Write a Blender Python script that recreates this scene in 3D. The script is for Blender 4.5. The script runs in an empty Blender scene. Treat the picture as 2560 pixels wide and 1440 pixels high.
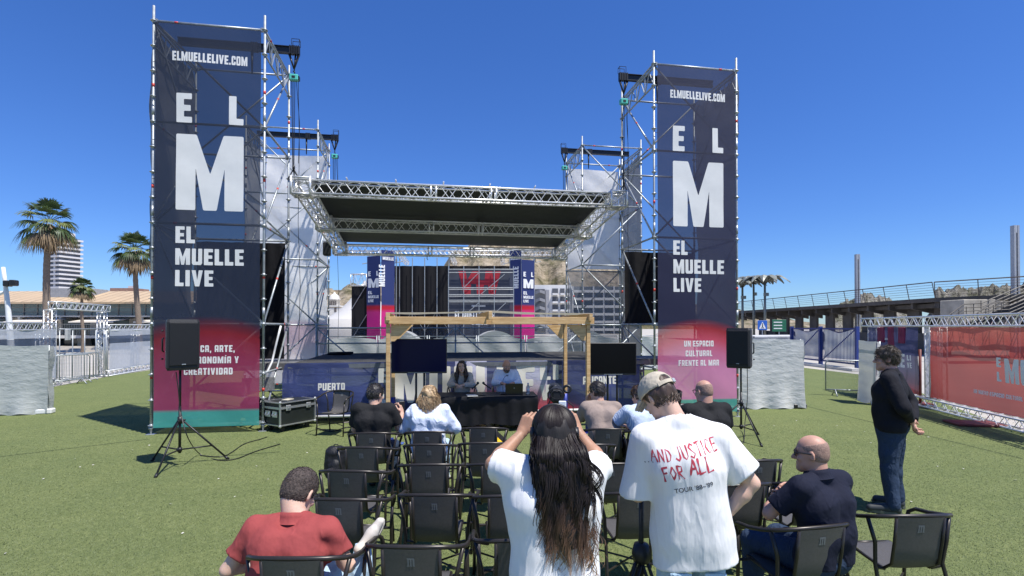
import bpy, math, random
import numpy as np
from math import sin, cos, tan, pi, radians, sqrt, atan2
from mathutils import Vector, Matrix
random.seed(7); np.random.seed(7)
sc = bpy.context.scene
COL = sc.collection
# ---------------------------------------------------------------- camera
FPX = 1335.0; PY0 = 802.5; TH = radians(0.58); CAMH = 2.12
cam_d = bpy.data.cameras.new('camera'); cam = bpy.data.objects.new('camera', cam_d); COL.objects.link(cam)
cam.location = (0, 0, CAMH); cam.rotation_euler = (pi/2 + TH, 0, 0)
cam_d.sensor_width = 36; cam_d.lens = FPX/2560*36; cam_d.shift_y = (PY0-720)/2560
cam_d.clip_start = 0.1; cam_d.clip_end = 3000
sc.camera = cam
# ---------------------------------------------------------------- sky, sun, exposure
SUN = Vector((0.38, -0.26, 1.0)).normalized()
elev = math.asin(SUN.z); azim = atan2(SUN.x, SUN.y)
world = bpy.data.worlds.new('World'); sc.world = world; world.use_nodes = True
wn = world.node_tree.nodes; wl = world.node_tree.links
sky = wn.new('ShaderNodeTexSky'); sky.sky_type = 'NISHITA'; sky.sun_disc = False
sky.sun_elevation = elev; sky.sun_rotation = azim
sky.air_density = 1.0; sky.dust_density = 0.15; sky.ozone_density = 2.0; sky.altitude = 0
hs = wn.new('ShaderNodeHueSaturation'); hs.inputs['Saturation'].default_value = 1.12
wtc = wn.new('ShaderNodeTexCoord'); wsp = wn.new('ShaderNodeSeparateXYZ'); wl.new(wtc.outputs['Generated'], wsp.inputs[0])
wr = wn.new('ShaderNodeValToRGB'); we = wr.color_ramp.elements
we[0].position = .0; we[0].color = (.46, .66, 1.02, 1); we[1].position = .6; we[1].color = (.42, .655, 1.10, 1)
e3 = we.new(.18); e3.color = (.42, .62, 1.04, 1)
wl.new(wsp.outputs['Z'], wr.inputs['Fac'])
wm = wn.new('ShaderNodeMixRGB'); wm.blend_type = 'MULTIPLY'; wm.inputs[0].default_value = 1
wl.new(sky.outputs['Color'], hs.inputs['Color']); wl.new(hs.outputs['Color'], wm.inputs[1]); wl.new(wr.outputs['Color'], wm.inputs[2])
wl.new(wm.outputs[0], wn['Background'].inputs['Color'])
wn['Background'].inputs['Strength'].default_value = 0.115
sun_d = bpy.data.lights.new('sun', 'SUN'); sun = bpy.data.objects.new('sun', sun_d); COL.objects.link(sun)
sun_d.energy = 5.0; sun_d.angle = radians(0.5); sun_d.color = (1, 0.965, 0.91)
sun.rotation_euler = SUN.to_track_quat('Z', 'Y').to_euler(); sun.location = (8, -6, 25)
sc.view_settings.view_transform = 'Standard'; sc.view_settings.look = 'None'
sc.view_settings.exposure = 0.37; sc.view_settings.gamma = 1
sc.render.engine = 'CYCLES'
sc.cycles.max_bounces = 6; sc.cycles.transparent_max_bounces = 24

# ---------------------------------------------------------------- placing: photo pixel (2560 wide) -> point in the world
def ray(px, py):
    vx = (px-1280)/FPX; vy = (PY0-py)/FPX
    return Vector((vx, cos(TH)-vy*sin(TH), sin(TH)+vy*cos(TH)))
def P(px, py, Y):
    d = ray(px, py); return Vector((0, 0, CAMH)) + d*(Y/d.y)
def GZ(px, py, z=0.0):
    d = ray(px, py); return Vector((0, 0, CAMH)) + d*((z-CAMH)/d.z)
UX = Vector((0.9863, 0.165, 0)); VX = Vector((-0.165, 0.9863, 0)); O0 = Vector((-7.09, 10.51, 0))
ANG = atan2(0.165, 0.9863)
def S(u, v, z=0.0):
    return O0 + UX*u + VX*v + Vector((0, 0, z))

# ---------------------------------------------------------------- materials
def newmat(name):
    m = bpy.data.materials.new(name); m.use_nodes = True
    return m, m.node_tree.nodes, m.node_tree.links, m.node_tree.nodes['Principled BSDF']
def noise(n, l, scale, detail=4, vec=None, rough=.6, stretch=None, coord='Object'):
    tc = n.new('ShaderNodeTexCoord'); src = tc.outputs[coord]
    if stretch:
        mp = n.new('ShaderNodeMapping'); mp.inputs['Scale'].default_value = stretch
        l.new(src, mp.inputs['Vector']); src = mp.outputs['Vector']
    t = n.new('ShaderNodeTexNoise'); t.inputs['Scale'].default_value = scale; t.inputs['Detail'].default_value = detail
    t.inputs['Roughness'].default_value = rough
    l.new(src, t.inputs['Vector']); return t
def ramp(n, l, fac, stops):
    r = n.new('ShaderNodeValToRGB'); e = r.color_ramp.elements
    while len(e) < len(stops): e.new(.5)
    for i, (p, c) in enumerate(stops): e[i].position = p; e[i].color = (*c, 1)
    l.new(fac, r.inputs['Fac']); return r
def srgb(r, g, b):
    f = lambda c: (c/255/12.92) if c/255 <= .04045 else ((c/255+.055)/1.055)**2.4
    return (f(r), f(g), f(b))
def mat(name, col, rough=.6, metal=0., var=.15, vs=6, bump=0., bs=40, spec=.5, stretch=None, detail=4):
    m, n, l, b = newmat(name)
    b.inputs['Roughness'].default_value = rough; b.inputs['Metallic'].default_value = metal
    b.inputs['Specular IOR Level'].default_value = spec
    if var > 0:
        t = noise(n, l, vs, detail, stretch=stretch)
        lo = tuple(c*(1-var) for c in col); hi = tuple(min(1, c*(1+var)) for c in col)
        r = ramp(n, l, t.outputs['Fac'], [(.3, lo), (.7, hi)])
        l.new(r.outputs['Color'], b.inputs['Base Color'])
    else: b.inputs['Base Color'].default_value = (*col, 1)
    if bump > 0:
        t2 = noise(n, l, bs, 5, stretch=stretch)
        bp = n.new('ShaderNodeBump'); bp.inputs['Strength'].default_value = bump; bp.inputs['Distance'].default_value = .01
        l.new(t2.outputs['Fac'], bp.inputs['Height']); l.new(bp.outputs['Normal'], b.inputs['Normal'])
    return m
def cloth(name, col, var=.08, weave=400, bump=.25, fold=6, foldb=.5, rough=.85, crease=1., vz=.6):
    """woven cloth: slow wrinkles and a fine weave"""
    m, n, l, b = newmat(name)
    b.inputs['Roughness'].default_value = rough; b.inputs['Specular IOR Level'].default_value = .2
    t = noise(n, l, 9, 4)
    r = ramp(n, l, t.outputs['Fac'], [(.3, tuple(c*(1-var) for c in col)), (.7, tuple(min(1, c*(1+var)) for c in col))])
    l.new(r.outputs['Color'], b.inputs['Base Color'])
    t1 = noise(n, l, fold, 3, rough=.5, stretch=(1, 1, vz)); t2 = noise(n, l, weave, 1)
    mm = n.new('ShaderNodeMath'); mm.operation = 'MULTIPLY_ADD'; mm.inputs[1].default_value = .02
    l.new(t2.outputs['Fac'], mm.inputs[0]); l.new(t1.outputs['Fac'], mm.inputs[2])
    # sharp creases
    t3 = noise(n, l, fold*.75, 2, rough=.4, stretch=(1, 1, vz*1.15)); s3 = n.new('ShaderNodeMath'); s3.operation = 'SUBTRACT'; s3.inputs[1].default_value = .5; l.new(t3.outputs['Fac'], s3.inputs[0])
    a3 = n.new('ShaderNodeMath'); a3.operation = 'ABSOLUTE'; l.new(s3.outputs[0], a3.inputs[0])
    m3 = n.new('ShaderNodeMath'); m3.operation = 'MINIMUM'; m3.inputs[1].default_value = .06; l.new(a3.outputs[0], m3.inputs[0])
    m4 = n.new('ShaderNodeMath'); m4.operation = 'MULTIPLY_ADD'; m4.inputs[1].default_value = -2.2*crease; l.new(m3.outputs[0], m4.inputs[0]); l.new(mm.outputs[0], m4.inputs[2]); mm = m4
    bp = n.new('ShaderNodeBump'); bp.inputs['Strength'].default_value = foldb; bp.inputs['Distance'].default_value = .03
    l.new(mm.outputs[0], bp.inputs['Height']); l.new(bp.outputs['Normal'], b.inputs['Normal'])
    return m
def sheer(m, alpha, transl=.0):
    """make an opaque material partly see-through (mesh fabric) and optionally translucent"""
    n = m.node_tree.nodes; l = m.node_tree.links; b = n['Principled BSDF']; out = n['Material Output']
    src = b.outputs['BSDF']
    if transl > 0:
        tr = n.new('ShaderNodeBsdfTranslucent'); mx = n.new('ShaderNodeMixShader'); mx.inputs[0].default_value = transl
        bc = b.inputs['Base Color']
        if bc.is_linked: l.new(bc.links[0].from_socket, tr.inputs['Color'])
        else: tr.inputs['Color'].default_value = bc.default_value
        l.new(src, mx.inputs[1]); l.new(tr.outputs[0], mx.inputs[2]); src = mx.outputs[0]
    if alpha < 1:
        tp = n.new('ShaderNodeBsdfTransparent'); mx = n.new('ShaderNodeMixShader'); mx.inputs[0].default_value = alpha
        l.new(tp.outputs[0], mx.inputs[1]); l.new(src, mx.inputs[2]); src = mx.outputs[0]
    l.new(src, out.inputs['Surface'])
    return m

# ---------------------------------------------------------------- objects
def tag(o, label=None, cat=None, group=None, kind=None):
    if label: o['label'] = label
    if cat: o['category'] = cat
    if group: o['group'] = group
    if kind: o['kind'] = kind
    return o
def empty(name, loc=(0, 0, 0), rz=0., label=None, cat=None, group=None, parent=None, scale=1.):
    o = bpy.data.objects.new(name, None); COL.objects.link(o)
    o.location = loc; o.rotation_euler = (0, 0, rz); o.empty_display_size = .1; o.scale = (scale,)*3
    if parent: o.parent = parent
    return tag(o, label, cat, group)
def copy_tree(o, parent=None):
    c = o.copy(); COL.objects.link(c)
    if parent: c.parent = parent
    for ch in list(o.children): copy_tree(ch, c)
    return c
class MB:
    """collects boxes, tubes and polygons, then links them as one mesh object"""
    def __init__(s): s.v = []; s.f = []; s.mi = []; s.sm = []; s.cur = 0; s.smooth = False
    def add(s, vs, fs):
        o = len(s.v); s.v += [tuple(v) for v in vs]
        for f in fs: s.f.append(tuple(i+o for i in f)); s.mi.append(s.cur); s.sm.append(s.smooth)
        return s
    def box(s, c, d, rz=0., bev=0., M=None):
        hx, hy, hz = d[0]/2, d[1]/2, d[2]/2
        if bev > 0:
            b = min(bev, hx*.9, hy*.9, hz*.9); vs = []
            for (sx, sy, sz) in [(x, y, z) for z in (-1, 1) for y in (-1, 1) for x in (-1, 1)]:
                vs += [(sx*hx, sy*(hy-b), sz*(hz-b)), (sx*(hx-b), sy*hy, sz*(hz-b)), (sx*(hx-b), sy*(hy-b), sz*hz)]
            def q(a, k): return a*3+k
            fs = []
            idx = lambda x, y, z: (0 if x < 0 else 1)+(0 if y < 0 else 2)+(0 if z < 0 else 4)
            for sx in (-1, 1):
                l_ = [q(idx(sx, a, b2), 0) for a, b2 in ((-1, -1), (1, -1), (1, 1), (-1, 1))]; fs.append(l_ if sx > 0 else l_[::-1])
            for sy in (-1, 1):
                l_ = [q(idx(a, sy, b2), 1) for a, b2 in ((-1, -1), (-1, 1), (1, 1), (1, -1))]; fs.append(l_ if sy > 0 else l_[::-1])
            for sz in (-1, 1):
                l_ = [q(idx(a, b2, sz), 2) for a, b2 in ((-1, -1), (1, -1), (1, 1), (-1, 1))]; fs.append(l_ if sz > 0 else l_[::-1])
            for a in (-1, 1):
                for b2 in (-1, 1):
                    fs.append([q(idx(a, b2, -1), 0), q(idx(a, b2, -1), 1), q(idx(a, b2, 1), 1), q(idx(a, b2, 1), 0)])
                    fs.append([q(idx(a, -1, b2), 0), q(idx(a, -1, b2), 2), q(idx(a, 1, b2), 2), q(idx(a, 1, b2), 0)])
                    fs.append([q(idx(-1, a, b2), 1), q(idx(-1, a, b2), 2), q(idx(1, a, b2), 2), q(idx(1, a, b2), 1)])
            for i in range(8): fs.append([i*3, i*3+1, i*3+2])
        else:
            vs = [(x*hx, y*hy, z*hz) for z in (-1, 1) for y in (-1, 1) for x in (-1, 1)]
            fs = [(0, 2, 3, 1), (4, 5, 7, 6), (0, 1, 5, 4), (2, 6, 7, 3), (0, 4, 6, 2), (1, 3, 7, 5)]
        R = M if M is not None else Matrix.Rotation(rz, 3, 'Z'); c = Vector(c)
        return s.add([R @ Vector(v) + c for v in vs], fs)
    def tube(s, a, b, r, r2=None, n=8, cap=True):
        return s.path([a, b], [r, r if r2 is None else r2], n, cap)
    def path(s, pts, r, n=8, cap=True, closed=False):
        pts = [Vector(p) for p in pts]; N = len(pts)
        if not hasattr(r, '__len__'): r = [r]*N
        vs = []; prev = None
        for i, p in enumerate(pts):
            if closed: t = pts[(i+1) % N]-pts[i-1]
            else: t = (pts[min(i+1, N-1)]-pts[max(i-1, 0)])
            t.normalize()
            if prev is None:
                a = Vector((0, 0, 1)) if abs(t.z) < .9 else Vector((1, 0, 0)); x = t.cross(a).normalized()
            else: x = (prev - t*prev.dot(t)).normalized()
            prev = x; y = t.cross(x)
            for k in range(n):
                an = 2*pi*k/n; vs.append(p + (x*cos(an)+y*sin(an))*r[i])
        fs = []
        for i in range(N if closed else N-1):
            j = (i+1) % N
            for k in range(n): fs.append((i*n+k, i*n+(k+1) % n, j*n+(k+1) % n, j*n+k))
        sm = s.smooth; s.smooth = n >= 6
        o = len(s.f); s.add(vs, fs); s.smooth = False
        if cap and not closed: 
            base = len(s.v)-len(vs)
            s.f.append(tuple(base+k for k in range(n))[::-1]); s.mi.append(s.cur); s.sm.append(False)
            s.f.append(tuple(base+(N-1)*n+k for k in range(n))); s.mi.append(s.cur); s.sm.append(False)
        s.smooth = sm
        return s
    def lathe(s, prof, c=(0, 0, 0), n=16):
        vs = []; c = Vector(c)
        for (r, z) in prof:
            for k in range(n): vs.append(c+Vector((r*cos(2*pi*k/n), r*sin(2*pi*k/n), z)))
        fs = []
        for i in range(len(prof)-1):
            for k in range(n): fs.append((i*n+k, i*n+(k+1) % n, (i+1)*n+(k+1) % n, (i+1)*n+k))
        sm = s.smooth; s.smooth = True; s.add(vs, fs); s.smooth = sm
        return s
    def quad(s, a, b, c, d): return s.add([a, b, c, d], [(0, 1, 2, 3)])
    def grid(s, fn, nu, nv):
        vs = [fn(i/nu, j/nv) for j in range(nv+1) for i in range(nu+1)]
        fs = [(j*(nu+1)+i, j*(nu+1)+i+1, (j+1)*(nu+1)+i+1, (j+1)*(nu+1)+i) for j in range(nv) for i in range(nu)]
        return s.add(vs, fs)
    def build(s, name, mats, parent=None, label=None, cat=None, group=None, kind=None, loc=None, rz=None):
        me = bpy.data.meshes.new(name); me.from_pydata(s.v, [], s.f)
        if not isinstance(mats, (list, tuple)): mats = [mats]
        for m in mats: me.materials.append(m)
        me.polygons.foreach_set('material_index', s.mi); me.polygons.foreach_set('use_smooth', s.sm)
        me.update()
        o = bpy.data.objects.new(name, me); COL.objects.link(o)
        if parent: o.parent = parent
        if loc is not None: o.location = loc
        if rz is not None: o.rotation_euler = (0, 0, rz)
        return tag(o, label, cat, group, kind)
def from_np(name, V, Fq, m, parent=None, smooth=True):
    me = bpy.data.meshes.new(name)
    V = np.asarray(V, dtype=np.float32); Fq = np.asarray(Fq, dtype=np.int32); k = Fq.shape[1]
    me.vertices.add(len(V)); me.vertices.foreach_set('co', V.ravel())
    me.loops.add(Fq.size); me.loops.foreach_set('vertex_index', Fq.ravel())
    me.polygons.add(len(Fq)); me.polygons.foreach_set('loop_start', np.arange(0, Fq.size, k, dtype=np.int32))
    me.polygons.foreach_set('loop_total', np.full(len(Fq), k, dtype=np.int32))
    me.update(calc_edges=True); me.validate()
    me.polygons.foreach_set('use_smooth', [smooth]*len(me.polygons))
    for q in (m if isinstance(m, (list, tuple)) else [m]): me.materials.append(q)
    o = bpy.data.objects.new(name, me); COL.objects.link(o)
    if parent: o.parent = parent
    return o

# ---------------------------------------------------------------- block lettering of the signs
def glyph(ch, t=.30, h=.20):
    w = .62
    def R(x0, y0, x1, y1): return [(x0, y0), (x1, y0), (x1, y1), (x0, y1)]
    if ch == 'E': return w, [[(0, 0), (w, 0), (w, h), (t, h), (t, .5-h/2), (w*.92, .5-h/2), (w*.92, .5+h/2), (t, .5+h/2), (t, 1-h), (w, 1-h), (w, 1), (0, 1)]]
    if ch == 'F': return w, [[(0, 0), (t, 0), (t, .5-h/2), (w*.92, .5-h/2), (w*.92, .5+h/2), (t, .5+h/2), (t, 1-h), (w, 1-h), (w, 1), (0, 1)]]
    if ch == 'L': return w*.95, [[(0, 0), (w*.95, 0), (w*.95, h*1.1), (t, h*1.1), (t, 1), (0, 1)]]
    if ch == 'I': return t, [R(0, 0, t, 1)]
    if ch == 'Í': return t, [R(0, 0, t, .95), [(.08, 1.02), (.22, 1.02), (.36, 1.2), (.16, 1.2)]]
    if ch == 'M':
        W = 1.0; return W, [[(0, 0), (t*.95, 0), (t*.95, .56), (.40, 0), (.60, 0), (W-t*.95, .56), (W-t*.95, 0), (W, 0), (W, 1), (.70, 1), (.5, .48), (.30, 1), (0, 1)]]
    if ch == 'N': return .76, [[(0, 0), (t*.85, 0), (t*.85, .5), (.76-t*.9, 0), (.76, 0), (.76, 1), (.76-t*.85, 1), (.76-t*.85, .5), (t*.9, 1), (0, 1)]]
    if ch in 'UÚ':
        p = [[(.09, 0), (.61, 0), (.70, .1), (.70, 1), (.70-t*.9, 1), (.70-t*.9, h), (t*.9, h), (t*.9, 1), (0, 1), (0, .1)]]
        if ch == 'Ú': p.append([(.28, 1.04), (.42, 1.04), (.56, 1.2), (.36, 1.2)])
        return .70, p
    if ch == 'V': return .78, [[(.24, 0), (.54, 0), (.78, 1), (.50, 1), (.39, .38), (.28, 1), (0, 1)]]
    if ch == 'Y': return .74, [[(.22, 0), (.52, 0), (.52, .36), (.74, 1), (.48, 1), (.37, .6), (.26, 1), (0, 1), (.22, .36)]]
    if ch == 'T': return .68, [[(.19, 0), (.49, 0), (.49, 1-h), (.68, 1-h), (.68, 1), (0, 1), (0, 1-h), (.19, 1-h)]]
    if ch == 'A': return .68, [[(0, 0), (t*.85, 0), (t*.85, .28), (.68-t*.85, .28), (.68-t*.85, 0), (.68, 0), (.68, .9), (.58, 1), (.10, 1), (0, .9)], R(t*.85, .46, .68-t*.85, 1-h)]
    if ch == 'R': return .68, [[(0, 0), (t*.85, 0), (t*.85, .34), (.36, .34), (.42, 0), (.70, 0), (.62, .42), (.68, .5), (.68, .9), (.58, 1), (0, 1)], R(t*.85, .52, .68-t*.85, 1-h)]
    if ch == 'P': return .66, [[(0, 0), (t*.85, 0), (t*.85, .34), (.58, .34), (.66, .44), (.66, .9), (.57, 1), (0, 1)], R(t*.85, .52, .66-t*.85, 1-h)]
    if ch in 'OD':
        c = .1 if ch == 'O' else 0.0
        o = [(.1, 0), (.58, 0), (.68, .1), (.68, .9), (.58, 1), (.1, 1), (0, .9), (0, .1)]
        if ch == 'D': o = [(0, 0), (.56, 0), (.68, .12), (.68, .88), (.56, 1), (0, 1)]
        return .68, [o, R(t*.88, h, .68-t*.88, 1-h)]
    if ch == 'C': return .66, [[(.1, 0), (.56, 0), (.66, .1), (.66, .38), (.40, .38), (.40, h), (t*.88, h), (t*.88, 1-h), (.40, 1-h), (.40, .62), (.66, .62), (.66, .9), (.56, 1), (.1, 1), (0, .9), (0, .1)]]
    if ch == 'G': return .68, [[(.1, 0), (.68, 0), (.68, .54), (.36, .54), (.36, .38), (.42, .38), (.42, h), (t*.88, h), (t*.88, 1-h), (.42, 1-h), (.42, .66), (.68, .66), (.68, .9), (.58, 1), (.1, 1), (0, .9), (0, .1)]]
    if ch == 'S': return .66, [[(.1, 0), (.56, 0), (.66, .1), (.66, .5), (.56, .6), (.26, .6), (.26, 1-h), (.62, 1-h), (.62, 1), (.1, 1), (0, .9), (0, .5), (.1, .4), (.40, .4), (.40, h), (0, h), (0, .08)]]
    if ch == '.': return .28, [R(0, 0, .26, .22)]
    if ch == ',': return .28, [[(0, 0), (.06, -.16), (.2, -.16), (.26, .2), (0, .2)]]
    if ch == '!': return .30, [R(0, 0, .28, .2), R(0, .3, .28, 1)]
    if ch == '8': return .6, [[(.1, 0), (.5, 0), (.6, .1), (.6, .9), (.5, 1), (.1, 1), (0, .9), (0, .1)], R(.2, .15, .4, .42), R(.2, .58, .4, .85)]
    if ch == 'm': return .9, [[(0, 0), (.32, 0), (.32, .1), (.24, .1), (.24, .84), (.36, .84), (.36, 0), (.60, 0), (.60, .1), (.54, .1), (.54, .84), (.66, .84), (.66, 0), (.92, 0), (.92, .1), (.86, .1), (.86, .9), (.78, 1), (0, 1), (0, .88), (.08, .88), (.08, .1), (0, .1)]]
    return .3, []
def rounded(poly, r):
    if r <= 0: return poly
    out = []; n = len(poly)
    for i in range(n):
        p = Vector(poly[i]); a = Vector(poly[i-1])-p; b = Vector(poly[(i+1) % n])-p
        rr = min(r, a.length*.45, b.length*.45); a.normalize(); b.normalize()
        for k in range(4):
            t = k/3; q = (p+a*rr)*(1-t)**2 + p*2*t*(1-t) + (p+b*rr)*t*t; out.append((q.x, q.y))
    return out
def text_polys(s, size, gap=.12, rnd=.05, **kw):
    x = 0; out = []
    for ch in s:
        if ch == ' ': x += .42; continue
        w, ps = glyph(ch, **kw)
        out.append([[((px+x)*size, py*size) for px, py in rounded(p, rnd)] for p in ps]); x += w+gap
    return out, (x-gap)*size
def fill_mesh(polys):
    """triangulate letter outlines (with holes) through a filled 2D curve"""
    cu = bpy.data.curves.new('letters', 'CURVE'); cu.dimensions = '2D'; cu.fill_mode = 'BOTH'
    for g in polys:
        for p in g:
            sp = cu.splines.new('POLY'); sp.points.add(len(p)-1)
            for i, (x, y) in enumerate(p): sp.points[i].co = (x, y, 0, 1)
            sp.use_cyclic_u = True
    ob = bpy.data.objects.new('letters', cu); COL.objects.link(ob)
    dg = bpy.context.evaluated_depsgraph_get(); dg.update()
    me = ob.evaluated_get(dg).to_mesh()
    vs = [tuple(v.co) for v in me.vertices]; fs = [tuple(p.vertices) for p in me.polygons]
    ob.evaluated_get(dg).to_mesh_clear(); bpy.data.objects.remove(ob); bpy.data.curves.remove(cu)
    return vs, fs
def sign_text(items, place, name, m, parent, gap=.12, step=.09):
    """items: (text, x, y, size, align[, kw]); place maps sheet coords (x, y) to a point"""
    polys = []
    for it in items:
        s, x, y, size, al = it[:5]; kw = it[5] if len(it) > 5 else {}
        rot = kw.get('rot', 0); sx = kw.get('sx', 1); g2 = kw.get('gap', gap)
        ps, w = text_polys(s, size, g2, kw.get('rnd', .05)); w *= sx
        ox = {'l': 0, 'c': -w/2, 'r': -w}[al]
        for g in ps:
            gg = []
            for p in g:
                q = [(a*sx+ox, b) for a, b in p]
                if rot: q = [(a*cos(rot)-b*sin(rot), a*sin(rot)+b*cos(rot)) for a, b in q]
                gg.append([(a+x, b+y) for a, b in q])
            polys.append(gg)
    vs, fs = fill_mesh(polys)
    import bmesh
    bm = bmesh.new(); bv = [bm.verts.new(v) for v in vs]
    for f in fs:
        try: bm.faces.new([bv[i] for i in f])
        except ValueError: pass
    xs = [v[0] for v in vs]; ys = [v[1] for v in vs]
    for ax, lo, hi in ((0, min(xs), max(xs)), (1, min(ys), max(ys))):
        c = math.floor(lo/step)*step+step
        while c < hi:
            co = (c, 0, 0) if ax == 0 else (0, c, 0); no = (1, 0, 0) if ax == 0 else (0, 1, 0)
            bmesh.ops.bisect_plane(bm, geom=bm.verts[:]+bm.edges[:]+bm.faces[:], plane_co=co, plane_no=no); c += step
    bm.verts.index_update(); vs = [tuple(v.co) for v in bm.verts]; fs = [tuple(v.index for v in f.verts) for f in bm.faces]; bm.free()
    b = MB(); b.smooth = True; b.add([place(v[0], v[1]) for v in vs], fs)
    return b.build(name, m, parent)

# ---------------------------------------------------------------- organic shapes: smooth union of tapered capsules, polygonised by surface nets
class SDF:
    def __init__(s, lo, hi, vox):
        s.lo = np.array(lo, float); s.vox = vox
        s.n = np.maximum(((np.array(hi)-s.lo)/vox).astype(int)+1, 4); s.F = np.full(s.n, .3, np.float32)
        s.ax = [s.lo[i]+vox*np.arange(s.n[i]) for i in range(3)]
    def block(s, lo, hi):
        a = np.clip(((np.array(lo)-s.lo)/s.vox).astype(int), 0, s.n-1); b = np.clip(((np.array(hi)-s.lo)/s.vox).astype(int)+2, 1, s.n)
        sl = tuple(slice(a[i], b[i]) for i in range(3))
        X, Y, Z = np.meshgrid(*[s.ax[i][sl[i]] for i in range(3)], indexing='ij', sparse=True)
        return sl, X, Y, Z
    def put(s, sl, d, k, sub=False):
        F = s.F[sl]
        if d.size == 0: return
        if sub:
            h = np.clip(.5-.5*(F+d)/k, 0, 1); s.F[sl] = F*(1-h)+(-d)*h+k*h*(1-h)
        else:
            h = np.clip(.5+.5*(F-d)/k, 0, 1); s.F[sl] = F*(1-h)+d*h-k*h*(1-h)
    def cone(s, a, b, r0, r1=None, k=.03, sub=False):
        r1 = r0 if r1 is None else r1
        a = np.array(a, float); b = np.array(b, float); m = max(r0, r1)+.06+k
        sl, X, Y, Z = s.block(np.minimum(a, b)-m, np.maximum(a, b)+m)
        d = b-a; L = max(d@d, 1e-9)
        t = np.clip(((X-a[0])*d[0]+(Y-a[1])*d[1]+(Z-a[2])*d[2])/L, 0, 1)
        q = np.sqrt((X-a[0]-t*d[0])**2+(Y-a[1]-t*d[1])**2+(Z-a[2]-t*d[2])**2)-(r0+(r1-r0)*t)
        s.put(sl, q.astype(np.float32), k, sub); return s
    def ell(s, c, r, R=None, k=.03, sub=False):
        c = np.array(c, float); r = np.array(r, float); m = r.max()+.06+k
        sl, X, Y, Z = s.block(c-m, c+m)
        x, y, z = X-c[0], Y-c[1], Z-c[2]
        if R is not None:
            Rm = np.array(R).T
            x, y, z = (Rm[0, 0]*x+Rm[0, 1]*y+Rm[0, 2]*z, Rm[1, 0]*x+Rm[1, 1]*y+Rm[1, 2]*z, Rm[2, 0]*x+Rm[2, 1]*y+Rm[2, 2]*z)
        k0 = np.sqrt((x/r[0])**2+(y/r[1])**2+(z/r[2])**2)+1e-9; k1 = np.sqrt((x/r[0]**2)**2+(y/r[1]**2)**2+(z/r[2]**2)**2)+1e-9
        s.put(sl, (k0*(k0-1)/k1).astype(np.float32), k, sub); return s
    def full(s):
        return np.meshgrid(*s.ax, indexing='ij', sparse=True)
    def cut(s, n, p, k=.006):
        """keep the side of the plane through p that n does not point to"""
        X, Y, Z = s.full(); n = np.array(n, float); n /= np.linalg.norm(n)
        d = (X-p[0])*n[0]+(Y-p[1])*n[1]+(Z-p[2])*n[2]
        s.F = np.maximum(s.F, d.astype(np.float32)); return s
    def wob(s, amp, sc_=(8, 8, 4), seed=1, n=7):
        rg = np.random.RandomState(seed); X, Y, Z = s.full(); A = 0
        for i in range(n):
            kx, ky, kz = rg.normal(size=3)*np.array(sc_)*2
            A = A+np.sin(X*kx+Y*ky+Z*kz+rg.uniform(0, 6)+1.5*np.sin(Z*sc_[2]*1.3+X*sc_[0]*.8+i))
        s.F = (s.F+A.astype(np.float32)*amp/sqrt(n)).astype(np.float32); return s
    def mesh(s):
        F = s.F.copy(); F[0] = F[-1] = .3; F[:, 0] = F[:, -1] = .3; F[:, :, 0] = F[:, :, -1] = .3
        ins = F < 0; nx, ny, nz = F.shape
        c = np.zeros((nx-1, ny-1, nz-1), np.int8); cr = [(i, j, k) for i in (0, 1) for j in (0, 1) for k in (0, 1)]
        for (i, j, k) in cr: c += ins[i:nx-1+i, j:ny-1+j, k:nz-1+k]
        I = np.argwhere((c > 0) & (c < 8)); N = len(I)
        if N == 0: return np.zeros((0, 3)), np.zeros((0, 4), int)
        idx = np.full(c.shape, -1, np.int32); idx[tuple(I.T)] = np.arange(N)
        fv = {cc: F[I[:, 0]+cc[0], I[:, 1]+cc[1], I[:, 2]+cc[2]] for cc in cr}
        pos = np.zeros((N, 3)); cnt = np.zeros(N)
        for a in cr:
            for ax in range(3):
                if a[ax] == 1: continue
                b = list(a); b[ax] = 1; b = tuple(b); fa, fb = fv[a], fv[b]; m = (fa < 0) != (fb < 0)
                t = np.where(m, fa/np.where(m, fa-fb, 1), 0)
                for q in range(3): pos[:, q] += m*(a[q]+(t if q == ax else 0))
                cnt += m
        V = s.lo+s.vox*(I+pos/cnt[:, None])
        Q = []
        for ax in range(3):
            o1, o2 = [(1, 2), (2, 0), (0, 1)][ax]
            sA = [slice(None)]*3; sB = [slice(None)]*3; sA[ax] = slice(0, -1); sB[ax] = slice(1, None)
            d = ins[tuple(sA)] != ins[tuple(sB)]; E = np.argwhere(d)
            E = E[(E[:, o1] >= 1) & (E[:, o2] >= 1) & (E[:, o1] < F.shape[o1]-1) & (E[:, o2] < F.shape[o2]-1)]
            if len(E) == 0: continue
            sg = ins[tuple(E.T)]
            def at(d1, d2):
                e = E.copy(); e[:, o1] += d1; e[:, o2] += d2; return idx[tuple(e.T)]
            q = np.stack([at(-1, -1), at(0, -1), at(0, 0), at(-1, 0)], 1)
            q[~sg] = q[~sg][:, ::-1]; Q.append(q)
        Q = np.concatenate(Q); Q = Q[(Q >= 0).all(1)]
        return V, Q
def smooth_np(V, Q, it=2, lam=.5):
    for _ in range(it):
        A = np.zeros_like(V); c = np.zeros(len(V))
        for a, b in ((0, 1), (1, 2), (2, 3), (3, 0)):
            np.add.at(A, Q[:, a], V[Q[:, b]]); np.add.at(A, Q[:, b], V[Q[:, a]]); np.add.at(c, Q[:, a], 1); np.add.at(c, Q[:, b], 1)
        V = V+lam*(A/np.maximum(c, 1)[:, None]-V)
    return V
def Uat(px, v):
    q = (px-1280)/FPX
    return (q*(O0.y+.9863*v)-(O0.x-.165*v))/(.9863-.165*q)
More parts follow.
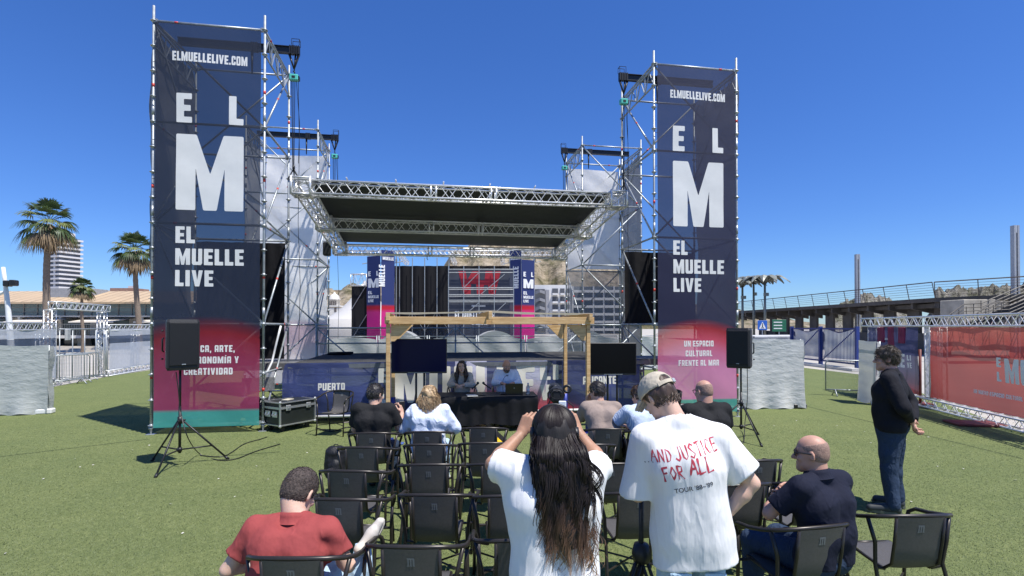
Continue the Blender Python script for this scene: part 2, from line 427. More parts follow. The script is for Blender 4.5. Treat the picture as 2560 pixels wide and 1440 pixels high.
def UZ(px, py, v):
    u = Uat(px, v); p = S(u, v); return u, P(px, py, p.y).z

# ---------------------------------------------------------------- shared materials
M_galv = mat('galvanised_steel', (.36, .385, .39), .42, .45, .18, 9, .15, 60)
M_alu = mat('truss_aluminium', (.74, .74, .72), .32, .45, .08, 5)
M_red = mat('red_tape', (.55, .05, .03), .5, 0, .1)
M_black = mat('black_paint', (.012, .012, .013), .45, 0, .2, 20)
M_blackcloth = cloth('black_drape', (.012, .012, .014), foldb=.8, fold=3)
M_chain = mat('dark_chain', (.03, .03, .032), .5, .6, .3, 60)
M_teal = mat('hoist_enamel', (.10, .52, .42), .4, 0, .15)
M_white = mat('white_paint', (.75, .75, .73), .5, 0, .08)
M_deck = mat('stage_deck_plywood', (.055, .055, .055), .85, 0, .35, 3, .2, 30, spec=.15)
def letter_mat(name, c, a):
    m = mat(name, c, .6, 0, .05, 4); return sheer(m, a, .25)
M_let = sheer(mat('printed_white', (.90, .89, .84), .6, 0, .04, 4), .88, .12)

# ---------------------------------------------------------------- ground
def ground():
    m, n, l, b = newmat('artificial_turf')
    t1 = noise(n, l, 150, 3, rough=.7); t2 = noise(n, l, 1.1, 5); t3 = noise(n, l, 26, 5, rough=.75, stretch=(1, .45, 1)); t4 = noise(n, l, 5.5, 5, rough=.7)
    r1 = ramp(n, l, t3.outputs['Fac'], [(.28, (.098, .124, .052)), (.5, (.140, .171, .071)), (.72, (.203, .230, .104))])
    r2 = ramp(n, l, t1.outputs['Fac'], [(.30, (.45, .5, .4)), (.5, (.95, .95, .9)), (.68, (1.7, 1.6, 1.35))])
    mx = n.new('ShaderNodeMixRGB'); mx.blend_type = 'MULTIPLY'; mx.inputs[0].default_value = .85
    l.new(r1.outputs['Color'], mx.inputs[1]); l.new(r2.outputs['Color'], mx.inputs[2])
    r3 = ramp(n, l, t2.outputs['Fac'], [(.3, (.88, .90, .88)), (.7, (1.08, 1.05, 1.02))])
    mx2 = n.new('ShaderNodeMixRGB'); mx2.blend_type = 'MULTIPLY'; mx2.inputs[0].default_value = 1
    l.new(mx.outputs[0], mx2.inputs[1]); l.new(r3.outputs['Color'], mx2.inputs[2])
    r4 = ramp(n, l, t4.outputs['Fac'], [(.35, (.93, .94, .92)), (.65, (1.05, 1.04, 1.05))])
    mx3 = n.new('ShaderNodeMixRGB'); mx3.blend_type = 'MULTIPLY'; mx3.inputs[0].default_value = 1
    l.new(mx2.outputs[0], mx3.inputs[1]); l.new(r4.outputs['Color'], mx3.inputs[2])
    l.new(mx3.outputs[0], b.inputs['Base Color']); b.inputs['Roughness'].default_value = .9
    b.inputs['Specular IOR Level'].default_value = .15
    bp = n.new('ShaderNodeBump'); bp.inputs['Strength'].default_value = .6; bp.inputs['Distance'].default_value = .012
    ad = n.new('ShaderNodeMath'); ad.operation = 'ADD'; l.new(t1.outputs['Fac'], ad.inputs[0]); l.new(t3.outputs['Fac'], ad.inputs[1])
    l.new(ad.outputs[0], bp.inputs['Height']); l.new(bp.outputs['Normal'], b.inputs['Normal'])
    pav = mat('pale_concrete', (.42, .39, .34), .85, 0, .12, .8, .15, 8)
    g = MB(); g.quad((-900, -60, -.012), (900, -60, -.012), (900, 2200, -.012), (-900, 2200, -.012))
    g.build('ground', pav, kind='structure')
    # turf edge follows the fences
    pts = [(-30, -6), (30, -6)]
    R1 = GZ(2560, 1120); R2 = GZ(2290, 1012)+Vector((.25, 0, 0)); R3 = GZ(2150, 945); R4 = GZ(1975, 915)
    L1 = GZ(0, 1020)+Vector((-6, 0, 0)); L2 = GZ(128, 968); L3 = GZ(255, 944); L4 = GZ(400, 921)
    ring = [(-30, -6), (16, -6), (R1.x+.8, R1.y), (R2.x+.6, R2.y), (R3.x+1.2, R3.y), (R4.x, R4.y), (12, 33), (-8, 33), (-22, 33), (L4.x, L4.y), (L3.x, L3.y), (L2.x, L2.y), (-30, L2.y-3)]
    t = MB(); t.add([(x, y, 0) for x, y in ring], [tuple(range(len(ring)))])
    t.build('turf', m, kind='structure')
    # seams of the turf rolls: thin dark gaps
    sm = mat('turf_seam', (.035, .055, .018), .9, 0, .3, 30)
    s_ = MB()
    for (a, b2) in (((0, 1142), (372, 1098)), ((2000, 1012), (2560, 1148)), ((700, 1130), (560, 1140))):
        p, q = GZ(*a), GZ(*b2); d = (q-p).normalized(); nrm = Vector((-d.y, d.x, 0))*.012; N = 24
        for i in range(N):
            a0 = p+(q-p)*(i/N); a1 = p+(q-p)*((i+.92)/N); w = Vector((0, 0, .004))
            s_.quad(a0-nrm+w, a1-nrm+w, a1+nrm+w, a0+nrm+w)
    s_.build('turf_seam', sm, kind='structure')
    rnd = random.Random(4); lt = MB()
    for i in range(150):
        x = rnd.uniform(-7, 8); y = rnd.uniform(3.5, 13); a = rnd.uniform(0, 6.3); r = rnd.uniform(.006, .016); q = rnd.uniform(.4, 1)
        c = Vector((x, y, .012)); ux = Vector((cos(a), sin(a), .1))*r; uy = Vector((-sin(a), cos(a), .2))*r*q
        lt.quad(c-ux-uy, c+ux-uy, c+ux*.7+uy, c-ux+uy)
    lt.build('litter', mat('paper_scrap', (.6, .57, .5), .8, 0, .2), label='small pale scraps and dry leaves scattered over the green turf', cat='litter', kind='stuff')
ground()
def turf_blades():
    # short artificial blades where the turf is nearest
    rg = np.random.RandomState(2); N = 170000
    y = 4.2+8.5*(1-np.sqrt(rg.uniform(0, 1, N))); x = rg.uniform(-1, 1, N)*(y*.97+.3)
    a = rg.uniform(0, 2*pi, N); h = rg.uniform(.006, .014, N); w = rg.uniform(.0018, .0036, N)*(.6+y*.10); lx, ly = rg.normal(0, .007, N), rg.normal(0, .007, N)
    V = np.empty((N, 3, 3), np.float32); V[:, 0] = np.stack([x-np.cos(a)*w, y-np.sin(a)*w, np.zeros(N)], 1); V[:, 1] = np.stack([x+np.cos(a)*w, y+np.sin(a)*w, np.zeros(N)], 1); V[:, 2] = np.stack([x+lx, y+ly, h], 1)
    m, n, l, b = newmat('turf_blade'); t = noise(n, l, 900, 1); t2 = noise(n, l, 9, 4)
    r = ramp(n, l, t.outputs['Fac'], [(.25, (.15, .182, .078)), (.5, (.205, .243, .106)), (.75, (.30, .33, .175))]); r2 = ramp(n, l, t2.outputs['Fac'], [(.3, (.85, .86, .84)), (.7, (1.12, 1.1, 1.1))])
    mx = n.new('ShaderNodeMixRGB'); mx.blend_type = 'MULTIPLY'; mx.inputs[0].default_value = 1; l.new(r.outputs[0], mx.inputs[1]); l.new(r2.outputs[0], mx.inputs[2]); l.new(mx.outputs[0], b.inputs['Base Color']); b.inputs['Roughness'].default_value = .6
    sheer(m, 1, .3)
    o = from_np('turf_blades', V.reshape(-1, 3), np.arange(3*N).reshape(-1, 3), m, None, False); tag(o, 'short green blades of the artificial turf', 'turf', None, 'stuff')
turf_blades()

# ---------------------------------------------------------------- scaffold towers
def post_mesh(h=8.5, seed=0, base=True):
    b = MB(); rnd = random.Random(seed)
    b.tube((0, 0, .05), (0, 0, h), .0242, n=10)
    z = .17
    while z < h-.15:
        b.tube((0, 0, z-.005), (0, 0, z+.006), .060, n=8)
        b.tube((0, 0, z-.035), (0, 0, z+.03), .031, n=8)
        z += .5
    for z in (2.3, 4.3, 6.3):
        if z < h: b.tube((0, 0, z), (0, 0, z+.2), .029, n=8)
    if base:
        b.box((0, 0, 0.004), (.15, .15, .008)); b.tube((0, 0, 0), (0, 0, .25), .019, n=8); b.tube((0, 0, .1), (0, 0, .14), .045, n=6)
    b.cur = 1
    for z in (.95+rnd.uniform(-.2, .2), 2.95+rnd.uniform(-.2, .2), 4.9+rnd.uniform(-.3, .3), 6.95+rnd.uniform(-.2, .2)):
        if z < h-.3 and rnd.random() > .3: b.tube((0, 0, z), (0, 0, z+.07), .0252, n=10)
    b.cur = 0
    return b
def bar(a, b_, r=.0242, clamps=True, red=None):
    m = MB(); a = Vector(a); b_ = Vector(b_); d = (b_-a).normalized()
    m.tube(a+d*.04, b_-d*.04, r, n=8)
    if clamps:
        for p in (a+d*.05, b_-d*.05): m.box(p, (.05, .05, .075))
    if red:
        m.cur = 1; p = a+(b_-a)*red; m.tube(p-d*.035, p+d*.035, r*1.03, n=8); m.cur = 0
    return m
W_, D_ = 2.07, 2.0
TL = [.17, 2.17, 4.17, 6.17, 8.17]
def tower(u0, v0, inner, label, front):
    root = empty('scaffold_tower', S(u0, v0), ANG, label, 'scaffold tower', 'scaffold towers round the stage')
    ms = [M_galv, M_red]
    for i, (x, y) in enumerate([(0, 0), (W_, 0), (0, D_), (W_, D_)]):
        o = post_mesh(8.47 if i < 2 else 8.42, seed=i+int(u0)).build('post', ms, root, loc=(x, y, 0))
    rr = random.Random(int(u0*3+v0))
    for z in TL:
        for a, b_ in (((0, 0), (W_, 0)), ((0, D_), (W_, D_)), ((0, 0), (0, D_)), ((W_, 0), (W_, D_))):
            bar((*a, z), (*b_, z), red=rr.choice([None, None, .2, .8])).build('ledger', ms, root)
    for z in (1.17,):
        bar((inner, 0, z), (inner, D_, z)).build('ledger', ms, root)
    for i in range(4):
        z0, z1 = TL[i], TL[i+1]
        # inner side: from the rear top down to the front bottom
        bar((inner, .0, z0), (inner, D_, z1), r=.0215, red=.5).build('diagonal_brace', ms, root)
        out = W_-inner
        bar((out, D_ if i % 2 else 0, z0), (out, 0 if i % 2 else D_, z1), r=.0215).build('diagonal_brace', ms, root)
        a, b_ = ((0, W_) if i % 2 else (W_, 0))
        bar((a, D_, z0), (b_, D_, z1), r=.0215, red=.35).build('diagonal_brace', ms, root)
        bar((b_ , .04, z0), (a, .04, z1), r=.0215).build('diagonal_brace', ms, root)
    # lattice girders under the lifting beam, one on each side
    for x in (0, W_):
        g = MB(); g.tube((x, 0, 8.09), (x, D_, 8.09), .022, n=6); g.tube((x, 0, 7.67), (x, D_, 7.67), .022, n=6)
        N = 4
        for i in range(N):
            y0 = D_*i/N; y1 = D_*(i+1)/N; ym = (y0+y1)/2
            g.tube((x, y0, 7.67), (x, ym, 8.09), .014, n=5); g.tube((x, ym, 8.09), (x, y1, 7.67), .014, n=5)
            g.tube((x, y1, 7.67), (x, y1, 8.09), .014, n=5)
        g.build('lattice_girder', M_galv, root)
    return root
tFL = tower(0, 0, W_, 'tall scaffold tower behind the left printed banner, nearest the camera', True)
tFR = tower(10.5, 0, 0, 'tall scaffold tower behind the right front printed banner', True)
tBL = tower(0, 5.6, W_, 'rear scaffold tower with a white backed banner, left of the stage roof', False)
tBR = tower(10.5, 5.6, 0, 'rear scaffold tower with a white backed banner, right of the stage roof', False)

def beam_and_hoist(u_in, dir_, v, lab, lab2, zroof):
    """black lifting beam on top of the tower, a sling at its end, a teal chain hoist and the chain to the roof corner"""
    x0 = u_in-dir_*2.05; x1 = u_in+dir_*.46
    root = empty('lifting_beam', S(x1, v, 8.2), ANG, lab, 'lifting beam', 'black lifting beams on the towers')
    b = MB(); L = abs(x1-x0); cx = -dir_*L/2
    b.box((cx, 0, .17), (L, .09, .012)); b.box((cx, 0, .02), (L, .09, .012)); b.box((cx, 0, .095), (L, .02, .14))
    b.box((dir_*-.01, 0, .11), (.02, .10, .17))
    b.build('beam', M_black, root)
    f = MB()
    for dy in (-.06, .06): f.path([(0, dy, .2), (0, dy, .33), (-dir_*.16, dy, .33), (-dir_*.16, dy, .2)], .008, n=5)
    f.tube((0, -.06, .33), (0, .06, .33), .008, n=5); f.build('end_stop', M_black, root)
    s = MB(); hx = -dir_*.12
    for k in range(5): s.box((hx-dir_*(k*.045-.1), 0, .095), (.03, .115, .19))
    s.path([(hx-.1, 0, 0), (hx, 0, -.32)], [.028, .018], n=6); s.path([(hx+.1, 0, 0), (hx, 0, -.32)], [.028, .018], n=6)
    s.path([(hx+.03, 0, .0), (hx, 0, -.4)], [.02, .012], n=6)
    s.build('sling', M_black, root)
    for dx2 in (-1.0,):
        c = MB(); hx2 = dir_*dx2
        for k in range(3): c.box((hx2+k*.05, 0, .095), (.04, .115, .19))
        c.tube((hx2, 0, 0), (hx2, 0, -.5), .03, .015, n=6); c.build('sling', M_black, root)
    p = S(x1-dir_*.12, v, 7.62)
    h = empty('chain_hoist', p, ANG, lab2, 'chain hoist', 'teal chain hoists on the beam ends')
    c = MB(); c.box((0, 0, .06), (.2, .13, .14), bev=.02); c.cur = 1; c.box((.0, -.067, .06), (.07, .006, .05)); c.box((.105, 0, .05), (.03, .1, .09)); c.cur = 0
    c.build('body', [M_teal, M_black], h)
    c = MB(); c.path([(0, 0, .13), (.02, 0, .18), (0, 0, .22), (-.02, 0, .2)], .012, n=6); c.build('hook', M_chain, h)
    c = MB(); L = 7.62-zroof-.32
    for dx in (-.05, -.02, .02): c.tube((dx, 0, 0), (dx*.4, 0, -L), .0075, n=5)
    c.path([(.05, 0, 0), (.12, .02, -L*.5), (.1, 0, -L*.96)], .006, n=4)
    c.build('load_chain', M_chain, h)
    c = MB(); c.path([(0, 0, -L+.02), (.0, 0, -L-.06)], .03, n=6); c.path([(0, 0, -L-.05), (-.13, 0, -L-.3)], .014, n=5); c.path([(0, 0, -L-.05), (.13, 0, -L-.3)], .014, n=5); c.path([(0, 0, -L-.05), (0, .1, -L-.3)], .014, n=5)
    c.build('hook_sling', M_black, h)
    tail = MB(); tail.path([(.09, .0, 0.0), (.12, 0, -1.5), (.10, 0, -3.2), (.15, 0, -4.6), (.12, .02, -5.9)], .006, n=4)
    tail.build('pull_chain', M_chain, h)
for args in ((2.07, 1, 1.0, 'black lifting beam sticking out of the left front tower top', 'teal chain hoist on a black sling at the left front tower', 5.37),
             (10.5, -1, 1.0, 'black lifting beam sticking out of the right front tower top', 'teal chain hoist on a black sling at the right front tower', 5.37),
             (2.07, 1, 6.6, 'black lifting beam on the left rear tower', 'small teal chain hoist at the left rear tower', 4.8),
             (10.5, -1, 6.6, 'black lifting beam on the right rear tower', 'small teal chain hoist at the right rear tower', 4.8)):
    beam_and_hoist(*args)

# ---------------------------------------------------------------- printed banners
def banner_mat(name, stops, dome, cx, alpha, transl=.35):
    """printed sheet: colour by height, the glow line arches up towards the middle"""
    m, n, l, b = newmat(name)
    tc = n.new('ShaderNodeTexCoord'); sp = n.new('ShaderNodeSeparateXYZ'); l.new(tc.outputs['Object'], sp.inputs[0])
    a = n.new('ShaderNodeMath'); a.operation = 'SUBTRACT'; a.inputs[1].default_value = cx; l.new(sp.outputs['X'], a.inputs[0])
    q = n.new('ShaderNodeMath'); q.operation = 'MULTIPLY'; l.new(a.outputs[0], q.inputs[0]); l.new(a.outputs[0], q.inputs[1])
    mg = n.new('ShaderNodeMath'); mg.operation = 'GREATER_THAN'; mg.inputs[1].default_value = 1.3; l.new(sp.outputs['Z'], mg.inputs[0])
    q2 = n.new('ShaderNodeMath'); q2.operation = 'MULTIPLY'; l.new(q.outputs[0], q2.inputs[0]); l.new(mg.outputs[0], q2.inputs[1])
    z = n.new('ShaderNodeMath'); z.operation = 'MULTIPLY_ADD'; z.inputs[1].default_value = dome; l.new(q2.outputs[0], z.inputs[0]); l.new(sp.outputs['Z'], z.inputs[2])
    mr = n.new('ShaderNodeMath'); mr.operation = 'DIVIDE'; mr.inputs[1].default_value = 8.2; l.new(z.outputs[0], mr.inputs[0])
    r = ramp(n, l, mr.outputs[0], [(p/8.2, c) for p, c in stops])
    l.new(r.outputs['Color'], b.inputs['Base Color']); b.inputs['Roughness'].default_value = .6; b.inputs['Specular IOR Level'].default_value = .3
    t = noise(n, l, 2.2, 3, rough=.5, stretch=(1, 1, .7)); bp = n.new('ShaderNodeBump'); bp.inputs['Strength'].default_value = .35; bp.inputs['Distance'].default_value = .05
    l.new(t.outputs['Fac'], bp.inputs['Height']); l.new(bp.outputs['Normal'], b.inputs['Normal'])
    return sheer(m, alpha, transl)
NAVY = (.040, .056, .125)
mbL = banner_mat('banner_print_magenta', [(.44, (.10, .50, .42)), (.46, (.42, .062, .15)), (1.5, (.40, .052, .12)), (2.0, (.33, .022, .035)), (2.12, (.20, .022, .038)), (2.32, (.032, .043, .076)), (4.5, (.030, .040, .068)), (8.0, (.030, .038, .060))], .18, 1.0, .84)
mbR = banner_mat('banner_print_pink', [(.42, (.11, .50, .40)), (.44, (.92, .36, .56)), (1.1, (.92, .34, .56)), (1.55, (.85, .22, .38)), (1.85, (.74, .08, .13)), (2.08, (.50, .02, .03)), (2.30, (.040, .041, .085)), (4.5, (.040, .042, .085)), (8.0, (.046, .048, .080))], .22, 1.0, .84)
def tower_banner(u0, m, lines, label):
    o = empty('banner', S(u0+.06, -.052), ANG, label, 'banner', 'tall printed tower banners')
    rnd = random.Random(int(u0))
    Wb = 1.95
    def surf(s, t):
        x = s*Wb; z = .13+t*8.0
        e = .008*sin(z*2.1+s*4)+.002*sin(z*8+s*7)+.010*sin(s*5+z*1.3)
        if t < .28: e += .008*sin(z*5.5+s*9)*sin(s*3.1)*(.28-t)/.28
        return (x, e, z)
    b = MB(); b.smooth = True; b.grid(surf, 26, 90); b.build('sheet', m, o)
    def place(x, y):
        p = surf(x/Wb, (y-.13)/8.0); return (p[0], p[1]-.004, p[2])
    it = [('ELMUELLELIVE.COM', 1.0, 7.385, .185, 'c', {'sx': .62, 'rnd': .03}),
          ('E', .38, 6.17, .58, 'l', {'sx': .80, 'rnd': .035}), ('L', 1.63, 6.17, .58, 'r', {'sx': .80, 'rnd': .035}),
          ('M', .38, 4.43, 1.51, 'l', {'sx': .83, 'rnd': .022}),
          ('EL', .38, 3.77, .33, 'l', {'sx': .81, 'rnd': .035}), ('MUELLE', .38, 3.34, .325, 'l', {'sx': .825, 'rnd': .035}), ('LIVE', .38, 2.915, .32, 'l', {'sx': .82, 'rnd': .035})]
    for s, z, k in lines: it.append((s, 1.0, z, .135, 'c', {'sx': k, 'gap': .16}))
    sign_text(it, place, 'lettering', M_let, o, step=.05)
    for z in np.arange(.4, 8.1, .77):
        for x in (-.05, Wb+.0): e = MB(); e.tube((x, 0, z), (x+.05, -.0, z+.01), .006, n=4); e.build('cable_tie', M_black, o)
    return o
tower_banner(0, mbL, [('MÚSICA, ARTE,', 1.61, .77), ('GASTRONOMÍA Y', 1.385, .80), ('CREATIVIDAD', 1.16, .80)], 'tall navy and magenta banner with large pale letters on the left front tower')
tower_banner(10.5, mbR, [('UN ESPACIO', 1.655, .74), ('CULTURAL', 1.43, .77), ('FRENTE AL MAR', 1.21, .74)], 'tall navy and pink banner with large pale letters on the right front tower')

# white backed banners seen from inside
def back_sheet_mat(name, a=.93):
    m, n, l, b = newmat(name)
    tc = n.new('ShaderNodeTexCoord'); sp = n.new('ShaderNodeSeparateXYZ'); l.new(tc.outputs['Object'], sp.inputs[0])
    mr = n.new('ShaderNodeMath'); mr.operation = 'DIVIDE'; mr.inputs[1].default_value = 8.2; l.new(sp.outputs['Z'], mr.inputs[0])
    r = ramp(n, l, mr.outputs[0], [(.0, (.82, .80, .80)), (.12, (.82, .76, .78)), (.2, (.66, .50, .55)), (.265, (.66, .48, .54)), (.29, (.84, .83, .81)), (1, (.90, .885, .86))])
    t = noise(n, l, .9, 3); r2 = ramp(n, l, t.outputs['Fac'], [(.4, (.92, .93, .95)), (.6, (1, 1, 1))])
    mx = n.new('ShaderNodeMixRGB'); mx.blend_type = 'MULTIPLY'; mx.inputs[0].default_value = 1
    l.new(r.outputs['Color'], mx.inputs[1]); l.new(r2.outputs['Color'], mx.inputs[2]); l.new(mx.outputs[0], b.inputs['Base Color']); b.inputs['Roughness'].default_value = .7
    t = noise(n, l, 1.6, 4, stretch=(1, 1, .6)); bp = n.new('ShaderNodeBump'); bp.inputs['Strength'].default_value = .5; bp.inputs['Distance'].default_value = .08
    l.new(t.outputs['Fac'], bp.inputs['Height']); l.new(bp.outputs['Normal'], b.inputs['Normal'])
    return sheer(m, a, .35)
M_back = back_sheet_mat('banner_back_white', .97)
M_side = sheer(cloth('banner_back_grey', (.21, .21, .215), fold=2, weave=100), .94, .3)
M_smoke = sheer(cloth('smoky_mesh', (.20, .22, .26), fold=1.5, weave=100), .66, .2)
def back_banner(base, z0, z1, label, m, a, b_, ghost=None, seed=0):
    """sheet between local points a and b_ (u, v)"""
    o = empty('banner', S(a[0], a[1]), ANG+atan2(b_[1]-a[1], b_[0]-a[0]), label, 'banner')
    L = sqrt((b_[0]-a[0])**2+(b_[1]-a[1])**2)
    ph = seed*1.7
    def surf(s, t):
        x = .04+s*(L-.08); z = z0+t*(z1-z0)
        return (x, .02*sin(z*2.2+s*5+ph)+.012*sin(z*6.5+s*9+ph)+.03*sin(s*3.1+z*.7+ph), z)
    g = MB(); g.smooth = True; g.grid(surf, 20, 60); g.build('sheet', m, o)
    if ghost:
        sign_text(ghost, lambda x, y: (x, surf(min(max(x/L, 0), 1), (y-z0)/(z1-z0))[1]-.006, y), 'lettering', M_ghost, o)
    return o
M_ghost = sheer(mat('ghost_print', (.60, .62, .64), .7, 0, .05), .55, .3)
g1 = [('M', .35, 2.55, .8, 'l', {'sx': .9})]
back_banner(None, .2, 7.95, 'large white backed banner hanging behind the left rear tower, striped with scaffold shadows', M_back, (0, 7.57), (W_, 7.57), None, 1)
back_banner(None, .2, 7.95, 'white backed banner on the outer side of the left rear tower', M_back, (-.03, 7.6), (-.03, 5.6), None, 2)
back_banner(None, 4.25, 7.95, 'white backed banner hanging behind the right rear tower, above the smoky mesh', M_back, (10.5, 7.57), (10.5+W_, 7.57), None, 3)
back_banner(None, .2, 4.2, 'dark see-through mesh sheet behind the lower right rear tower', M_smoke, (10.5, 7.57), (10.5+W_, 7.57), [('APOLO', 1.0, 2.2, .13, 'l', {'sx': .8})] if False else None, 4)
back_banner(None, .2, 7.95, 'grey banner with upright lettering on the outer side of the right rear tower', M_side, (10.5+W_+.03, 7.6), (10.5+W_+.03, 5.6), [('MUELLE', 1.55, 2.6, .95, 'l', {'rot': pi/2, 'sx': .9})], 5)
back_banner(None, .2, 8.05, 'dim grey banner on the outer side of the left front tower', M_side, (-.04, 2.0), (-.04, 0), None, 6)
back_banner(None, .2, 8.05, 'dim grey banner on the outer side of the right front tower', M_side, (10.5+W_+.04, 2.0), (10.5+W_+.04, 0), None, 7)

# black cloths on the rear face of both front towers
def drape(a, b_, z0, z1, label):
    o = empty('drape', S(a[0], a[1]), ANG, label, 'drape', 'black drapes in the front towers')
    L = b_[0]-a[0]
    def surf(s, t):
        z = z0+t*(z1-z0); x = s*L
        return (x, .05*sin(s*17+t*2)*(.5+.5*(1-t))+.02*sin(s*37), z)
    g = MB(); g.smooth = True; g.grid(surf, 46, 8); g.build('cloth', M_blackcloth, o)
drape((.05, D_-.08), (W_-.05, D_-.08), 1.35, 4.1, 'black drape in the left front tower above the stage wing')
drape((10.55, D_-.08), (10.5+W_-.05, D_-.08), 2.2, 4.1, 'black drape in the right front tower')

# ---------------------------------------------------------------- trusses
def truss(a, b_, w=.29, h=.29, r=.024, rd=.0095, pitch=.42, up=Vector((0, 0, 1)), ends=True, joints=()):
    m = MB(); a = Vector(a); b_ = Vector(b_); d = b_-a; L = d.length; d.normalize(); s = d.cross(up).normalized(); t = s.cross(d).normalized()
    C = [(-w/2, 0), (w/2, 0), (w/2, h), (-w/2, h)]
    P4 = lambda k, x: a+d*x+s*C[k][0]+t*C[k][1]
    for k in range(4): m.tube(P4(k, 0), P4(k, L), r, n=7)
    N = max(2, int(round(L/pitch)))
    for k in range(4):
        j = (k+1) % 4
        for i in range(N):
            x0 = L*i/N; x1 = L*(i+1)/N; xm = (x0+x1)/2
            m.tube(P4(k, x0), P4(j, xm), rd, n=5, cap=False); m.tube(P4(j, xm), P4(k, x1), rd, n=5, cap=False)
    for x in ([.0, L] if ends else [])+[q+e for q in joints for e in (-.06, .06)]:
        for k in range(4): m.tube(P4(k, x), P4((k+1) % 4, x), r*.9, n=6)
    return m
def roof():
    root = empty('stage_roof', S(0, 0, 0), ANG, 'flying stage roof of silver box trusses with a black underside', 'stage roof')
    ua, ub, va, vb = 2.45, 10.12, 1.0, 6.6
    zb = lambda v: 5.08+(4.50-5.08)*(v-va)/(vb-va)
    L = ub-ua
    truss((ua, va, zb(va)), (ub, va, zb(va)), joints=(3.05, 4.45)).build('front_truss', M_alu, root)
    truss((ua, vb, zb(vb)), (ub, vb, zb(vb)), joints=(3.05, 4.45)).build('rear_truss', M_alu, root)
    truss((ua, 3.8, zb(3.8)), (ub, 3.8, zb(3.8)), joints=(3.05, 4.45)).build('middle_truss', M_alu, root)
    for u in (ua+.15, ub-.15):
        truss((u, va, zb(va)), (u, vb, zb(vb)), joints=(2.8,)).build('side_truss', M_alu, root)
        for v in (va, 3.8, vb):
            c = MB()
            z = zb(v)
            for dx in (-.2, .2):
                for dy in (-.2, .2): c.tube((u+dx, v+dy, z-.05), (u+dx, v+dy, z+.36), .03, n=6)
            for zz in (-.03, .33):
                q = [(u-.2, v-.2, z+zz), (u+.2, v-.2, z+zz), (u+.2, v+.2, z+zz), (u-.2, v+.2, z+zz)]
                for i in range(4): c.tube(q[i], q[(i+1) % 4], .024, n=6)
            for zz in (.0,): 
                c.tube((u-.2, v-.2, z), (u+.2, v-.2, z+.3), .012, n=5); c.tube((u-.2, v+.2, z), (u-.2, v-.2, z+.3), .012, n=5)
            c.build('sleeve_block', M_alu, root)
    g = MB(); g.smooth = True
    def sf(s, t):
        v = va+.1+t*(vb-va-.2); return (ua+.2+s*(L-.4), v, zb(v)+.36-.03*sin(pi*((t*2) % 1))*sin(pi*s))
    g.grid(sf, 16, 16)
    m = cloth('roof_skin_black', (.012, .0135, .015), fold=1.2, weave=60, rough=.55); sheer(m, 1.0, .05)
    g.build('roof_skin', m, root)
    p = MB()
    for i in range(1, 7):
        u = ua+L*i/7
        p.tube((u, va, zb(va)+.42), (u, vb, zb(vb)+.42), .018, n=6)
    p.build('purlin', M_alu, root)
    for (u, v) in ((5.4, 6.55), (7.9, 6.55), (9.1, 6.55)):
        c = MB(); c.path([(u, v, zb(v)), (u, v, zb(v)-.12), (u+.03, v, zb(v)-.16)], .012, n=5); c.build('shackle', M_black, root)
roof()
# small loudspeakers hung under the left roof corner
def small_spk(u, v, z, label):
    o = empty('hung_loudspeaker', S(u, v, z), ANG, label, 'loudspeaker')
    b = MB(); b.box((0, 0, -.25), (.22, .24, .42), bev=.03); b.build('cabinet', M_black, o)
    b = MB(); b.tube((0, 0, -.05), (0, 0, .1), .012); b.box((0, 0, -.01), (.26, .05, .02)); b.build('bracket', M_galv, o)
    b = MB(); b.box((0, -.125, -.25), (.18, .01, .36)); b.build('grille', mat('grille', (.02, .02, .02), .7, .3, .4, 120), o)
small_spk(2.35, 5.6, 4.75, 'small black loudspeaker hanging under the rear left corner of the stage roof')

# ---------------------------------------------------------------- stage
def stage():
    root = empty('stage', S(2.4, .62), ANG, 'low black stage deck with a front skirt on scaffold feet', 'stage')
    Ls = 8.25; Dp = 4.9
    b = MB(); b.box((Ls/2, Dp/2, 1.27), (Ls, Dp, .05)); b.build('deck', M_deck, root)
    b = MB(); b.box((Ls/2, -.012, 1.26), (Ls, .02, .09)); b.build('deck_edge', mat('deck_edge_grey', (.16, .17, .18), .5, .3, .2, 8), root)
    for i in range(5):
        for j in range(3):
            p = MB(); x = .1+i*(Ls-.2)/4; y = .12+j*(Dp-.25)/2
            p.tube((x, y, 0), (x, y, 1.24), .024); p.box((x, y, .004), (.15, .15, .008)); p.tube((x, y, .08), (x, y, .12), .045, n=6)
            p.build('leg', M_galv, root)
    for i in range(4):
        x0 = .1+i*(Ls-.2)/4; x1 = .1+(i+1)*(Ls-.2)/4
        for z in (.22, 1.05):
            p = MB(); p.tube((x0, .12, z), (x1, .12, z), .022); p.build('ledger', M_galv, root)
        p = MB(); p.tube((x0, .12, .22), (x1, .12, 1.05), .02); p.build('brace', M_galv, root)
    p = MB(); p.tube((.15, -.01, .16), (Ls-.3, -.01, .16), .028); p.build('base_rail', M_white, root)
    # wing decks reaching into the front towers
    for (x0, x1, y0, y1) in ((-2.2, -.03, .75, 2.2), (Ls+.03, Ls+1.9, .9, 2.4)):
        p = MB(); p.box(((x0+x1)/2, (y0+y1)/2, 1.2), (x1-x0, y1-y0, .16)); p.build('wing_deck', mat('wing_deck_board', (.14, .14, .14), .7, .2, .3, 5), root)
    mesh = MB(); mesh.smooth = True
    # rail mesh at the back
    return root
stage()
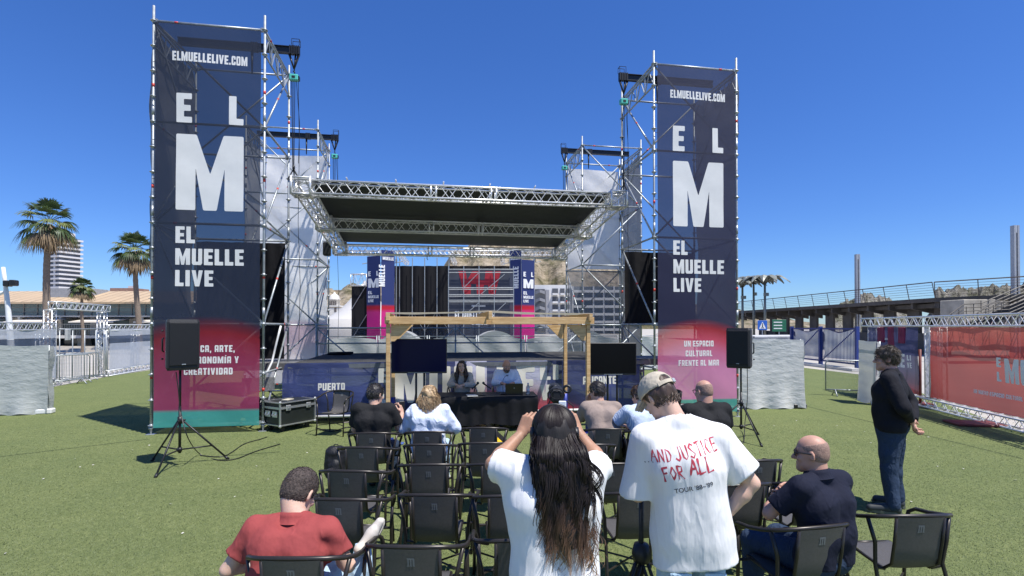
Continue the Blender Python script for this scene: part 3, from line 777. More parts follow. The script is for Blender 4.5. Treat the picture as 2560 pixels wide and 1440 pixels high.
def skirt():
    v = .60
    ua, z0 = UZ(706, 1040, v); ub = Uat(1600, v)
    o = empty('stage_skirt', S(ua, v), ANG, 'long navy stage skirt banner with large pale lettering and light panels', 'stage skirt')
    L = ub-ua
    m, n, l, b = newmat('skirt_print')
    tc = n.new('ShaderNodeTexCoord'); sp = n.new('ShaderNodeSeparateXYZ'); l.new(tc.outputs['Object'], sp.inputs[0])
    def band(px0, px1):
        a = n.new('ShaderNodeMath'); a.operation = 'GREATER_THAN'; a.inputs[1].default_value = Uat(px0, v)-ua; l.new(sp.outputs['X'], a.inputs[0])
        c = n.new('ShaderNodeMath'); c.operation = 'LESS_THAN'; c.inputs[1].default_value = Uat(px1, v)-ua; l.new(sp.outputs['X'], c.inputs[0])
        q = n.new('ShaderNodeMath'); q.operation = 'MULTIPLY'; l.new(a.outputs[0], q.inputs[0]); l.new(c.outputs[0], q.inputs[1]); return q
    b1 = band(1138, 1217); b2 = band(1291, 1368); b3 = band(978, 992)
    s1 = n.new('ShaderNodeMath'); s1.operation = 'MAXIMUM'; l.new(b1.outputs[0], s1.inputs[0]); l.new(b2.outputs[0], s1.inputs[1])
    s2 = n.new('ShaderNodeMath'); s2.operation = 'MAXIMUM'; l.new(s1.outputs[0], s2.inputs[0]); l.new(b3.outputs[0], s2.inputs[1])
    mid = Uat(1240, v)-ua
    # red dome low in the middle
    xa = n.new('ShaderNodeMath'); xa.operation = 'SUBTRACT'; xa.inputs[1].default_value = mid; l.new(sp.outputs['X'], xa.inputs[0])
    xb = n.new('ShaderNodeMath'); xb.operation = 'MULTIPLY'; l.new(xa.outputs[0], xb.inputs[0]); l.new(xa.outputs[0], xb.inputs[1])
    xc = n.new('ShaderNodeMath'); xc.operation = 'MULTIPLY_ADD'; xc.inputs[1].default_value = .10; l.new(xb.outputs[0], xc.inputs[0]); l.new(sp.outputs['Z'], xc.inputs[2])
    nav = ramp(n, l, xc.outputs[0], [(.25, (.38, .02, .03)), (.52, (.34, .025, .04)), (.68, (.060, .055, .14)), (1, (.055, .07, .19))])
    lil = ramp(n, l, xc.outputs[0], [(.25, (.50, .04, .06)), (.5, (.55, .13, .17)), (.78, (.60, .48, .58)), (1, (.58, .58, .74))])
    big = n.new('ShaderNodeMath'); big.operation = 'ABSOLUTE'; l.new(xa.outputs[0], big.inputs[0])
    far = n.new('ShaderNodeMath'); far.operation = 'GREATER_THAN'; far.inputs[1].default_value = 2.6; l.new(big.outputs[0], far.inputs[0])
    mx0 = n.new('ShaderNodeMixRGB'); l.new(far.outputs[0], mx0.inputs[0]); l.new(nav.outputs[0], mx0.inputs[1]); mx0.inputs[2].default_value = (.058, .078, .22, 1)
    mx = n.new('ShaderNodeMixRGB'); l.new(s2.outputs[0], mx.inputs[0]); l.new(mx0.outputs[0], mx.inputs[1]); l.new(lil.outputs[0], mx.inputs[2])
    l.new(mx.outputs[0], b.inputs['Base Color']); b.inputs['Roughness'].default_value = .5
    t = noise(n, l, 2, 4, stretch=(1, 1, 2)); bp = n.new('ShaderNodeBump'); bp.inputs['Strength'].default_value = .4; bp.inputs['Distance'].default_value = .05
    l.new(t.outputs['Fac'], bp.inputs['Height']); l.new(bp.outputs['Normal'], b.inputs['Normal'])
    sheer(m, .90, .25)
    H = 1.22
    def surf(s, t):
        x = s*L; z = .14+t*H*(1-.04*max(0, .03-s)/.03) if False else .14+t*(1.19-.22*max(0, 1-s/.012)**2*(1 if s < .012 else 0))
        return (x, .018*sin(x*2.1+z*3)+.012*sin(z*7+x)+.006*sin(x*9+z*5), z)
    g = MB(); g.smooth = True; g.grid(surf, 150, 16); g.build('sheet', m, o)
    def pz(px, py): u, z = UZ(px, py, v); return u-ua, z
    def place(x, y):
        p = surf(x/L, (y-.14)/1.19); return (x, p[1]-.004, y)
    it = []
    def T(s, px0, px1, ytop, ybot, **kw):
        x0, z0 = pz(px0, ybot); x1, z1 = pz(px0, ytop); xe, _ = pz(px1, ybot); size = z1-z0
        _, w = text_polys(s, size); it.append((s, x0, z0, size, 'l', {'sx': (xe-x0)/w, **kw}))
    T('PUERTO', 796, 863, 958, 976)
    T('E', 946, 974, 921, 957); T('L', 947, 974, 970, 1008)
    T('MUELLE', 988, 1337, 917, 1008)
    T('LI', 1350, 1396, 912, 950); T('VE', 1350, 1398, 962, 1001)
    T('ALICANTE', 1457, 1540, 941, 961)
    ms = letter_mat('skirt_white', (.86, .84, .74), 1.)
    sign_text(it, place, 'lettering', ms, o)
skirt()
def back_rail():
    root = empty('back_railing', S(2.07, 5.45), ANG, 'scaffold railing with grey mesh cloth along the back of the stage', 'railing')
    L = 8.43; n = 4
    for i in range(n+1):
        p = post_mesh(2.2, seed=i, base=True); p.build('post', [M_galv, M_red], root, loc=(L*i/n, 0, 0))
    for z in (2.07, 1.6, 1.2):
        p = bar((0, 0, z), (L, 0, z)); p.build('rail', [M_galv, M_red], root)
    for i, (a, b_) in enumerate(((1, 0), (0, 1), (1, 0), (0, 1))):
        x0 = L*i/n; x1 = L*(i+1)/n
        p = bar((x0, 0, .2 if a == 0 else 2.07), (x1, 0, .2 if a else 2.07), r=.02); p.build('brace', [M_galv, M_red], root)
    m = sheer(cloth('rail_mesh', (.13, .14, .16), fold=2, weave=200), .38, .2)
    g = MB(); g.smooth = True; g.grid(lambda s, t: (.1+s*(L-.2), .05+.015*sin(s*40), 1.3+t*.73), 60, 3); g.build('mesh_cloth', m, root)
back_rail()

# ---------------------------------------------------------------- timber canopy over the table
def wood_mat():
    m, n, l, b = newmat('pale_pine')
    t = noise(n, l, 7, 5, stretch=(1, 8, 8)); t2 = noise(n, l, 30, 4, stretch=(.12, 1, 1))
    r = ramp(n, l, t2.outputs['Fac'], [(.3, (.46, .27, .11)), (.55, (.62, .41, .19)), (.75, (.70, .50, .27))])
    v = n.new('ShaderNodeTexVoronoi'); v.inputs['Scale'].default_value = 3.2
    tc = n.new('ShaderNodeTexCoord'); l.new(tc.outputs['Object'], v.inputs['Vector'])
    k = ramp(n, l, v.outputs['Distance'], [(.03, (.25, .12, .04)), (.055, (1, 1, 1))])
    mx = n.new('ShaderNodeMixRGB'); mx.blend_type = 'MULTIPLY'; mx.inputs[0].default_value = 1
    l.new(r.outputs['Color'], mx.inputs[1]); l.new(k.outputs['Color'], mx.inputs[2]); l.new(mx.outputs[0], b.inputs['Base Color'])
    b.inputs['Roughness'].default_value = .65; return m
M_wood = wood_mat()
def canopy():
    u0, u1 = 4.62, 8.52; v0, v1 = -1.25, .48
    root = empty('timber_canopy', S(0, 0), ANG, 'pale pine canopy frame with white cloth top over the speakers\' table', 'canopy')
    blue = mat('blue_post_sleeve', (.02, .035, .22), .45, .3, .1)
    for (u, v) in ((u0, v0), (u1, v0), (u0, v1), (u1, v1)):
        p = MB(); p.box((u, v, 1.40), (.078, .078, 1.68), bev=.006); q = p.build('post', M_wood, root)
        s = MB(); s.tube((u, v, 0), (u, v, .57), .055, n=12); s.box((u, v, .006), (.2, .2, .012)); s.build('sleeve', blue, root)
    um = Uat(1222, v0)
    for v, nm in ((v0, 'front_beam'), (v1, 'rear_beam')):
        dv = -.075 if v == v0 else .075
        for a, b_ in ((u0-.06, um-.06), (um+.05, u1+.1)):
            p = MB(); p.box(((a+b_)/2, v+dv, 2.235), (b_-a, .045, .135), bev=.004); p.build(nm, M_wood, root)
    for u in (u0, u1):
        p = MB(); p.box((u, (v0+v1)/2, 2.30), (.07, v1-v0+.4, .14), bev=.004); p.build('side_beam', M_wood, root)
    p = MB(); p.box((um, (v0+v1)/2, 2.33), (.07, v1-v0+.5, .15), bev=.004); p.build('ridge_beam', M_wood, root)
    for (u, v, s) in ((u0, v0, 1), (u1, v0, -1), (u0, v1, 1), (u1, v1, -1)):
        p = MB(); y0, y1 = v-.022, v+.022
        A = [(u+s*.05, 1.86), (u+s*.42, 2.16), (u+s*.24, 2.16), (u+s*.05, 2.02)]
        A = [(u+s*.05, 1.84), (u+s*.12, 1.84), (u+s*.44, 2.155), (u+s*.05, 2.155)]
        vs = [(x, y0, z) for x, z in A]+[(x, y1, z) for x, z in A]
        f = [(0, 1, 2, 3), (7, 6, 5, 4), (0, 4, 5, 1), (1, 5, 6, 2), (2, 6, 7, 3), (3, 7, 4, 0)]
        p.add(vs, f); p.build('knee_brace', M_wood, root)
    m = cloth('canopy_cloth', (.72, .69, .62), fold=3, weave=150); sheer(m, 1.0, .18)
    def sf(s, t):
        u = u0-.05+s*(u1-u0+.1); v = v0-.04+t*(.04-v0); d = abs(u-um)/2.0
        sag = -.03*sin(pi*min(d, 1))
        return (u, v, 2.385+.045*(1-min(d, 1))+sag*.6+.012*sin(s*22+t*3)*sin(pi*t)-.01*sin(pi*t))
    g = MB(); g.smooth = True; g.grid(sf, 60, 12); g.build('cloth_top', m, root)
canopy()
# ---------------------------------------------------------------- terrain
def npnoise(seed, n=9, base=1.0):
    rg = np.random.RandomState(seed); K = [(rg.normal(size=2)*base*(1.55**i), rg.uniform(0, 6.3), .62**i) for i in range(n)]
    def f(x, y):
        a = 0
        for k, p, w in K: a += w*sin(k[0]*x+k[1]*y+p+1.3*sin(k[1]*x*.7-k[0]*y*.6+p*2))
        return a
    return f
def rock_mat(name, a, b_, c_, sc_=.03, bump=1.0, dist=4.0):
    m, n, l, b = newmat(name)
    t = noise(n, l, sc_, 8, rough=.7); t2 = noise(n, l, sc_*4, 6, rough=.75, stretch=(1, 1, 1.6)); 
    r = ramp(n, l, t2.outputs['Fac'], [(.36, c_), (.44, a), (.62, b_)])
    r2 = ramp(n, l, t.outputs['Fac'], [(.46, (1, 1, 1)), (.60, (.30, .33, .20))])
    mx = n.new('ShaderNodeMixRGB'); mx.blend_type = 'MULTIPLY'; mx.inputs[0].default_value = 1
    l.new(r.outputs['Color'], mx.inputs[1]); l.new(r2.outputs['Color'], mx.inputs[2]); l.new(mx.outputs[0], b.inputs['Base Color'])
    b.inputs['Roughness'].default_value = .95
    bp = n.new('ShaderNodeBump'); bp.inputs['Strength'].default_value = bump; bp.inputs['Distance'].default_value = dist
    l.new(t2.outputs['Fac'], bp.inputs['Height']); l.new(bp.outputs['Normal'], b.inputs['Normal'])
    return m
def hill(name, prof, Y, depth, m, rough, seed, nx=150, ny=26):
    nf = npnoise(seed, 9, 1.0)
    xs = np.linspace(prof[0][0], prof[-1][0], nx+1)
    def fn(s, t):
        px = prof[0][0]+s*(prof[-1][0]-prof[0][0]); py = np.interp(px, [p[0] for p in prof], [p[1] for p in prof])
        yy = Y+t*depth; top = P(px, py, Y+depth*.6).z; x = P(px, 816, Y+depth*.6).x*(.93+.07*t/.6)
        w = (min(t/.6, 1))**.75 if t < .6 else 1-(t-.6)/.4*.6
        edge = min(1, s*12, (1-s)*12)
        h = top*w*(1+.04*edge*nf(s*60, t*22))+rough*nf(s*90+5, t*30)*w*edge
        return (x, yy+rough*1.5*nf(s*50, t*17+3), max(-1, h) if 0 < t < 1 else -1)
    g = MB(); g.smooth = False; g.grid(fn, nx, ny)
    return g.build(name, m, kind='structure')
M_rock = rock_mat('hill_rock', (.30, .24, .16), (.46, .38, .27), (.10, .10, .055))
hill('hill', [(640, 790), (740, 755), (800, 735), (850, 722), (890, 712), (980, 705), (1080, 690), (1120, 655), (1150, 622), (1190, 600), (1270, 588), (1380, 592), (1450, 606), (1500, 640), (1560, 676), (1640, 730), (1800, 775), (2000, 806)], 420, 200, M_rock, 2.2, 3, 220, 46)
M_rock2 = rock_mat('mound_rock', (.24, .22, .17), (.40, .37, .31), (.07, .065, .05), .5, 1, .5)
hill('rock_mound', [(2085, 775), (2110, 752), (2150, 738), (2200, 736), (2240, 750), (2290, 775)], 75, 9, M_rock2, .18, 5, 60, 12)
hill('rock_mound', [(2325, 780), (2345, 728), (2380, 712), (2440, 706), (2500, 714), (2560, 706), (2640, 712), (2700, 770)], 47, 8, M_rock2, .16, 8, 80, 12)
# castle wall crest at the left end of the hill
c = MB(); p = P(845, 727, 530)
c.box((p.x, 541, p.z-3), (46, 3, 9)); c.box((p.x+19, 539, p.z), (9, 5, 9)); c.box((p.x-12, 539, p.z-1), (6, 4, 8))
c.build('castle_wall', mat('castle_stone', (.42, .33, .22), .9, 0, .2, .2), label='low sandstone castle wall along the crest of the far left hill', cat='castle wall')

# ---------------------------------------------------------------- buildings, left
def seaside():
    Y = 45.; z = lambda py: P(100, py, Y).z
    x0 = P(-260, 800, Y).x; x1 = P(640, 800, Y).x
    root = empty('terrace_building', (x0, Y, 0), 0, 'long low terrace building with sloping beige roof and glass band', 'building')
    L = x1-x0; W = mat('stucco_white', (.62, .60, .56), .8, 0, .1, 1); G = mat('dark_shop_glass', (.03, .04, .05), .12, 0, .3, .6, spec=.8)
    GB = mat('pale_glass', (.20, .27, .30), .15, 0, .15, .5, spec=.8); RF = mat('beige_roof', (.50, .37, .23), .6, 0, .1, .6); FR = mat('window_frame_grey', (.30, .31, .32), .5)
    zr0, zr1, zg, zt, zs = z(757), z(723), z(792), z(795), z(838)
    b = MB(); b.quad((0, -1.6, zr0), (L, -1.6, zr0), (L, 2.6, zr1), (0, 2.6, zr1)); b.quad((0, 2.6, zr1), (L, 2.6, zr1), (L, 9, zr0), (0, 9, zr0))
    b.quad((0, -1.6, zr0-.15), (L, -1.6, zr0-.15), (L, -1.6, zr0), (0, -1.6, zr0))
    b.build('roof', RF, root)
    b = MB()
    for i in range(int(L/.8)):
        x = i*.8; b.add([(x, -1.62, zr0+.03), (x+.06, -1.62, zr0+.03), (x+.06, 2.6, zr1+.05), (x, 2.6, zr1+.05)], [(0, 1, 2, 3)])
    b.build('roof_seams', mat('roof_seam_tan', (.36, .27, .17), .6), root)  # seam strips in a darker tan than the roof sheet
    b = MB(); b.box((L/2, 4, zg/2+zr0/2), (L, 7, zr0-zg)); b.build('upper_glass', GB, root)
    b = MB()
    for i in range(int(L/1.15)): b.box((i*1.15, .46, (zg+zr0)/2), (.06, .06, zr0-zg))
    for q in (.35, .68): b.box((L/2, .45, zg+(zr0-zg)*q), (L, .05, .05))
    b.build('glazing_bars', FR, root)
    b = MB(); b.box((L/2, 4.4, (zs+zg)/2), (L, 6, zg-zs-.02)); b.build('cafe_glass', G, root)
    b = MB(); b.box((L/2, 1.6, zs-.12), (L, 5.2, .24)); b.box((L/2, 1.6, zg+.03), (L, 4.4, .12)); b.build('terrace_slab', W, root)
    for i in range(int(L/3.4)):
        b = MB(); b.box((i*3.4+.6, -.4, (zs+zg)/2), (.18, .18, zg-zs)); b.build('column', W, root); b = MB(); b.box((i*3.4+2.2, 1.35, (zs+zg)/2), (.9, .12, zg-zs-.04)); b.build('wall_pier', W, root)
    M_aw = mat('awning_cream', (.68, .62, .52), .8, 0, .1, 2)
    for i in range(int(L/5.2)):
        b = MB(); x = i*5.2+.9; b.quad((x, -2.4, zg-.42), (x+3.6, -2.4, zg-.42), (x+3.6, .8, zg-.02), (x, .8, zg-.02)); b.quad((x, -2.4, zg-.42), (x+3.6, -2.4, zg-.42), (x+3.6, -2.4, zg-.52), (x, -2.4, zg-.52)); b.build('awning', M_aw, root)
    b = MB()
    for i in range(int(L/.14)): b.box((i*.14, -.92, zs+.45), (.02, .02, .9))
    b.box((L/2, -.92, zs+.92), (L, .05, .05)); b.build('terrace_railing', M_galv, root)
    b = MB(); b.box((L/2, 4.2, zs/2-.1), (L, 5, zs-.2)); b.build('lower_glass', G, root)
    for i in range(int(L/2.9)): b = MB(); b.box((i*2.9+.3, 1.4, zs/2-.05), (.7, .7, zs-.24)); b.build('lower_pier', W, root)
    for k in range(4):
        s = MB(); s.box((L/2, -2-k*.75, .42-k*.12), (L, .8, .22)); s.build('step', mat('step_stone', (.50, .46, .39), .85, 0, .15, 1.2), root)
    # skylight on the roof
    for px in (165,):
        q = P(px, 735, Y); b = MB(); b.box((q.x-x0, 1.2, q.z+.1), (3.6, 2.2, .8)); b.build('skylight', FR, root)
seaside()
def resid_tower():
    Y = 300.; x = P(158, 800, Y).x
    root = empty('apartment_tower', (x, Y, 0), radians(-18), 'tall white apartment tower with stacked balcony rings behind the tallest palm', 'building')
    top = P(158, 597, Y).z; W = mat('tower_white', (.62, .60, .58), .8, 0, .05, .3); D = mat('tower_recess', (.10, .11, .13), .5, 0, .3, .3)
    b = MB(); b.box((0, 0, top/2), (10.5, 10.5, top)); b.build('core', D, root)
    n = 22
    for i in range(n):
        z = top-.9-i*2.45
        if z < 1: break
        s = MB(); s.box((0, 0, z), (12.4, 12.4, .95)); s.build('balcony_ring', W, root)
        w = MB(); w.box((-3.6, -5.4, z+1.2), (1.6, .6, 1.5)); w.box((1.6, -5.4, z+1.2), (1.2, .6, 1.5)); w.build('wall_panel', W, root)
    c = MB(); c.box((-1, 0, top+1.6), (8, 8, 3.4)); c.box((-1.5, 0, top+4), (4, 4, 1.6)); c.build('penthouse', W, root)
    q = P(325, 722, 200)
    r = empty('rooftop_block', (q.x, 200, 0), 0, 'far brown brick rooftop block with white plant boxes above the terrace roof', 'building')
    b = MB(); b.box((0, 0, q.z/2), (9, 8, q.z)); b.build('wall', mat('brown_brick_far', (.30, .17, .12), .8, 0, .2, .5), r)
    b = MB(); b.box((-5.6, 0, q.z/2-.6), (3.4, 6, q.z-.3)); b.box((1, 0, q.z+.5), (2, 2, 1)); b.build('plant_room', W, r)
resid_tower()
def lamp_mast():
    Y = 19.; a = P(26, 700, Y); base = GZ(30, 958); Y = base.y
    root = empty('lamp_mast', (base.x, base.y, 0), 0, 'white leaning lamp mast with floodlights at the left edge', 'lamp mast')
    t = P(8, 668, Y)
    pts = []
    for i in range(9):
        q = i/8; pts.append((( t.x-base.x)*q**1.7, 0, t.z*q))
    b = MB(); b.path(pts, [.13-.07*i/8 for i in range(9)], n=10); b.build('mast', M_white, root)
    k = pts[-2]
    b = MB(); b.path([(k[0]-.9, 0, k[2]-.62), (k[0]-.2, 0, k[2]-.45), (k[0]+.05, 0, k[2]-.35)], [.04, .07, .05], n=8); b.build('arm', M_white, root)
    for dx in (.2, .42):
        f = MB(); f.box((k[0]+dx, -.1, k[2]-.1+dx*.1), (.2, .3, .22), rz=.3, bev=.03); f.build('floodlight', M_black, root)
lamp_mast()

# ---------------------------------------------------------------- palms
M_bark = mat('palm_bark', (.20, .155, .115), .95, 0, .45, 14, .8, 22, stretch=(1, 1, 3))
M_leaf = mat('palm_leaf', (.060, .095, .030), .5, 0, .35, 3); sheer(M_leaf, 1, .25)
M_leaf2 = mat('palm_leaf_pale', (.17, .20, .06), .55, 0, .3, 3); sheer(M_leaf2, 1, .25)
M_dead = mat('palm_dead_leaf', (.20, .145, .085), .9, 0, .4, 5); sheer(M_dead, 1, .15)
def fan_leaf(b, base, az, el, pet, R, rnd, droop=1.0):
    """a petiole and a fan of pointed leaflets whose tips hang"""
    d = Vector((cos(az)*cos(el), sin(az)*cos(el), sin(el))); side = Vector((-sin(az), cos(az), 0)); up = side.cross(d)*-1
    p0 = Vector(base); hub = p0+d*pet+Vector((0, 0, -.10*pet*pet*(1.2-el)))
    b.path([p0, p0+d*pet*.5, hub], [.022, .018, .012], n=3, cap=False)
    N = 17
    for i in range(N):
        a = (-1.25+2.5*i/(N-1))*1.05+rnd.uniform(-.05, .05)
        dd = (d*cos(a)+side*sin(a)).normalized(); L = R*(1-.18*abs(a))*rnd.uniform(.85, 1.1)
        w = side*cos(a)-d*sin(a)
        pts = []
        for k in range(5):
            q = k/4; pts.append(hub+dd*L*q*(1-.12*q*q)+Vector((0, 0, -droop*L*.62*q**2.3))+up*.05*q)
        wd = [.018, .045, .050, .030, .002]
        vs = []
        for k in range(5): vs += [pts[k]-w*wd[k]+Vector((0, 0, .012)), pts[k]+w*wd[k]]
        b.add(vs, [(2*k, 2*k+1, 2*k+3, 2*k+2) for k in range(4)])
def palm(px, cy, Y, top, span, trunk_r, label, seed, skirt=1.):
    rnd = random.Random(seed); base = P(px[0], 816, Y); hubp = P(px[1], cy, Y); x = base.x
    root = empty('palm_tree', (x, Y, 0), 0, label, 'palm tree', 'fan palms on the left')
    H = hubp.z; R = span/2; dx = hubp.x-x
    b = MB(); pts = []; rr = []
    N = int(H/.22)
    for i in range(N+1):
        q = i/N; pts.append((dx*q**1.4+.05*sin(q*7), 0, H*q)); rr.append(trunk_r*(1.25-.4*q+.25*max(0, 1-q*8))*(1+.07*(i % 2)+rnd.uniform(-.03, .03)))
    b.path(pts, rr, n=11); b.build('trunk', M_bark, root)
    hub = Vector((dx, 0, H))
    g1 = MB(); g2 = MB(); g3 = MB()
    for i in range(27):
        az = i*2.4+rnd.uniform(-.2, .2); el = 1.35-1.65*(i/26)**.9+rnd.uniform(-.1, .1)
        tgt = g1 if (i % 3 or el > .6) else g2
        fan_leaf(tgt, hub+Vector((0, 0, .15)), az, el, R*.48*rnd.uniform(.8, 1.1), R*.55, rnd, .5+.9*max(0, .7-el))
    for i in range(13):
        az = i*2.4+.5; fan_leaf(g3 if i % 3 else g2, hub, az, -.5+rnd.uniform(-.25, .2), R*.5, R*.52, rnd, 1.5)
    for i in range(int(70*skirt)):
        az = rnd.uniform(0, 6.3); z0 = H-rnd.uniform(.0, .28)*span*skirt; L = R*.42*rnd.uniform(.6, 1.25)
        d = Vector((cos(az), sin(az), 0)); s = Vector((-sin(az), cos(az), 0)); p = Vector((dx, 0, z0))+d*trunk_r
        for k in range(4):
            o = s*rnd.uniform(-.14, .14); q1 = p+d*rnd.uniform(.1, .28)*span*.22+o+Vector((0, 0, -L*.35)); q2 = q1+Vector((0, 0, -L*.7))+d*rnd.uniform(-.12, .05)+o
            g3.add([p-s*.03, p+s*.03, q1+s*.06, q1-s*.06, q2+s*.012, q2-s*.012], [(0, 1, 2, 3), (3, 2, 4, 5)])
    g1.build('green_fronds', M_leaf, root); g2.build('pale_fronds', M_leaf2, root); g3.build('dead_fronds', M_dead, root)
palm((114, 122), 560, 38, 480, 4.3, .20, 'tallest fan palm with a shaggy brown skirt, left of the scaffold', 1, 1.1)
palm((348, 336), 628, 41, 570, 3.6, .17, 'middle sized fan palm half hidden by the left tower', 2, 1.0)
palm((207, 205), 722, 40, 693, 1.9, .10, 'short young fan palm between the two taller ones', 3, .7)

# ---------------------------------------------------------------- wrapped fences and truss fences
def crumpled(name, col, transl=.25, alpha=1., fold=2.2):
    m = cloth(name, col, var=.04, weave=90, fold=fold, foldb=.5, rough=.5, vz=2.2); return sheer(m, alpha, transl)
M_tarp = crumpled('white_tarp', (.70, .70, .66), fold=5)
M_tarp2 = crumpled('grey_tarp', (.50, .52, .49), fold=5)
def tarp(a, b_, h, label, m, seed=0, wrap=.3, group=None, amp=.03):
    """a fence panel wrapped in tarp, standing on the line a-b"""
    a = Vector(a); b_ = Vector(b_); d = b_-a; L = d.length; rz = atan2(d.y, d.x)
    o = empty('wrapped_fence', (a.x, a.y, 0), rz, label, 'fence', group)
    nf = npnoise(seed, 6, 1.5)
    def sf(s, t):
        x = s*L; z = .02+t*(h-.02)
        e = amp*nf(x*1.0, z*2.2)*.22+amp*.05*sin(z*31+2.5*sin(x*2.1)+nf(x, z)*.6+seed)*(.4+.6*t)
        e += -.05*(1-t)**4*(1+sin(x*9))*1.2
        return (x, e-.04, z+.015*sin(x*5+seed)*(t > .97)+(0 if t > 0 else .02*sin(x*13)))
    g = MB(); g.smooth = True; g.grid(sf, int(L/.045), int(h/.035)); g.build('tarp', m, o)
    g = MB(); g.smooth = True; g.grid(lambda s, t: (L+.02*sin(t*9), s*wrap-.04+.02*sin(t*14+s*3), .03+t*(h-.05)), 8, 40); g.build('tarp_end', m, o)
    f = MB(); f.tube((.03, .06, 0), (.03, .06, h), .02); f.tube((L-.03, .06, 0), (L-.03, .06, h), .02); f.tube((.03, .06, h-.04), (L-.03, .06, h-.04), .02); f.tube((.03, .06, .15), (L-.03, .06, .15), .02)
    f.build('frame', M_galv, o)
    g = MB(); g.box((L-.1, .05, .06), (.35, .22, .12), bev=.02); g.build('foot_block', M_white if seed == 3 else M_black, o)
    return o
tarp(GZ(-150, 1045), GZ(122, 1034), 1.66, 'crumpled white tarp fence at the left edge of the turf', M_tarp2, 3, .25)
tarp(GZ(1800, 1022), GZ(2008, 1021), 1.79, 'crumpled white tarp fence beside the right speaker', M_tarp, 1, .3)
tarp(GZ(2152, 1003), GZ(2196, 1014), 1.72, 'narrow white tarp roll just behind the standing man on the right', M_tarp, 2, .10)
def truss_fence(A, B, label, htop=2.0, m_panel=None, panels=(), hb=.24, posts=(), low=True, extra=None):
    A = Vector(A); B = Vector(B); d = B-A; L = d.length; rz = atan2(d.y, d.x)
    root = empty('truss_fence', (A.x, A.y, 0), rz, label, 'truss fence')
    truss((0, 0, htop), (L, 0, htop), .26, hb, .022, .009, .42).build('top_truss', M_alu, root)
    if low: truss((0, 0, .03), (L, 0, .03), .26, .22, .022, .009, .42).build('bottom_truss', M_alu, root)
    for x in posts:
        truss((x, 0, .27), (x, 0, htop-.02), .24, .24, .02, .008, .42, up=Vector((0, 1, 0))).build('truss_post', M_alu, root)
    return root, L
# left: fence with a gate opening
LA = Vector((-15.35, 14.9, 0)); LD = Vector((-.23, 1, 0)).normalized()
def Lpt(y): return Vector((-17.2-.23*(y-22.8), y, 0))
rl, L1 = truss_fence(Lpt(12.8), Lpt(18.9), 'silver truss fence with pale mesh behind the left tarp', 2.0, posts=(.3, 3.2, 5.95))
rr_, L2 = truss_fence(Lpt(22.5), Lpt(40), 'silver truss fence with pale mesh running back beside the left tower', 1.95, posts=(.1, 3, 6, 9, 12, 15))
M_pale = sheer(cloth('pale_blue_mesh', (.62, .64, .70), fold=2, weave=100), .80, .3)
M_navy = sheer(cloth('navy_mesh', (.10, .13, .20), fold=2, weave=100), .75, .2)
for rt, L in ((rl, L1), (rr_, L2)):
    g = MB(); g.smooth = True; g.grid(lambda s, t: (s*L, -.15+.02*sin(s*L*3), .3+t*1.1), 30, 4); g.build('mesh_panel', M_pale, rt)
    g = MB(); g.smooth = True; g.grid(lambda s, t: (s*L, -.15+.02*sin(s*L*3), 1.41+t*.3), 30, 3); g.build('mesh_band', M_navy, rt)
    g = MB(); g.smooth = True; g.grid(lambda s, t: (s*L, -.15+.02*sin(s*L*3), 1.72+t*.3), 30, 3); g.build('mesh_top', M_pale, rt)
def gate_arch():
    a, b_ = Lpt(18.95), Lpt(22.6); d = b_-a; L = d.length
    root = empty('truss_gate', (a.x, a.y, 0), atan2(d.y, d.x), 'silver truss gate arch in the left fence in front of the terrace building', 'gate arch')
    truss((0, 0, 2.75), (L, 0, 2.75), .25, .25, .02, .009, .36).build('lintel_truss', M_alu, root)
    for x in (.1, L-.1): truss((x, 0, .05), (x, 0, 2.7), .25, .25, .02, .009, .36, up=Vector((0, 1, 0))).build('truss_post', M_alu, root)
    f = MB()
    for z in (.12, 2.02): f.tube((.2, -.1, z), (L-.2, -.1, z), .022)
    for i in range(5): f.tube((.25+i*(L-.5)/4, -.1, .12), (.25+i*(L-.5)/4, -.1, 2.02), .018)
    f.build('gate_leaf', M_galv, root)
    f = MB(); f.box((.35, -.3, 1.82), (.35, .08, .4), rz=.2, bev=.01); f.build('floodlight', mat('lamp_grey', (.45, .45, .44), .5), root)
gate_arch()
def barrier(loc, rz, L, label, group, mesh=False):
    root = empty('crowd_barrier', loc, rz, label, 'crowd barrier', group)
    f = MB(); f.path([(-L/2, 0, .15), (-L/2, 0, 1.0), (-L/2+.08, 0, 1.08), (L/2-.08, 0, 1.08), (L/2, 0, 1.0), (L/2, 0, .15)], .02, n=8); f.tube((-L/2, 0, .18), (L/2, 0, .18), .018); f.build('frame', M_galv, root)
    if mesh:
        g = MB(); g.quad((-L/2, 0, .18), (L/2, 0, .18), (L/2, 0, 1.07), (-L/2, 0, 1.07)); g.build('mesh_infill', sheer(mat('barrier_mesh', (.25, .30, .22), .5, .3, .1), .25), root)
    else:
        g = MB()
        for i in range(1, 14): g.tube((-L/2+i*L/14, 0, .18), (-L/2+i*L/14, 0, 1.07), .008, n=5)
        g.build('bars', M_galv, root)
    for x in (-L/2+.25, L/2-.25):
        g = MB(); g.path([(x, -.32, .01), (x, -.04, .18), (x, .04, .18), (x, .32, .01)], .018, n=6); g.build('foot', M_galv, root)
for i, (px, py, rz) in enumerate(((165, 963, 1.15), (178, 958, 1.2), (196, 952, 1.25))):
    barrier(GZ(px, py), rz, 1.5, ['steel crowd barrier nearest the left tarp, front of three', 'steel crowd barrier in the middle of the stack of three', 'steel crowd barrier at the back of the stack of three by the gate arch'][i], 'steel crowd barriers stacked on the left')
bp = GZ(2118, 990); barrier(bp, -.35, 1.15, 'small crowd barrier with mesh infill in front of the blue gate', None, True)

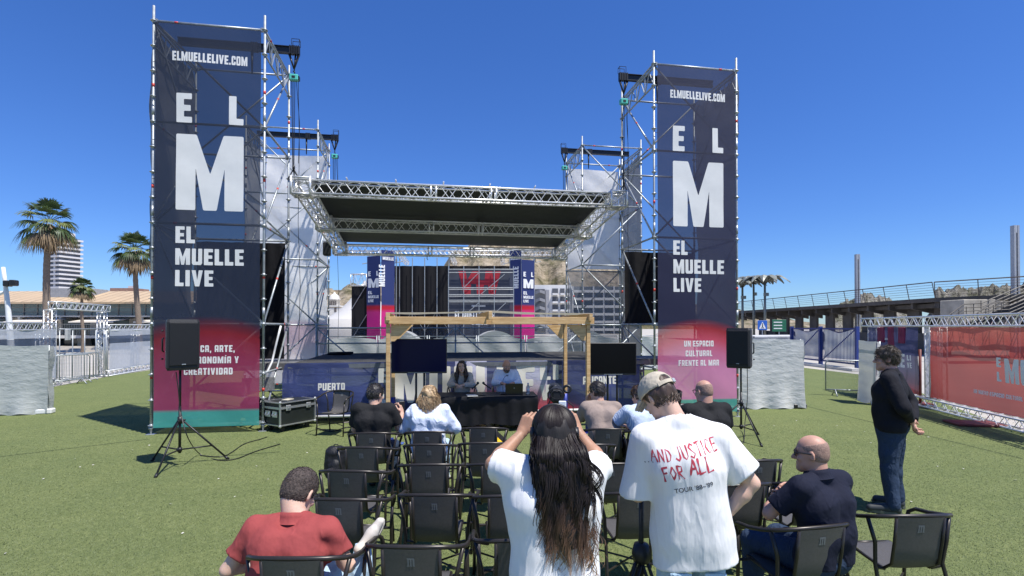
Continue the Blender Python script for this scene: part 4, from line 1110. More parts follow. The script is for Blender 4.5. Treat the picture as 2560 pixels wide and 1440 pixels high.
# ---------------------------------------------------------------- right: blue gate, fence with printed banners
def blue_gate():
    M_bl = mat('gate_blue', (.015, .035, .19), .4, 0, .15); A = GZ(1980, 905); B = GZ(2143, 925); d = B-A; L = d.length
    root = empty('blue_gate', A, atan2(d.y, d.x), 'blue steel bar gate with white sheets tied behind it', 'gate')
    for x in (0, L*.49, L):
        p = MB(); p.box((x, 0, 1.06), (.16, .16, 2.12)); p.build('gate_post', M_bl, root)
    for (x0, x1) in ((.1, L*.49-.1), (L*.49+.1, L-.1)):
        f = MB(); 
        for z in (.28, 2.0): f.box(((x0+x1)/2, 0, z), (x1-x0, .06, .08))
        for x in (x0, x1): f.box((x, 0, 1.14), (.07, .06, 1.8))
        f.tube((x0, .02, .3), (x1, .02, 2.0), .025) if x0 < 1 else f.tube((x0, .02, .3), (x1, .02, 2.0), .025)
        f.build('leaf_frame', M_bl, root)
        f = MB(); n = int((x1-x0)/.11)
        for i in range(n): f.tube((x0+(i+.5)*(x1-x0)/n, 0, .28), (x0+(i+.5)*(x1-x0)/n, 0, 2.0), .013, n=5)
        f.build('bars', M_bl, root)
        g = MB(); g.smooth = True; g.grid(lambda s, t: (x0+s*(x1-x0), .1+.05*sin(s*14+t*3)+.03*sin(t*11), .45+t*(1.45+.12*cos(s*6.28))), 26, 14); g.build('sheet', M_tarp, root)
    k = MB(); k.box((L/2, -.5, .06), (L+1.5, .5, .12)); k.build('kerb', mat('kerb_pale', (.6, .58, .53), .8), root)
blue_gate()
FA = Vector((11.46, 17.3, 0)); FB = Vector((9.75, 8.0, 0))
rf, LF = truss_fence(FA, FB, 'silver truss fence with navy and red printed banners on the right', 2.13, posts=())
def Fx(px):
    """distance along the right fence of a picture column"""
    d = (FB-FA).normalized(); q = (px-1280)/FPX
    return (q*FA.y-FA.x)/(d.x-q*d.y)
for px in (2175, 2318, 2336): truss((Fx(px), 0, .27), (Fx(px), 0, 2.1), .22, .22, .02, .008, .42, up=Vector((0, 1, 0))).build('truss_post', M_alu, rf)
rzF = atan2((FB-FA).y, (FB-FA).x)
def fence_banner(px0, px1, m, label, items, z0=.32, z1=2.1, off=.16, right=False):
    x0, x1 = Fx(px0), Fx(px1); L = x1-x0; d = (FB-FA).normalized()
    nrm = Vector((d.y, -d.x, 0))      # towards the turf
    if nrm.x > 0: nrm = -nrm
    base = FA+d*x0+nrm*off
    o = empty('fence_banner', base, rzF, label, 'banner')
    g = MB(); g.smooth = True
    sf = lambda s, t: (s*L, .012*sin(s*L*5+t*3)+.01*sin(t*9+s*L*2), z0+t*(z1-z0))
    g.grid(sf, int(L/.08), 20); g.build('sheet', m, o)
    sgn = -1 if (Matrix.Rotation(rzF, 3, 'Z') @ Vector((0, 1, 0))).dot(nrm) < 0 else 1
    if items: sign_text(items, lambda x, y: (x, sf(min(max(x/L, 0), 1), (y-z0)/(z1-z0))[1]+.008*sgn, y), 'lettering', mat('fence_letters', (.95, .93, .90), .6, 0, .03, 4), o)
    return x0, L
def print_mat(name, stops, alpha, zmax=2.2):
    m, n, l, b = newmat(name); tc = n.new('ShaderNodeTexCoord'); sp = n.new('ShaderNodeSeparateXYZ'); l.new(tc.outputs['Object'], sp.inputs[0])
    mr = n.new('ShaderNodeMath'); mr.operation = 'DIVIDE'; mr.inputs[1].default_value = zmax; l.new(sp.outputs['Z'], mr.inputs[0])
    r = ramp(n, l, mr.outputs[0], [(p/zmax, c) for p, c in stops]); l.new(r.outputs['Color'], b.inputs['Base Color']); b.inputs['Roughness'].default_value = .7
    return sheer(m, alpha, .5)
mN = print_mat('fence_print_navy', [(.32, (.30, .03, .05)), (.6, (.10, .05, .09)), (.95, (.06, .065, .13)), (2.1, (.06, .065, .14))], .94)
mR = print_mat('fence_print_coral', [(.32, (.30, .042, .036)), (1.5, (.38, .070, .058)), (1.72, (.42, .09, .075)), (2.1, (.50, .14, .105))], .92)
x0, L = Fx(2183), Fx(2312)-Fx(2183)
fence_banner(2183, 2312, mN, 'navy fence banner with pink drips and pale letters behind the standing man', [('MUELLE', Fx(2203)-x0, .98, .38, 'l', {'sx': (Fx(2278)-Fx(2203))/(text_polys('MUELLE', .38)[1])}), ('LI', Fx(2283)-x0, 1.19, .15, 'l', {'sx': 1.3}), ('VE', Fx(2283)-x0, .99, .15, 'l', {'sx': .95}), ('PUERTO ALICANTE', Fx(2225)-x0, 1.72, .06, 'l', {'sx': .55})])
dr = MB(); nd = 3
for i, px in enumerate((2217, 2243, 2270)):
    a, b_ = Fx(px-7)-x0, Fx(px+9)-x0; h = (1.55, 1.45, 1.55)[i]
    dr.box(((a+b_)/2, -.0, (2.08+h)/2+.06), (b_-a, .05, 2.0-h), bev=.01)
dd = dr.build('printed_drips', sheer(mat('drip_pink', (.42, .04, .12), .7), .75, .3)); 
for o in bpy.data.objects:
    if o.name.startswith('fence_banner') and 'navy fence' in o.get('label', ''): dd.parent = o
x0 = Fx(2342)
def Tw(s, size, px0, px1): return (Fx(px1)-Fx(px0))/text_polys(s, size)[1]
fence_banner(2342, 2700, mR, 'large coral red fence banner with pale letters at the right edge',
    [('E', Fx(2512)-x0, 1.27, .20, 'l', {'sx': 1.1}), ('L', Fx(2512)-x0, .97, .20, 'l', {'sx': 1.1}), ('MUELLE', Fx(2533)-x0, .96, .50, 'l', {'sx': .85}),
     ('UN NUEVO ESPACIO CULTURAL', Fx(2455)-x0, .64, .085, 'l', {'sx': Tw('UN NUEVO ESPACIO CULTURAL', .085, 2437, 2556)})])
# pale sheet between the double posts, the red pole and the red ballast plates
g = MB(); g.smooth = True; a, b_ = Fx(2314), Fx(2338); g.grid(lambda s, t: (a+s*(b_-a), .05*sin(s*3), .3+t*1.8), 4, 8); g.build('pale_sheet', M_pale, rf)
redp = mat('ballast_red', (.15, .03, .022), .6, 0, .2)
p = GZ(2301, 1012); b = MB(); b.tube((p.x, p.y, .02), (p.x, p.y, 1.5), .035, n=10); b.box((p.x, p.y, .03), (.45, .45, .06))
b.build('red_pole', redp, label='thin dark red pole on a plate in front of the navy fence banner', cat='pole')
for i, (px, py) in enumerate(((2435, 1062), (2395, 1040))[:1]):
    p = GZ(px, py); b = MB(); b.box((p.x, p.y, .03), (.9, .6, .05), rz=-.2, bev=.01); b.build('ballast_plate', redp, label='dark red ballast plate lying at the foot of the coral banner', cat='ballast plate')

# ---------------------------------------------------------------- raised walkway on the right
def walkway():
    pts = [Vector((29.2, 95, 4.1)), Vector((29.1, 67, 4.1)), Vector((30.7, 38.7, 4.2)), Vector((33.6, 34.8, 4.25)), Vector((52, 31.0, 4.4))]
    root = empty('raised_walkway', (pts[2].x, pts[2].y, 0), 0, 'raised promenade walkway with wire railing on dark piers at the right', 'walkway')
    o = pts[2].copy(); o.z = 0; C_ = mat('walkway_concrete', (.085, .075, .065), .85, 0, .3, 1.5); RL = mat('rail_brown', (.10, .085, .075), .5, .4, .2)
    loc = [p-o for p in pts]
    for i in range(4):
        a, b_ = loc[i], loc[i+1]; d = (b_-a); L = d.length; u = d.normalized(); s = Vector((-u.y, u.x, 0)).normalized()
        if s.x < 0: s = -s
        m = MB(); w = 4.2
        q = [a, b_, b_+s*w, a+s*w]
        m.add([v+Vector((0, 0, -.30)) for v in q]+[v+Vector((0, 0, 0)) for v in q], [(0, 1, 2, 3), (7, 6, 5, 4), (0, 4, 5, 1), (1, 5, 6, 2), (2, 6, 7, 3), (3, 7, 4, 0)])
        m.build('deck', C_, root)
        n = max(1, int(L/2.2)); r = MB()
        for k in range(n+1):
            p = a+d*(k/n)
            lean = -s*.25
            r.tube(p+Vector((0, 0, -.1)), p+lean+Vector((0, 0, 1.12)), .03, n=5)
            pr = MB(); pr.add([p+s*.2+u*j*.1+Vector((0, 0, z)) for j in (-1, 1) for z in (-.75, -.31)]+[p+s*2.4+u*j*.1+Vector((0, 0, z)) for j in (-1, 1) for z in (-1.2, -.31)], [(0, 1, 3, 2), (4, 6, 7, 5), (0, 4, 5, 1), (2, 3, 7, 6), (0, 2, 6, 4)]); pr.build('bracket', C_, root)
        for hz in (.2, .38, .56, .74, .92, 1.12):
            r.tube(a-s*.22*hz+Vector((0, 0, hz)), b_-s*.22*hz+Vector((0, 0, hz)), .012 if hz < 1 else .04, n=4)
        r.build('railing', RL, root)
    a, b_ = loc[1], loc[2]; d = b_-a; L = d.length; u = d.normalized(); n = 11
    for k in range(n):
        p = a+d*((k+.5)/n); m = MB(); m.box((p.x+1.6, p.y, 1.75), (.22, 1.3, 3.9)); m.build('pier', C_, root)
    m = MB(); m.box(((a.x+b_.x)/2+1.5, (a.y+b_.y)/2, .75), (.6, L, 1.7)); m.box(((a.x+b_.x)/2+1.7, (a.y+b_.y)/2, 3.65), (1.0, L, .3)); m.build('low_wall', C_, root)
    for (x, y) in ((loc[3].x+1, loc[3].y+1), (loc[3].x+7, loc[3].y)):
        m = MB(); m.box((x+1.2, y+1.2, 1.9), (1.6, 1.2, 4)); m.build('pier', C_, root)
    # pale block at the bend
    m = MB(); q = P(2430, 760, 37)-o; m.box((q.x+.1, q.y, 3.0), (3.1, 2.0, 1.9), bev=.05); m.build('end_block', mat('pale_worn_concrete', (.36, .33, .27), .9, 0, .3, 1.2), root)
walkway()
def stair():
    top = P(2640, 705, 30); low = P(2425, 795, 30); o = Vector((low.x, 30, 0))
    root = empty('stairway', o, 0, 'dark metal stairway with slatted balustrade rising to the walkway at the right edge', 'stairway')
    RL = mat('stair_dark', (.07, .065, .06), .6, .3, .3, 3); a = low-o; b_ = top-o
    mid1 = a+(b_-a)*.25+Vector((0, 0, .35)); mid2 = mid1+Vector((1.0, 0, .05))
    line = [a, mid1, mid2, b_]
    for y in (0, 1.8):
        m = MB(); 
        for off in (0, -.22, -.42, -.62, -.82):
            m.path([p+Vector((0, y, off)) for p in line], .035 if off == 0 else .03, n=4)
        for i in range(12):
            q = i/11; 
            p = a+(b_-a)*q; m.tube(p+Vector((0, y, .15)), p+Vector((0, y, -1.2)), .025, n=4)
        m.build('balustrade', RL, root)
    m = MB(); n = 16
    for i in range(n):
        p = a+(b_-a)*(i/n); m.box((p.x, .9, p.z-1.0), (.34, 1.8, .3))
    m.build('steps', RL, root)
stair()
def mast(px, ytop, Y, label):
    t = P(px, ytop, Y); root = empty('slab_mast', (t.x, Y, 0), 0, label, 'mast', 'grey double masts on the walkway')
    m = MB(); w = .16
    m.box((-.12, 0, t.z/2), (.13, .3, t.z)); m.box((.12, 0, t.z/2), (.13, .3, t.z)); m.build('shaft', mat('mast_grey', (.42, .42, .42), .5, .5, .08), root)
    m = MB(); m.box((0, 0, t.z-.25), (.11, .26, .5)); m.build('cap', mat('mast_cap', (.5, .5, .5), .5, .4, .05), root)
mast(2143, 636, 52, 'grey double mast above the middle of the walkway')
mast(2537, 564, 36, 'tall grey double mast near the right edge')
def metal_palm(px, Y, ytop, label, seed, R=2.5):
    rnd = random.Random(seed); t = P(px, ytop, Y); root = empty('metal_palm', (t.x, Y, 0), rnd.uniform(0, 1), label, 'sculpture', 'grey metal palm sculptures')
    G = mat('painted_steel_grey', (.20, .21, .18), .5, .3, .15, 2); H = t.z-.9
    m = MB(); m.tube((0, 0, 0), (0, 0, H), .16, .11, n=10); m.box((0, -.2, H-1.2), (.5, .25, .35)); m.build('trunk', G, root)
    for k in range(11):
        az = k*2*pi/11+rnd.uniform(-.1, .1); m = MB(); vs = []
        for i in range(7):
            q = i/6; r = R*q; z = H+.95*sin(pi*min(q*1.05, 1)*.78)-.55*q**2.4; w = .42*sin(pi*(q*.88+.10))+.02
            c = Vector((cos(az)*r, sin(az)*r, z)); s = Vector((-sin(az), cos(az), 0))*w
            vs += [c-s+Vector((0, 0, -.06)), c+Vector((0, 0, .06)), c+s+Vector((0, 0, -.06))]
        f = []
        for i in range(6): f += [(3*i, 3*i+1, 3*i+4, 3*i+3), (3*i+1, 3*i+2, 3*i+5, 3*i+4)]
        m.add(vs, f); m.build('blade', G, root)
metal_palm(1856, 60, 697, 'grey metal palm sculpture beside the right banner edge', 1)
metal_palm(1884, 62, 690, 'grey metal palm sculpture in the middle of the three', 2)
metal_palm(1912, 58, 688, 'grey metal palm sculpture nearest the walkway', 3)
def street_sign(px, py, Y, w, h, m, label, cat, white):
    c_ = P(px, py, Y); root = empty('street_sign', (c_.x, Y, 0), 0, label, cat)
    b = MB(); b.tube((0, .03, 0), (0, .03, c_.z+h/2), .03); b.build('pole', M_galv, root)
    b = MB(); b.box((0, 0, c_.z), (w, .03, h), bev=.01); b.build('plate', m, root)
    f = MB(); y = -.02
    if white == 'walk':
        f.add([(-w*.36, y, c_.z-h*.36), (w*.36, y, c_.z-h*.36), (0, y, c_.z+h*.38)], [(0, 1, 2)]); f.build('triangle', M_white, root)
        f = MB(); y2 = -.026; f.box((0, y2, c_.z-.02), (w*.09, .004, h*.28)); f.box((0, y2, c_.z+h*.17), (w*.09, .004, h*.08)); f.path([(0, y2, c_.z-.1), (-w*.12, y2, c_.z-h*.3)], .02, n=4); f.path([(0, y2, c_.z-.1), (w*.12, y2, c_.z-h*.3)], .02, n=4); f.build('walking_figure', M_black, root)
    else:
        for i in range(3): f.box((-.1*w, y, c_.z+h*(.28-.26*i)), (w*.6, .004, h*.08))
        f.build('text_bars', M_white, root)
street_sign(1906, 813, 42, .75, .75, mat('sign_blue', (.02, .11, .45), .4), 'blue square pedestrian crossing sign under the walkway', 'road sign', 'walk')
street_sign(1948, 814, 38, 1.0, .85, mat('sign_green', (.01, .12, .06), .4), 'dark green information board beside the blue gate', 'sign board', 'bars')
for i, (px, nm) in enumerate(((1892, 'left'), (1918, 'middle'), (1944, 'right'), (1966, 'far right'))):
    p = GZ(px, 905-i); root = empty('water_tank', (p.x, p.y, 0), 0, ['grey plastic ballast tank next to the right speaker', 'second grey plastic ballast tank from the speaker', 'third grey plastic ballast tank from the speaker', 'grey plastic ballast tank next to the blue gate'][i], 'ballast tank', 'grey ballast tanks behind the right tarp')
    b = MB(); b.box((0, 0, .8), (.95 if i < 3 else .7, .8, 1.6), bev=.08); b.build('body', mat('tank_grey', (.42, .43, .45), .6, 0, .1, 3), root)
    b = MB()
    for z in (.3, .7, 1.1, 1.45): b.box((0, 0, z), (.98 if i < 3 else .73, .83, .05))
    b.build('ribs', mat('tank_rib', (.33, .34, .36), .6), root)

# ---------------------------------------------------------------- second stage far behind, tents and town
def far_stage():
    NV = mat('far_navy', (.028, .042, .15), .6, 0, .1, 1); sheer(NV, 1, .2)
    mF = banner_mat('far_print', [(2.9, (.60, .02, .22)), (3.7, (.60, .03, .20)), (4.1, (.50, .015, .03)), (4.35, (.46, .015, .03)), (4.6, (.03, .045, .15)), (8.0, (.03, .045, .15))], .0, 1, 1., .2)
    def panel(pa, pb, Ya, Yb, ybot, ytop, label, items, m):
        a = P(pa, 816, Ya); b_ = P(pb, 816, Yb); d = b_-a; L = sqrt(d.x**2+d.y**2)
        zt = P((pa+pb)/2, ytop, (Ya+Yb)/2).z; zb = .3
        o = empty('far_banner', (a.x, a.y, 0), atan2(d.y, d.x), label, 'banner', None)
        g = MB(); g.smooth = True; g.grid(lambda s, t: (s*L, .03*sin(t*9+s*3), zb+t*(zt-zb)), 4, 12); g.build('sheet', m, o)
        its = []
        for s, fx, y0, y1, wpx, rot in items:
            zz0 = P(pa, y1, Ya).z; size = P(pa, y0, Ya).z-zz0; w = text_polys(s, size)[1]
            if rot: its.append((s, fx*L, zz0, wpx*L, 'l', {'rot': rot, 'sx': size*1.0/text_polys(s, wpx*L)[1]}))
            else: its.append((s, fx*L, zz0, size, 'l', {'sx': wpx*L/w}))
        if its: sign_text(its, lambda x, y: (x, -.06, y), 'lettering', M_white, o, step=5)
        return o
    EM = [('E', .12, 679, 691, .2, 0), ('L', .72, 679, 691, .18, 0), ('M', .12, 697, 720, .78, 0), ('EL', .12, 728, 736, .3, 0), ('MUELLE', .12, 739, 746, .78, 0), ('LIVE', .12, 749, 756, .4, 0)]
    panel(917, 951, 60.6, 59.6, 822, 640, 'narrow navy and pink banner on the far stage, outer left one', EM, mF)
    panel(953, 986, 59.5, 60.6, 822, 626, 'navy banner with upright word on the far stage, inner left one', [('MUELLE', .75, 664, 725, .42, -pi/2)] if False else [('MUELLE', .25, 662, 716, .45, pi/2), ('MUELLE', .08, 641, 649, .84, 0)], mF)
    panel(1275, 1303, 60.6, 59.5, 822, 626, 'navy banner with upright word on the far stage, inner right one', [('MUELLE', .8, 668, 722, .5, pi/2), ('MUELLE', .08, 643, 651, .84, 0)], mF)
    panel(1304, 1336, 59.6, 60.6, 822, 650, 'narrow navy and pink banner on the far stage, outer right one', EM, mF)
    a = P(985, 664, 64); b_ = P(1282, 664, 64)
    o = empty('far_backdrop', (a.x, 64, 0), 0, 'black backdrop of the far stage behind vertical poles', 'backdrop'); L = b_.x-a.x
    g = MB(); g.smooth = True; g.grid(lambda s, t: (s*L, .3+.15*sin(s*60), .2+t*(a.z-.2)), 60, 3); g.build('cloth', M_blackcloth, o)
    g = MB(); 
    for px in (998, 1030, 1061, 1092, 1122): x = P(px, 700, 63.5).x-a.x; g.tube((x, -.3, 0), (x, -.3, a.z+.9), .055, n=5)
    for px0, px1 in ((998, 1030), (1061, 1030), (1061, 1092), (1122, 1092)): g.tube((P(px0, 700, 63.5).x-a.x, -.3, 1.5), (P(px1, 700, 63.5).x-a.x, -.3, 4.0), .018, n=4)
    g.build('poles', M_galv, o)
    truss((-5, -2, P(1000, 638, 62).z), (L+6, -2, P(1000, 638, 62).z), .5, .5, .05, .025, 1.0).build('truss', M_alu, o)
    for k in range(3): truss((1+k*6, -2, P(1000, 642, 62).z+.2), (1+k*6, 3, P(1000, 650, 62).z), .4, .4, .04, .02, 1.0).build('truss', M_alu, o)
    # scaffold heads above the banners
    for px in (917, 951, 986, 1275, 1303, 1336):
        q = P(px, 622, 60.5); h = MB(); h.tube((q.x, 61.5, 0), (q.x, 61.5, q.z), .06, n=5); h.box((q.x, 61.5, q.z-1.2), (.2, .2, .3))
        for z in (q.z-.4, q.z-1.6): h.tube((q.x-.8, 61.5, z), (q.x+.8, 61.5, z+.3), .05, n=4)
        r = h.build('pole', M_galv, o); r.location = (-a.x, -64, 0)
    # dark mesh screen with the red upside-down print
    a = P(1122, 672, 45); b_ = P(1285, 672, 45); L = b_.x-a.x
    o = empty('mesh_screen', (a.x, 45, 0), 0, 'dark mesh screen with a red printed block on scaffold, left of the far right banners', 'screen')
    g = MB(); g.grid(lambda s, t: (s*L, 0, .2+t*(a.z-.2)), 8, 8); g.build('sheet', sheer(mat('screen_dark', (.055, .062, .085), .7, 0, .15, 1), .86, .1), o)
    it = []; zt = P(1200, 678, 45).z; zm = P(1200, 736, 45).z
    x0 = P(1146, 700, 45).x-a.x; x1 = P(1252, 700, 45).x-a.x
    red = MB(); w = x1-x0; H = zt-zm
    sh = [(0, 1), (1, 1), (.985, .58), (.90, .55), (.9, 0), (.76, 0), (.70, .50), (.62, .5), (.62, 0), (.46, 0), (.46, .5), (.40, .5), (.34, 0), (.15, 0), (.15, .5), (.04, .78)]
    sh = [(0, 1), (.17, 1), (.21, .62), (.33, 1), (.50, 1), (.505, .62), (.62, .62), (.64, 1), (.80, 1), (.83, .66), (.87, 1), (1, 1), (.87, 0), (.72, 0), (.70, .40), (.60, .40), (.58, 0), (.44, 0), (.42, .45), (.30, .45), (.29, 0), (.13, 0)]
    vs, fs = fill_mesh([[[(x0+p[0]*w, zm+p[1]*H) for p in sh]]]); red.add([(v[0], -.02, v[1]) for v in vs], fs)
    red.build('red_print', sheer(mat('screen_red', (.55, .03, .05), .7), .8, .2), o)
    zt2 = P(1200, 775, 45).z
    sign_text([('PUERTO ALICANTE', P(1180, 0, 45).x-a.x, P(0, 767, 45).z, .14, 'l', {'sx': .75}), ('EL MUELLE LIVE', P(1138, 0, 45).x-a.x, P(0, 800, 45).z, .75, 'l', {'sx': .45}), ('UN NUEVO ESPACIO', P(1180, 0, 45).x-a.x, P(0, 812, 45).z, .15, 'l', {'sx': .75})], lambda x, y: (x, -.03, y), 'lettering', M_white, o, step=3)
    g = MB()
    for px in (1122, 1160, 1198, 1236, 1284): x = P(px, 700, 45).x-a.x; g.tube((x, -.25, 0), (x, -.25, a.z+.2), .035, n=5)
    for py in (674, 682, 720, 724, 737, 741, 751, 755): z = P(1200, py, 45).z; g.tube((0, -.25, z), (L, -.25, z), .03, n=5)
    for (p0, y0, p1, y1) in ((1160, 720, 1198, 682), (1198, 740, 1262, 686), (1160, 790, 1198, 757), (1230, 790, 1265, 757)): g.tube((P(p0, y0, 45).x-a.x, -.25, P(p0, y0, 45).z), (P(p1, y1, 45).x-a.x, -.25, P(p1, y1, 45).z), .03, n=5)
    g.build('scaffold', M_galv, o)
    # left black box
    a = P(880, 716, 62); b_ = P(919, 716, 62); L = b_.x-a.x
    o = empty('side_screen', (a.x, 62, 0), 0, 'black side screen with truss top left of the far stage', 'screen')
    g = MB(); g.box((L/2, 0, a.z/2), (L, .3, a.z)); g.build('cloth', M_blackcloth, o)
    truss((0, 0, a.z+.1), (L, 0, a.z+.1), 1, 1.3, .05, .03, .8).build('truss', M_alu, o)
    g = MB(); g.tube((0, -.3, .5), (L, -.3, 3.5), .04, n=4); g.tube((0, -.3, 4), (L, -.3, 7), .04, n=4); g.build('brace', M_galv, o)
far_stage()
def tent(px, ypeak, Y, R, zwall, label):
    t = P(px, ypeak, Y); o = empty('marquee', (t.x, Y, 0), .4, label, 'marquee')
    m = MB(); m.smooth = True; n = 24; pr = []
    for i in range(9):
        q = i/8; pr.append((R*q, zwall+(t.z-zwall)*(1-q)**1.7))
    m.lathe(pr+[(R, 0)], n=n); m.build('canvas', crumpled('tent_canvas', (.74, .72, .68), .3, 1, .3), o)
tent(912, 700, 72, 5.8, 3.0, 'white peaked marquee left of the far stage')
tent(700, 735, 75, 5.0, 3.0, 'white marquee half hidden behind the left towers')
def church():
    Y = 250.; c_ = P(836, 790, Y); o = empty('church_tower', (c_.x, Y, 0), 0, 'small pale church tower with a dome in front of the far hill', 'church')
    W = mat('church_white', (.66, .62, .55), .8, 0, .08, .2); D = mat('church_dark', (.12, .10, .09), .8); zz = lambda y: P(836, y, Y).z
    b = MB(); b.box((0, 0, zz(770)/2), (7, 7, zz(770))); b.box((5, 2, zz(780)/2), (9, 7, zz(780))); b.box((0, 0, zz(766)), (7.6, 7.6, .7)); b.build('nave', W, o)
    b = MB(); b.lathe([(2.5, zz(768)), (2.5, zz(750)), (2.8, zz(750)), (2.8, zz(748)), (2.4, zz(746)), (2.3, zz(741)), (1.5, zz(737)), (.6, zz(735)), (.5, zz(732)), (0, zz(730))], n=12); b.build('dome', W, o)
    b = MB()
    for k in range(4): b.box((-1.4+k*.95, -2.6, (zz(766)+zz(752))/2), (.4, .5, 2.2))
    b.box((-1.8, -3.55, zz(775)), (1, .1, 2)); b.box((1.6, -3.55, zz(775)), (1, .1, 2)); b.build('window', D, o)
church()
def white_block():
    Y = 150.; a = P(1336, 712, Y); b_ = P(1426, 712, Y); L0 = b_.x-a.x; o = empty('balcony_block', (a.x, Y, 0), 0, 'white apartment block with stepped balconies right of the far stage', 'building')
    L = b_.x-a.x; W = mat('block_white', (.70, .68, .64), .8, 0, .05, .3); D = mat('block_dark', (.085, .09, .10), .6, 0, .2, .4)
    zt = a.z; b = MB(); b.box((L*.5, 4, zt/2), (L, 7, zt)); b.build('wall', W, o)
    b = MB(); b.box((L*.15, .1, zt*.48), (L*.27, 1.6, zt*.86)); b.build('recess', D, o)
    for i in range(5):
        z = zt*(.14+.165*i)
        s = MB(); s.smooth = False
        s.add([(L*.02, -1.2, z), (L*.14, -1.8, z+.5), (L*.29, -1.2, z+.05), (L*.29, -1.2, z+.9), (L*.14, -1.8, z+1.3), (L*.02, -1.2, z+.85)], [(0, 1, 4, 5), (1, 2, 3, 4)]); s.build('curved_balcony', mat('balcony_grey', (.22, .22, .23), .7), o)
        for j, (x0, x1) in enumerate(((.50, .66), (.72, .84), (.88, .99))):
            w = MB(); w.box((L*(x0+x1)/2, .45, z+1.0), (L*(x1-x0), .3, 1.5)); w.build('window', D, o)
            w = MB(); w.box((L*(x0+x1)/2-.1, -.3, z+.1), (L*(x1-x0)*.9, 1.5, .5)); w.build('balcony', W, o)
    b = MB(); b.box((L*.36, .3, zt*.45), (L*.10, .8, zt*.9)); b.build('pier', mat('block_grey', (.33, .33, .34), .8), o)
def white_block_two():
    Y = 155.; a = P(1432, 716, Y); b_ = P(1560, 716, Y); L = b_.x-a.x; o = empty('balcony_block', (a.x, Y, 0), 0, 'white apartment block with stacked balconies behind the smoky mesh of the right rear tower', 'building')
    W = mat('block_white_far', (.66, .65, .62), .8, 0, .05, .3); D = mat('block_dark_far', (.09, .10, .11), .6, 0, .2, .4); zt = a.z
    b = MB(); b.box((L*.5, 4, zt/2), (L, 7, zt)); b.build('wall', D, o)
    for i in range(6):
        for j in range(5): w = MB(); w.box((L*(.1+.2*j), -.1, 1.2+i*zt/6.2), (L*.17, 1.6, .7)); w.build('balcony', W, o)
    for j in range(6): w = MB(); w.box((L*(.2*j), .1, zt/2), (.35, 1.4, zt)); w.build('pier', W, o)
white_block(); white_block_two()
# wrapped fence and low tents behind the stage
a = P(815, 816, 24); b_ = P(1660, 816, 26); d = b_-a; LB = d.length
o = empty('arched_fence', (a.x, a.y, 0), atan2(d.y, d.x), 'long pale tarp covered fence seen through the railing behind the stage', 'fence')
for i in range(7):
    x0 = LB*i/7+.05; x1 = LB*(i+1)/7-.05
    g = MB(); g.smooth = True; g.grid(lambda s, t: (x0+s*(x1-x0), .05*sin(s*9+t*5+i), .05+t*(1.45+.12*sin(pi*s)**.6)), 14, 8); g.build('tarp', M_tarp, o)
    f = MB(); f.tube((x0, .05, 0), (x0, .05, 1.7), .03); f.tube((x1, .05, 0), (x1, .05, 1.7), .03); f.tube((x0, .05, 1.66), (x1, .05, 1.66), .02); f.build('frame', M_galv, o)
for i, (px, w) in enumerate(((1240, 3.4), (1000, 3.0), (1470, 3.2))):
    q = P(px, 816, 32); o = empty('arched_tent', (q.x, 32, 0), .1, ['low white arched tent behind the middle of the stage', 'low white arched tent behind the left screen', 'low white arched tent behind the right screen'][i], 'tent')
    g = MB(); g.smooth = True; g.grid(lambda s, t: (-w/2+s*w, t*2.5, .1+1.75*sin(pi*s)**.45), 20, 4); g.build('canvas', M_tarp, o)
    g = MB(); g.add([(-w/2+w*k/20, 0, .1+1.75*sin(pi*k/20)**.45) for k in range(21)], [tuple(range(21))]); g.build('front', M_tarp2, o)
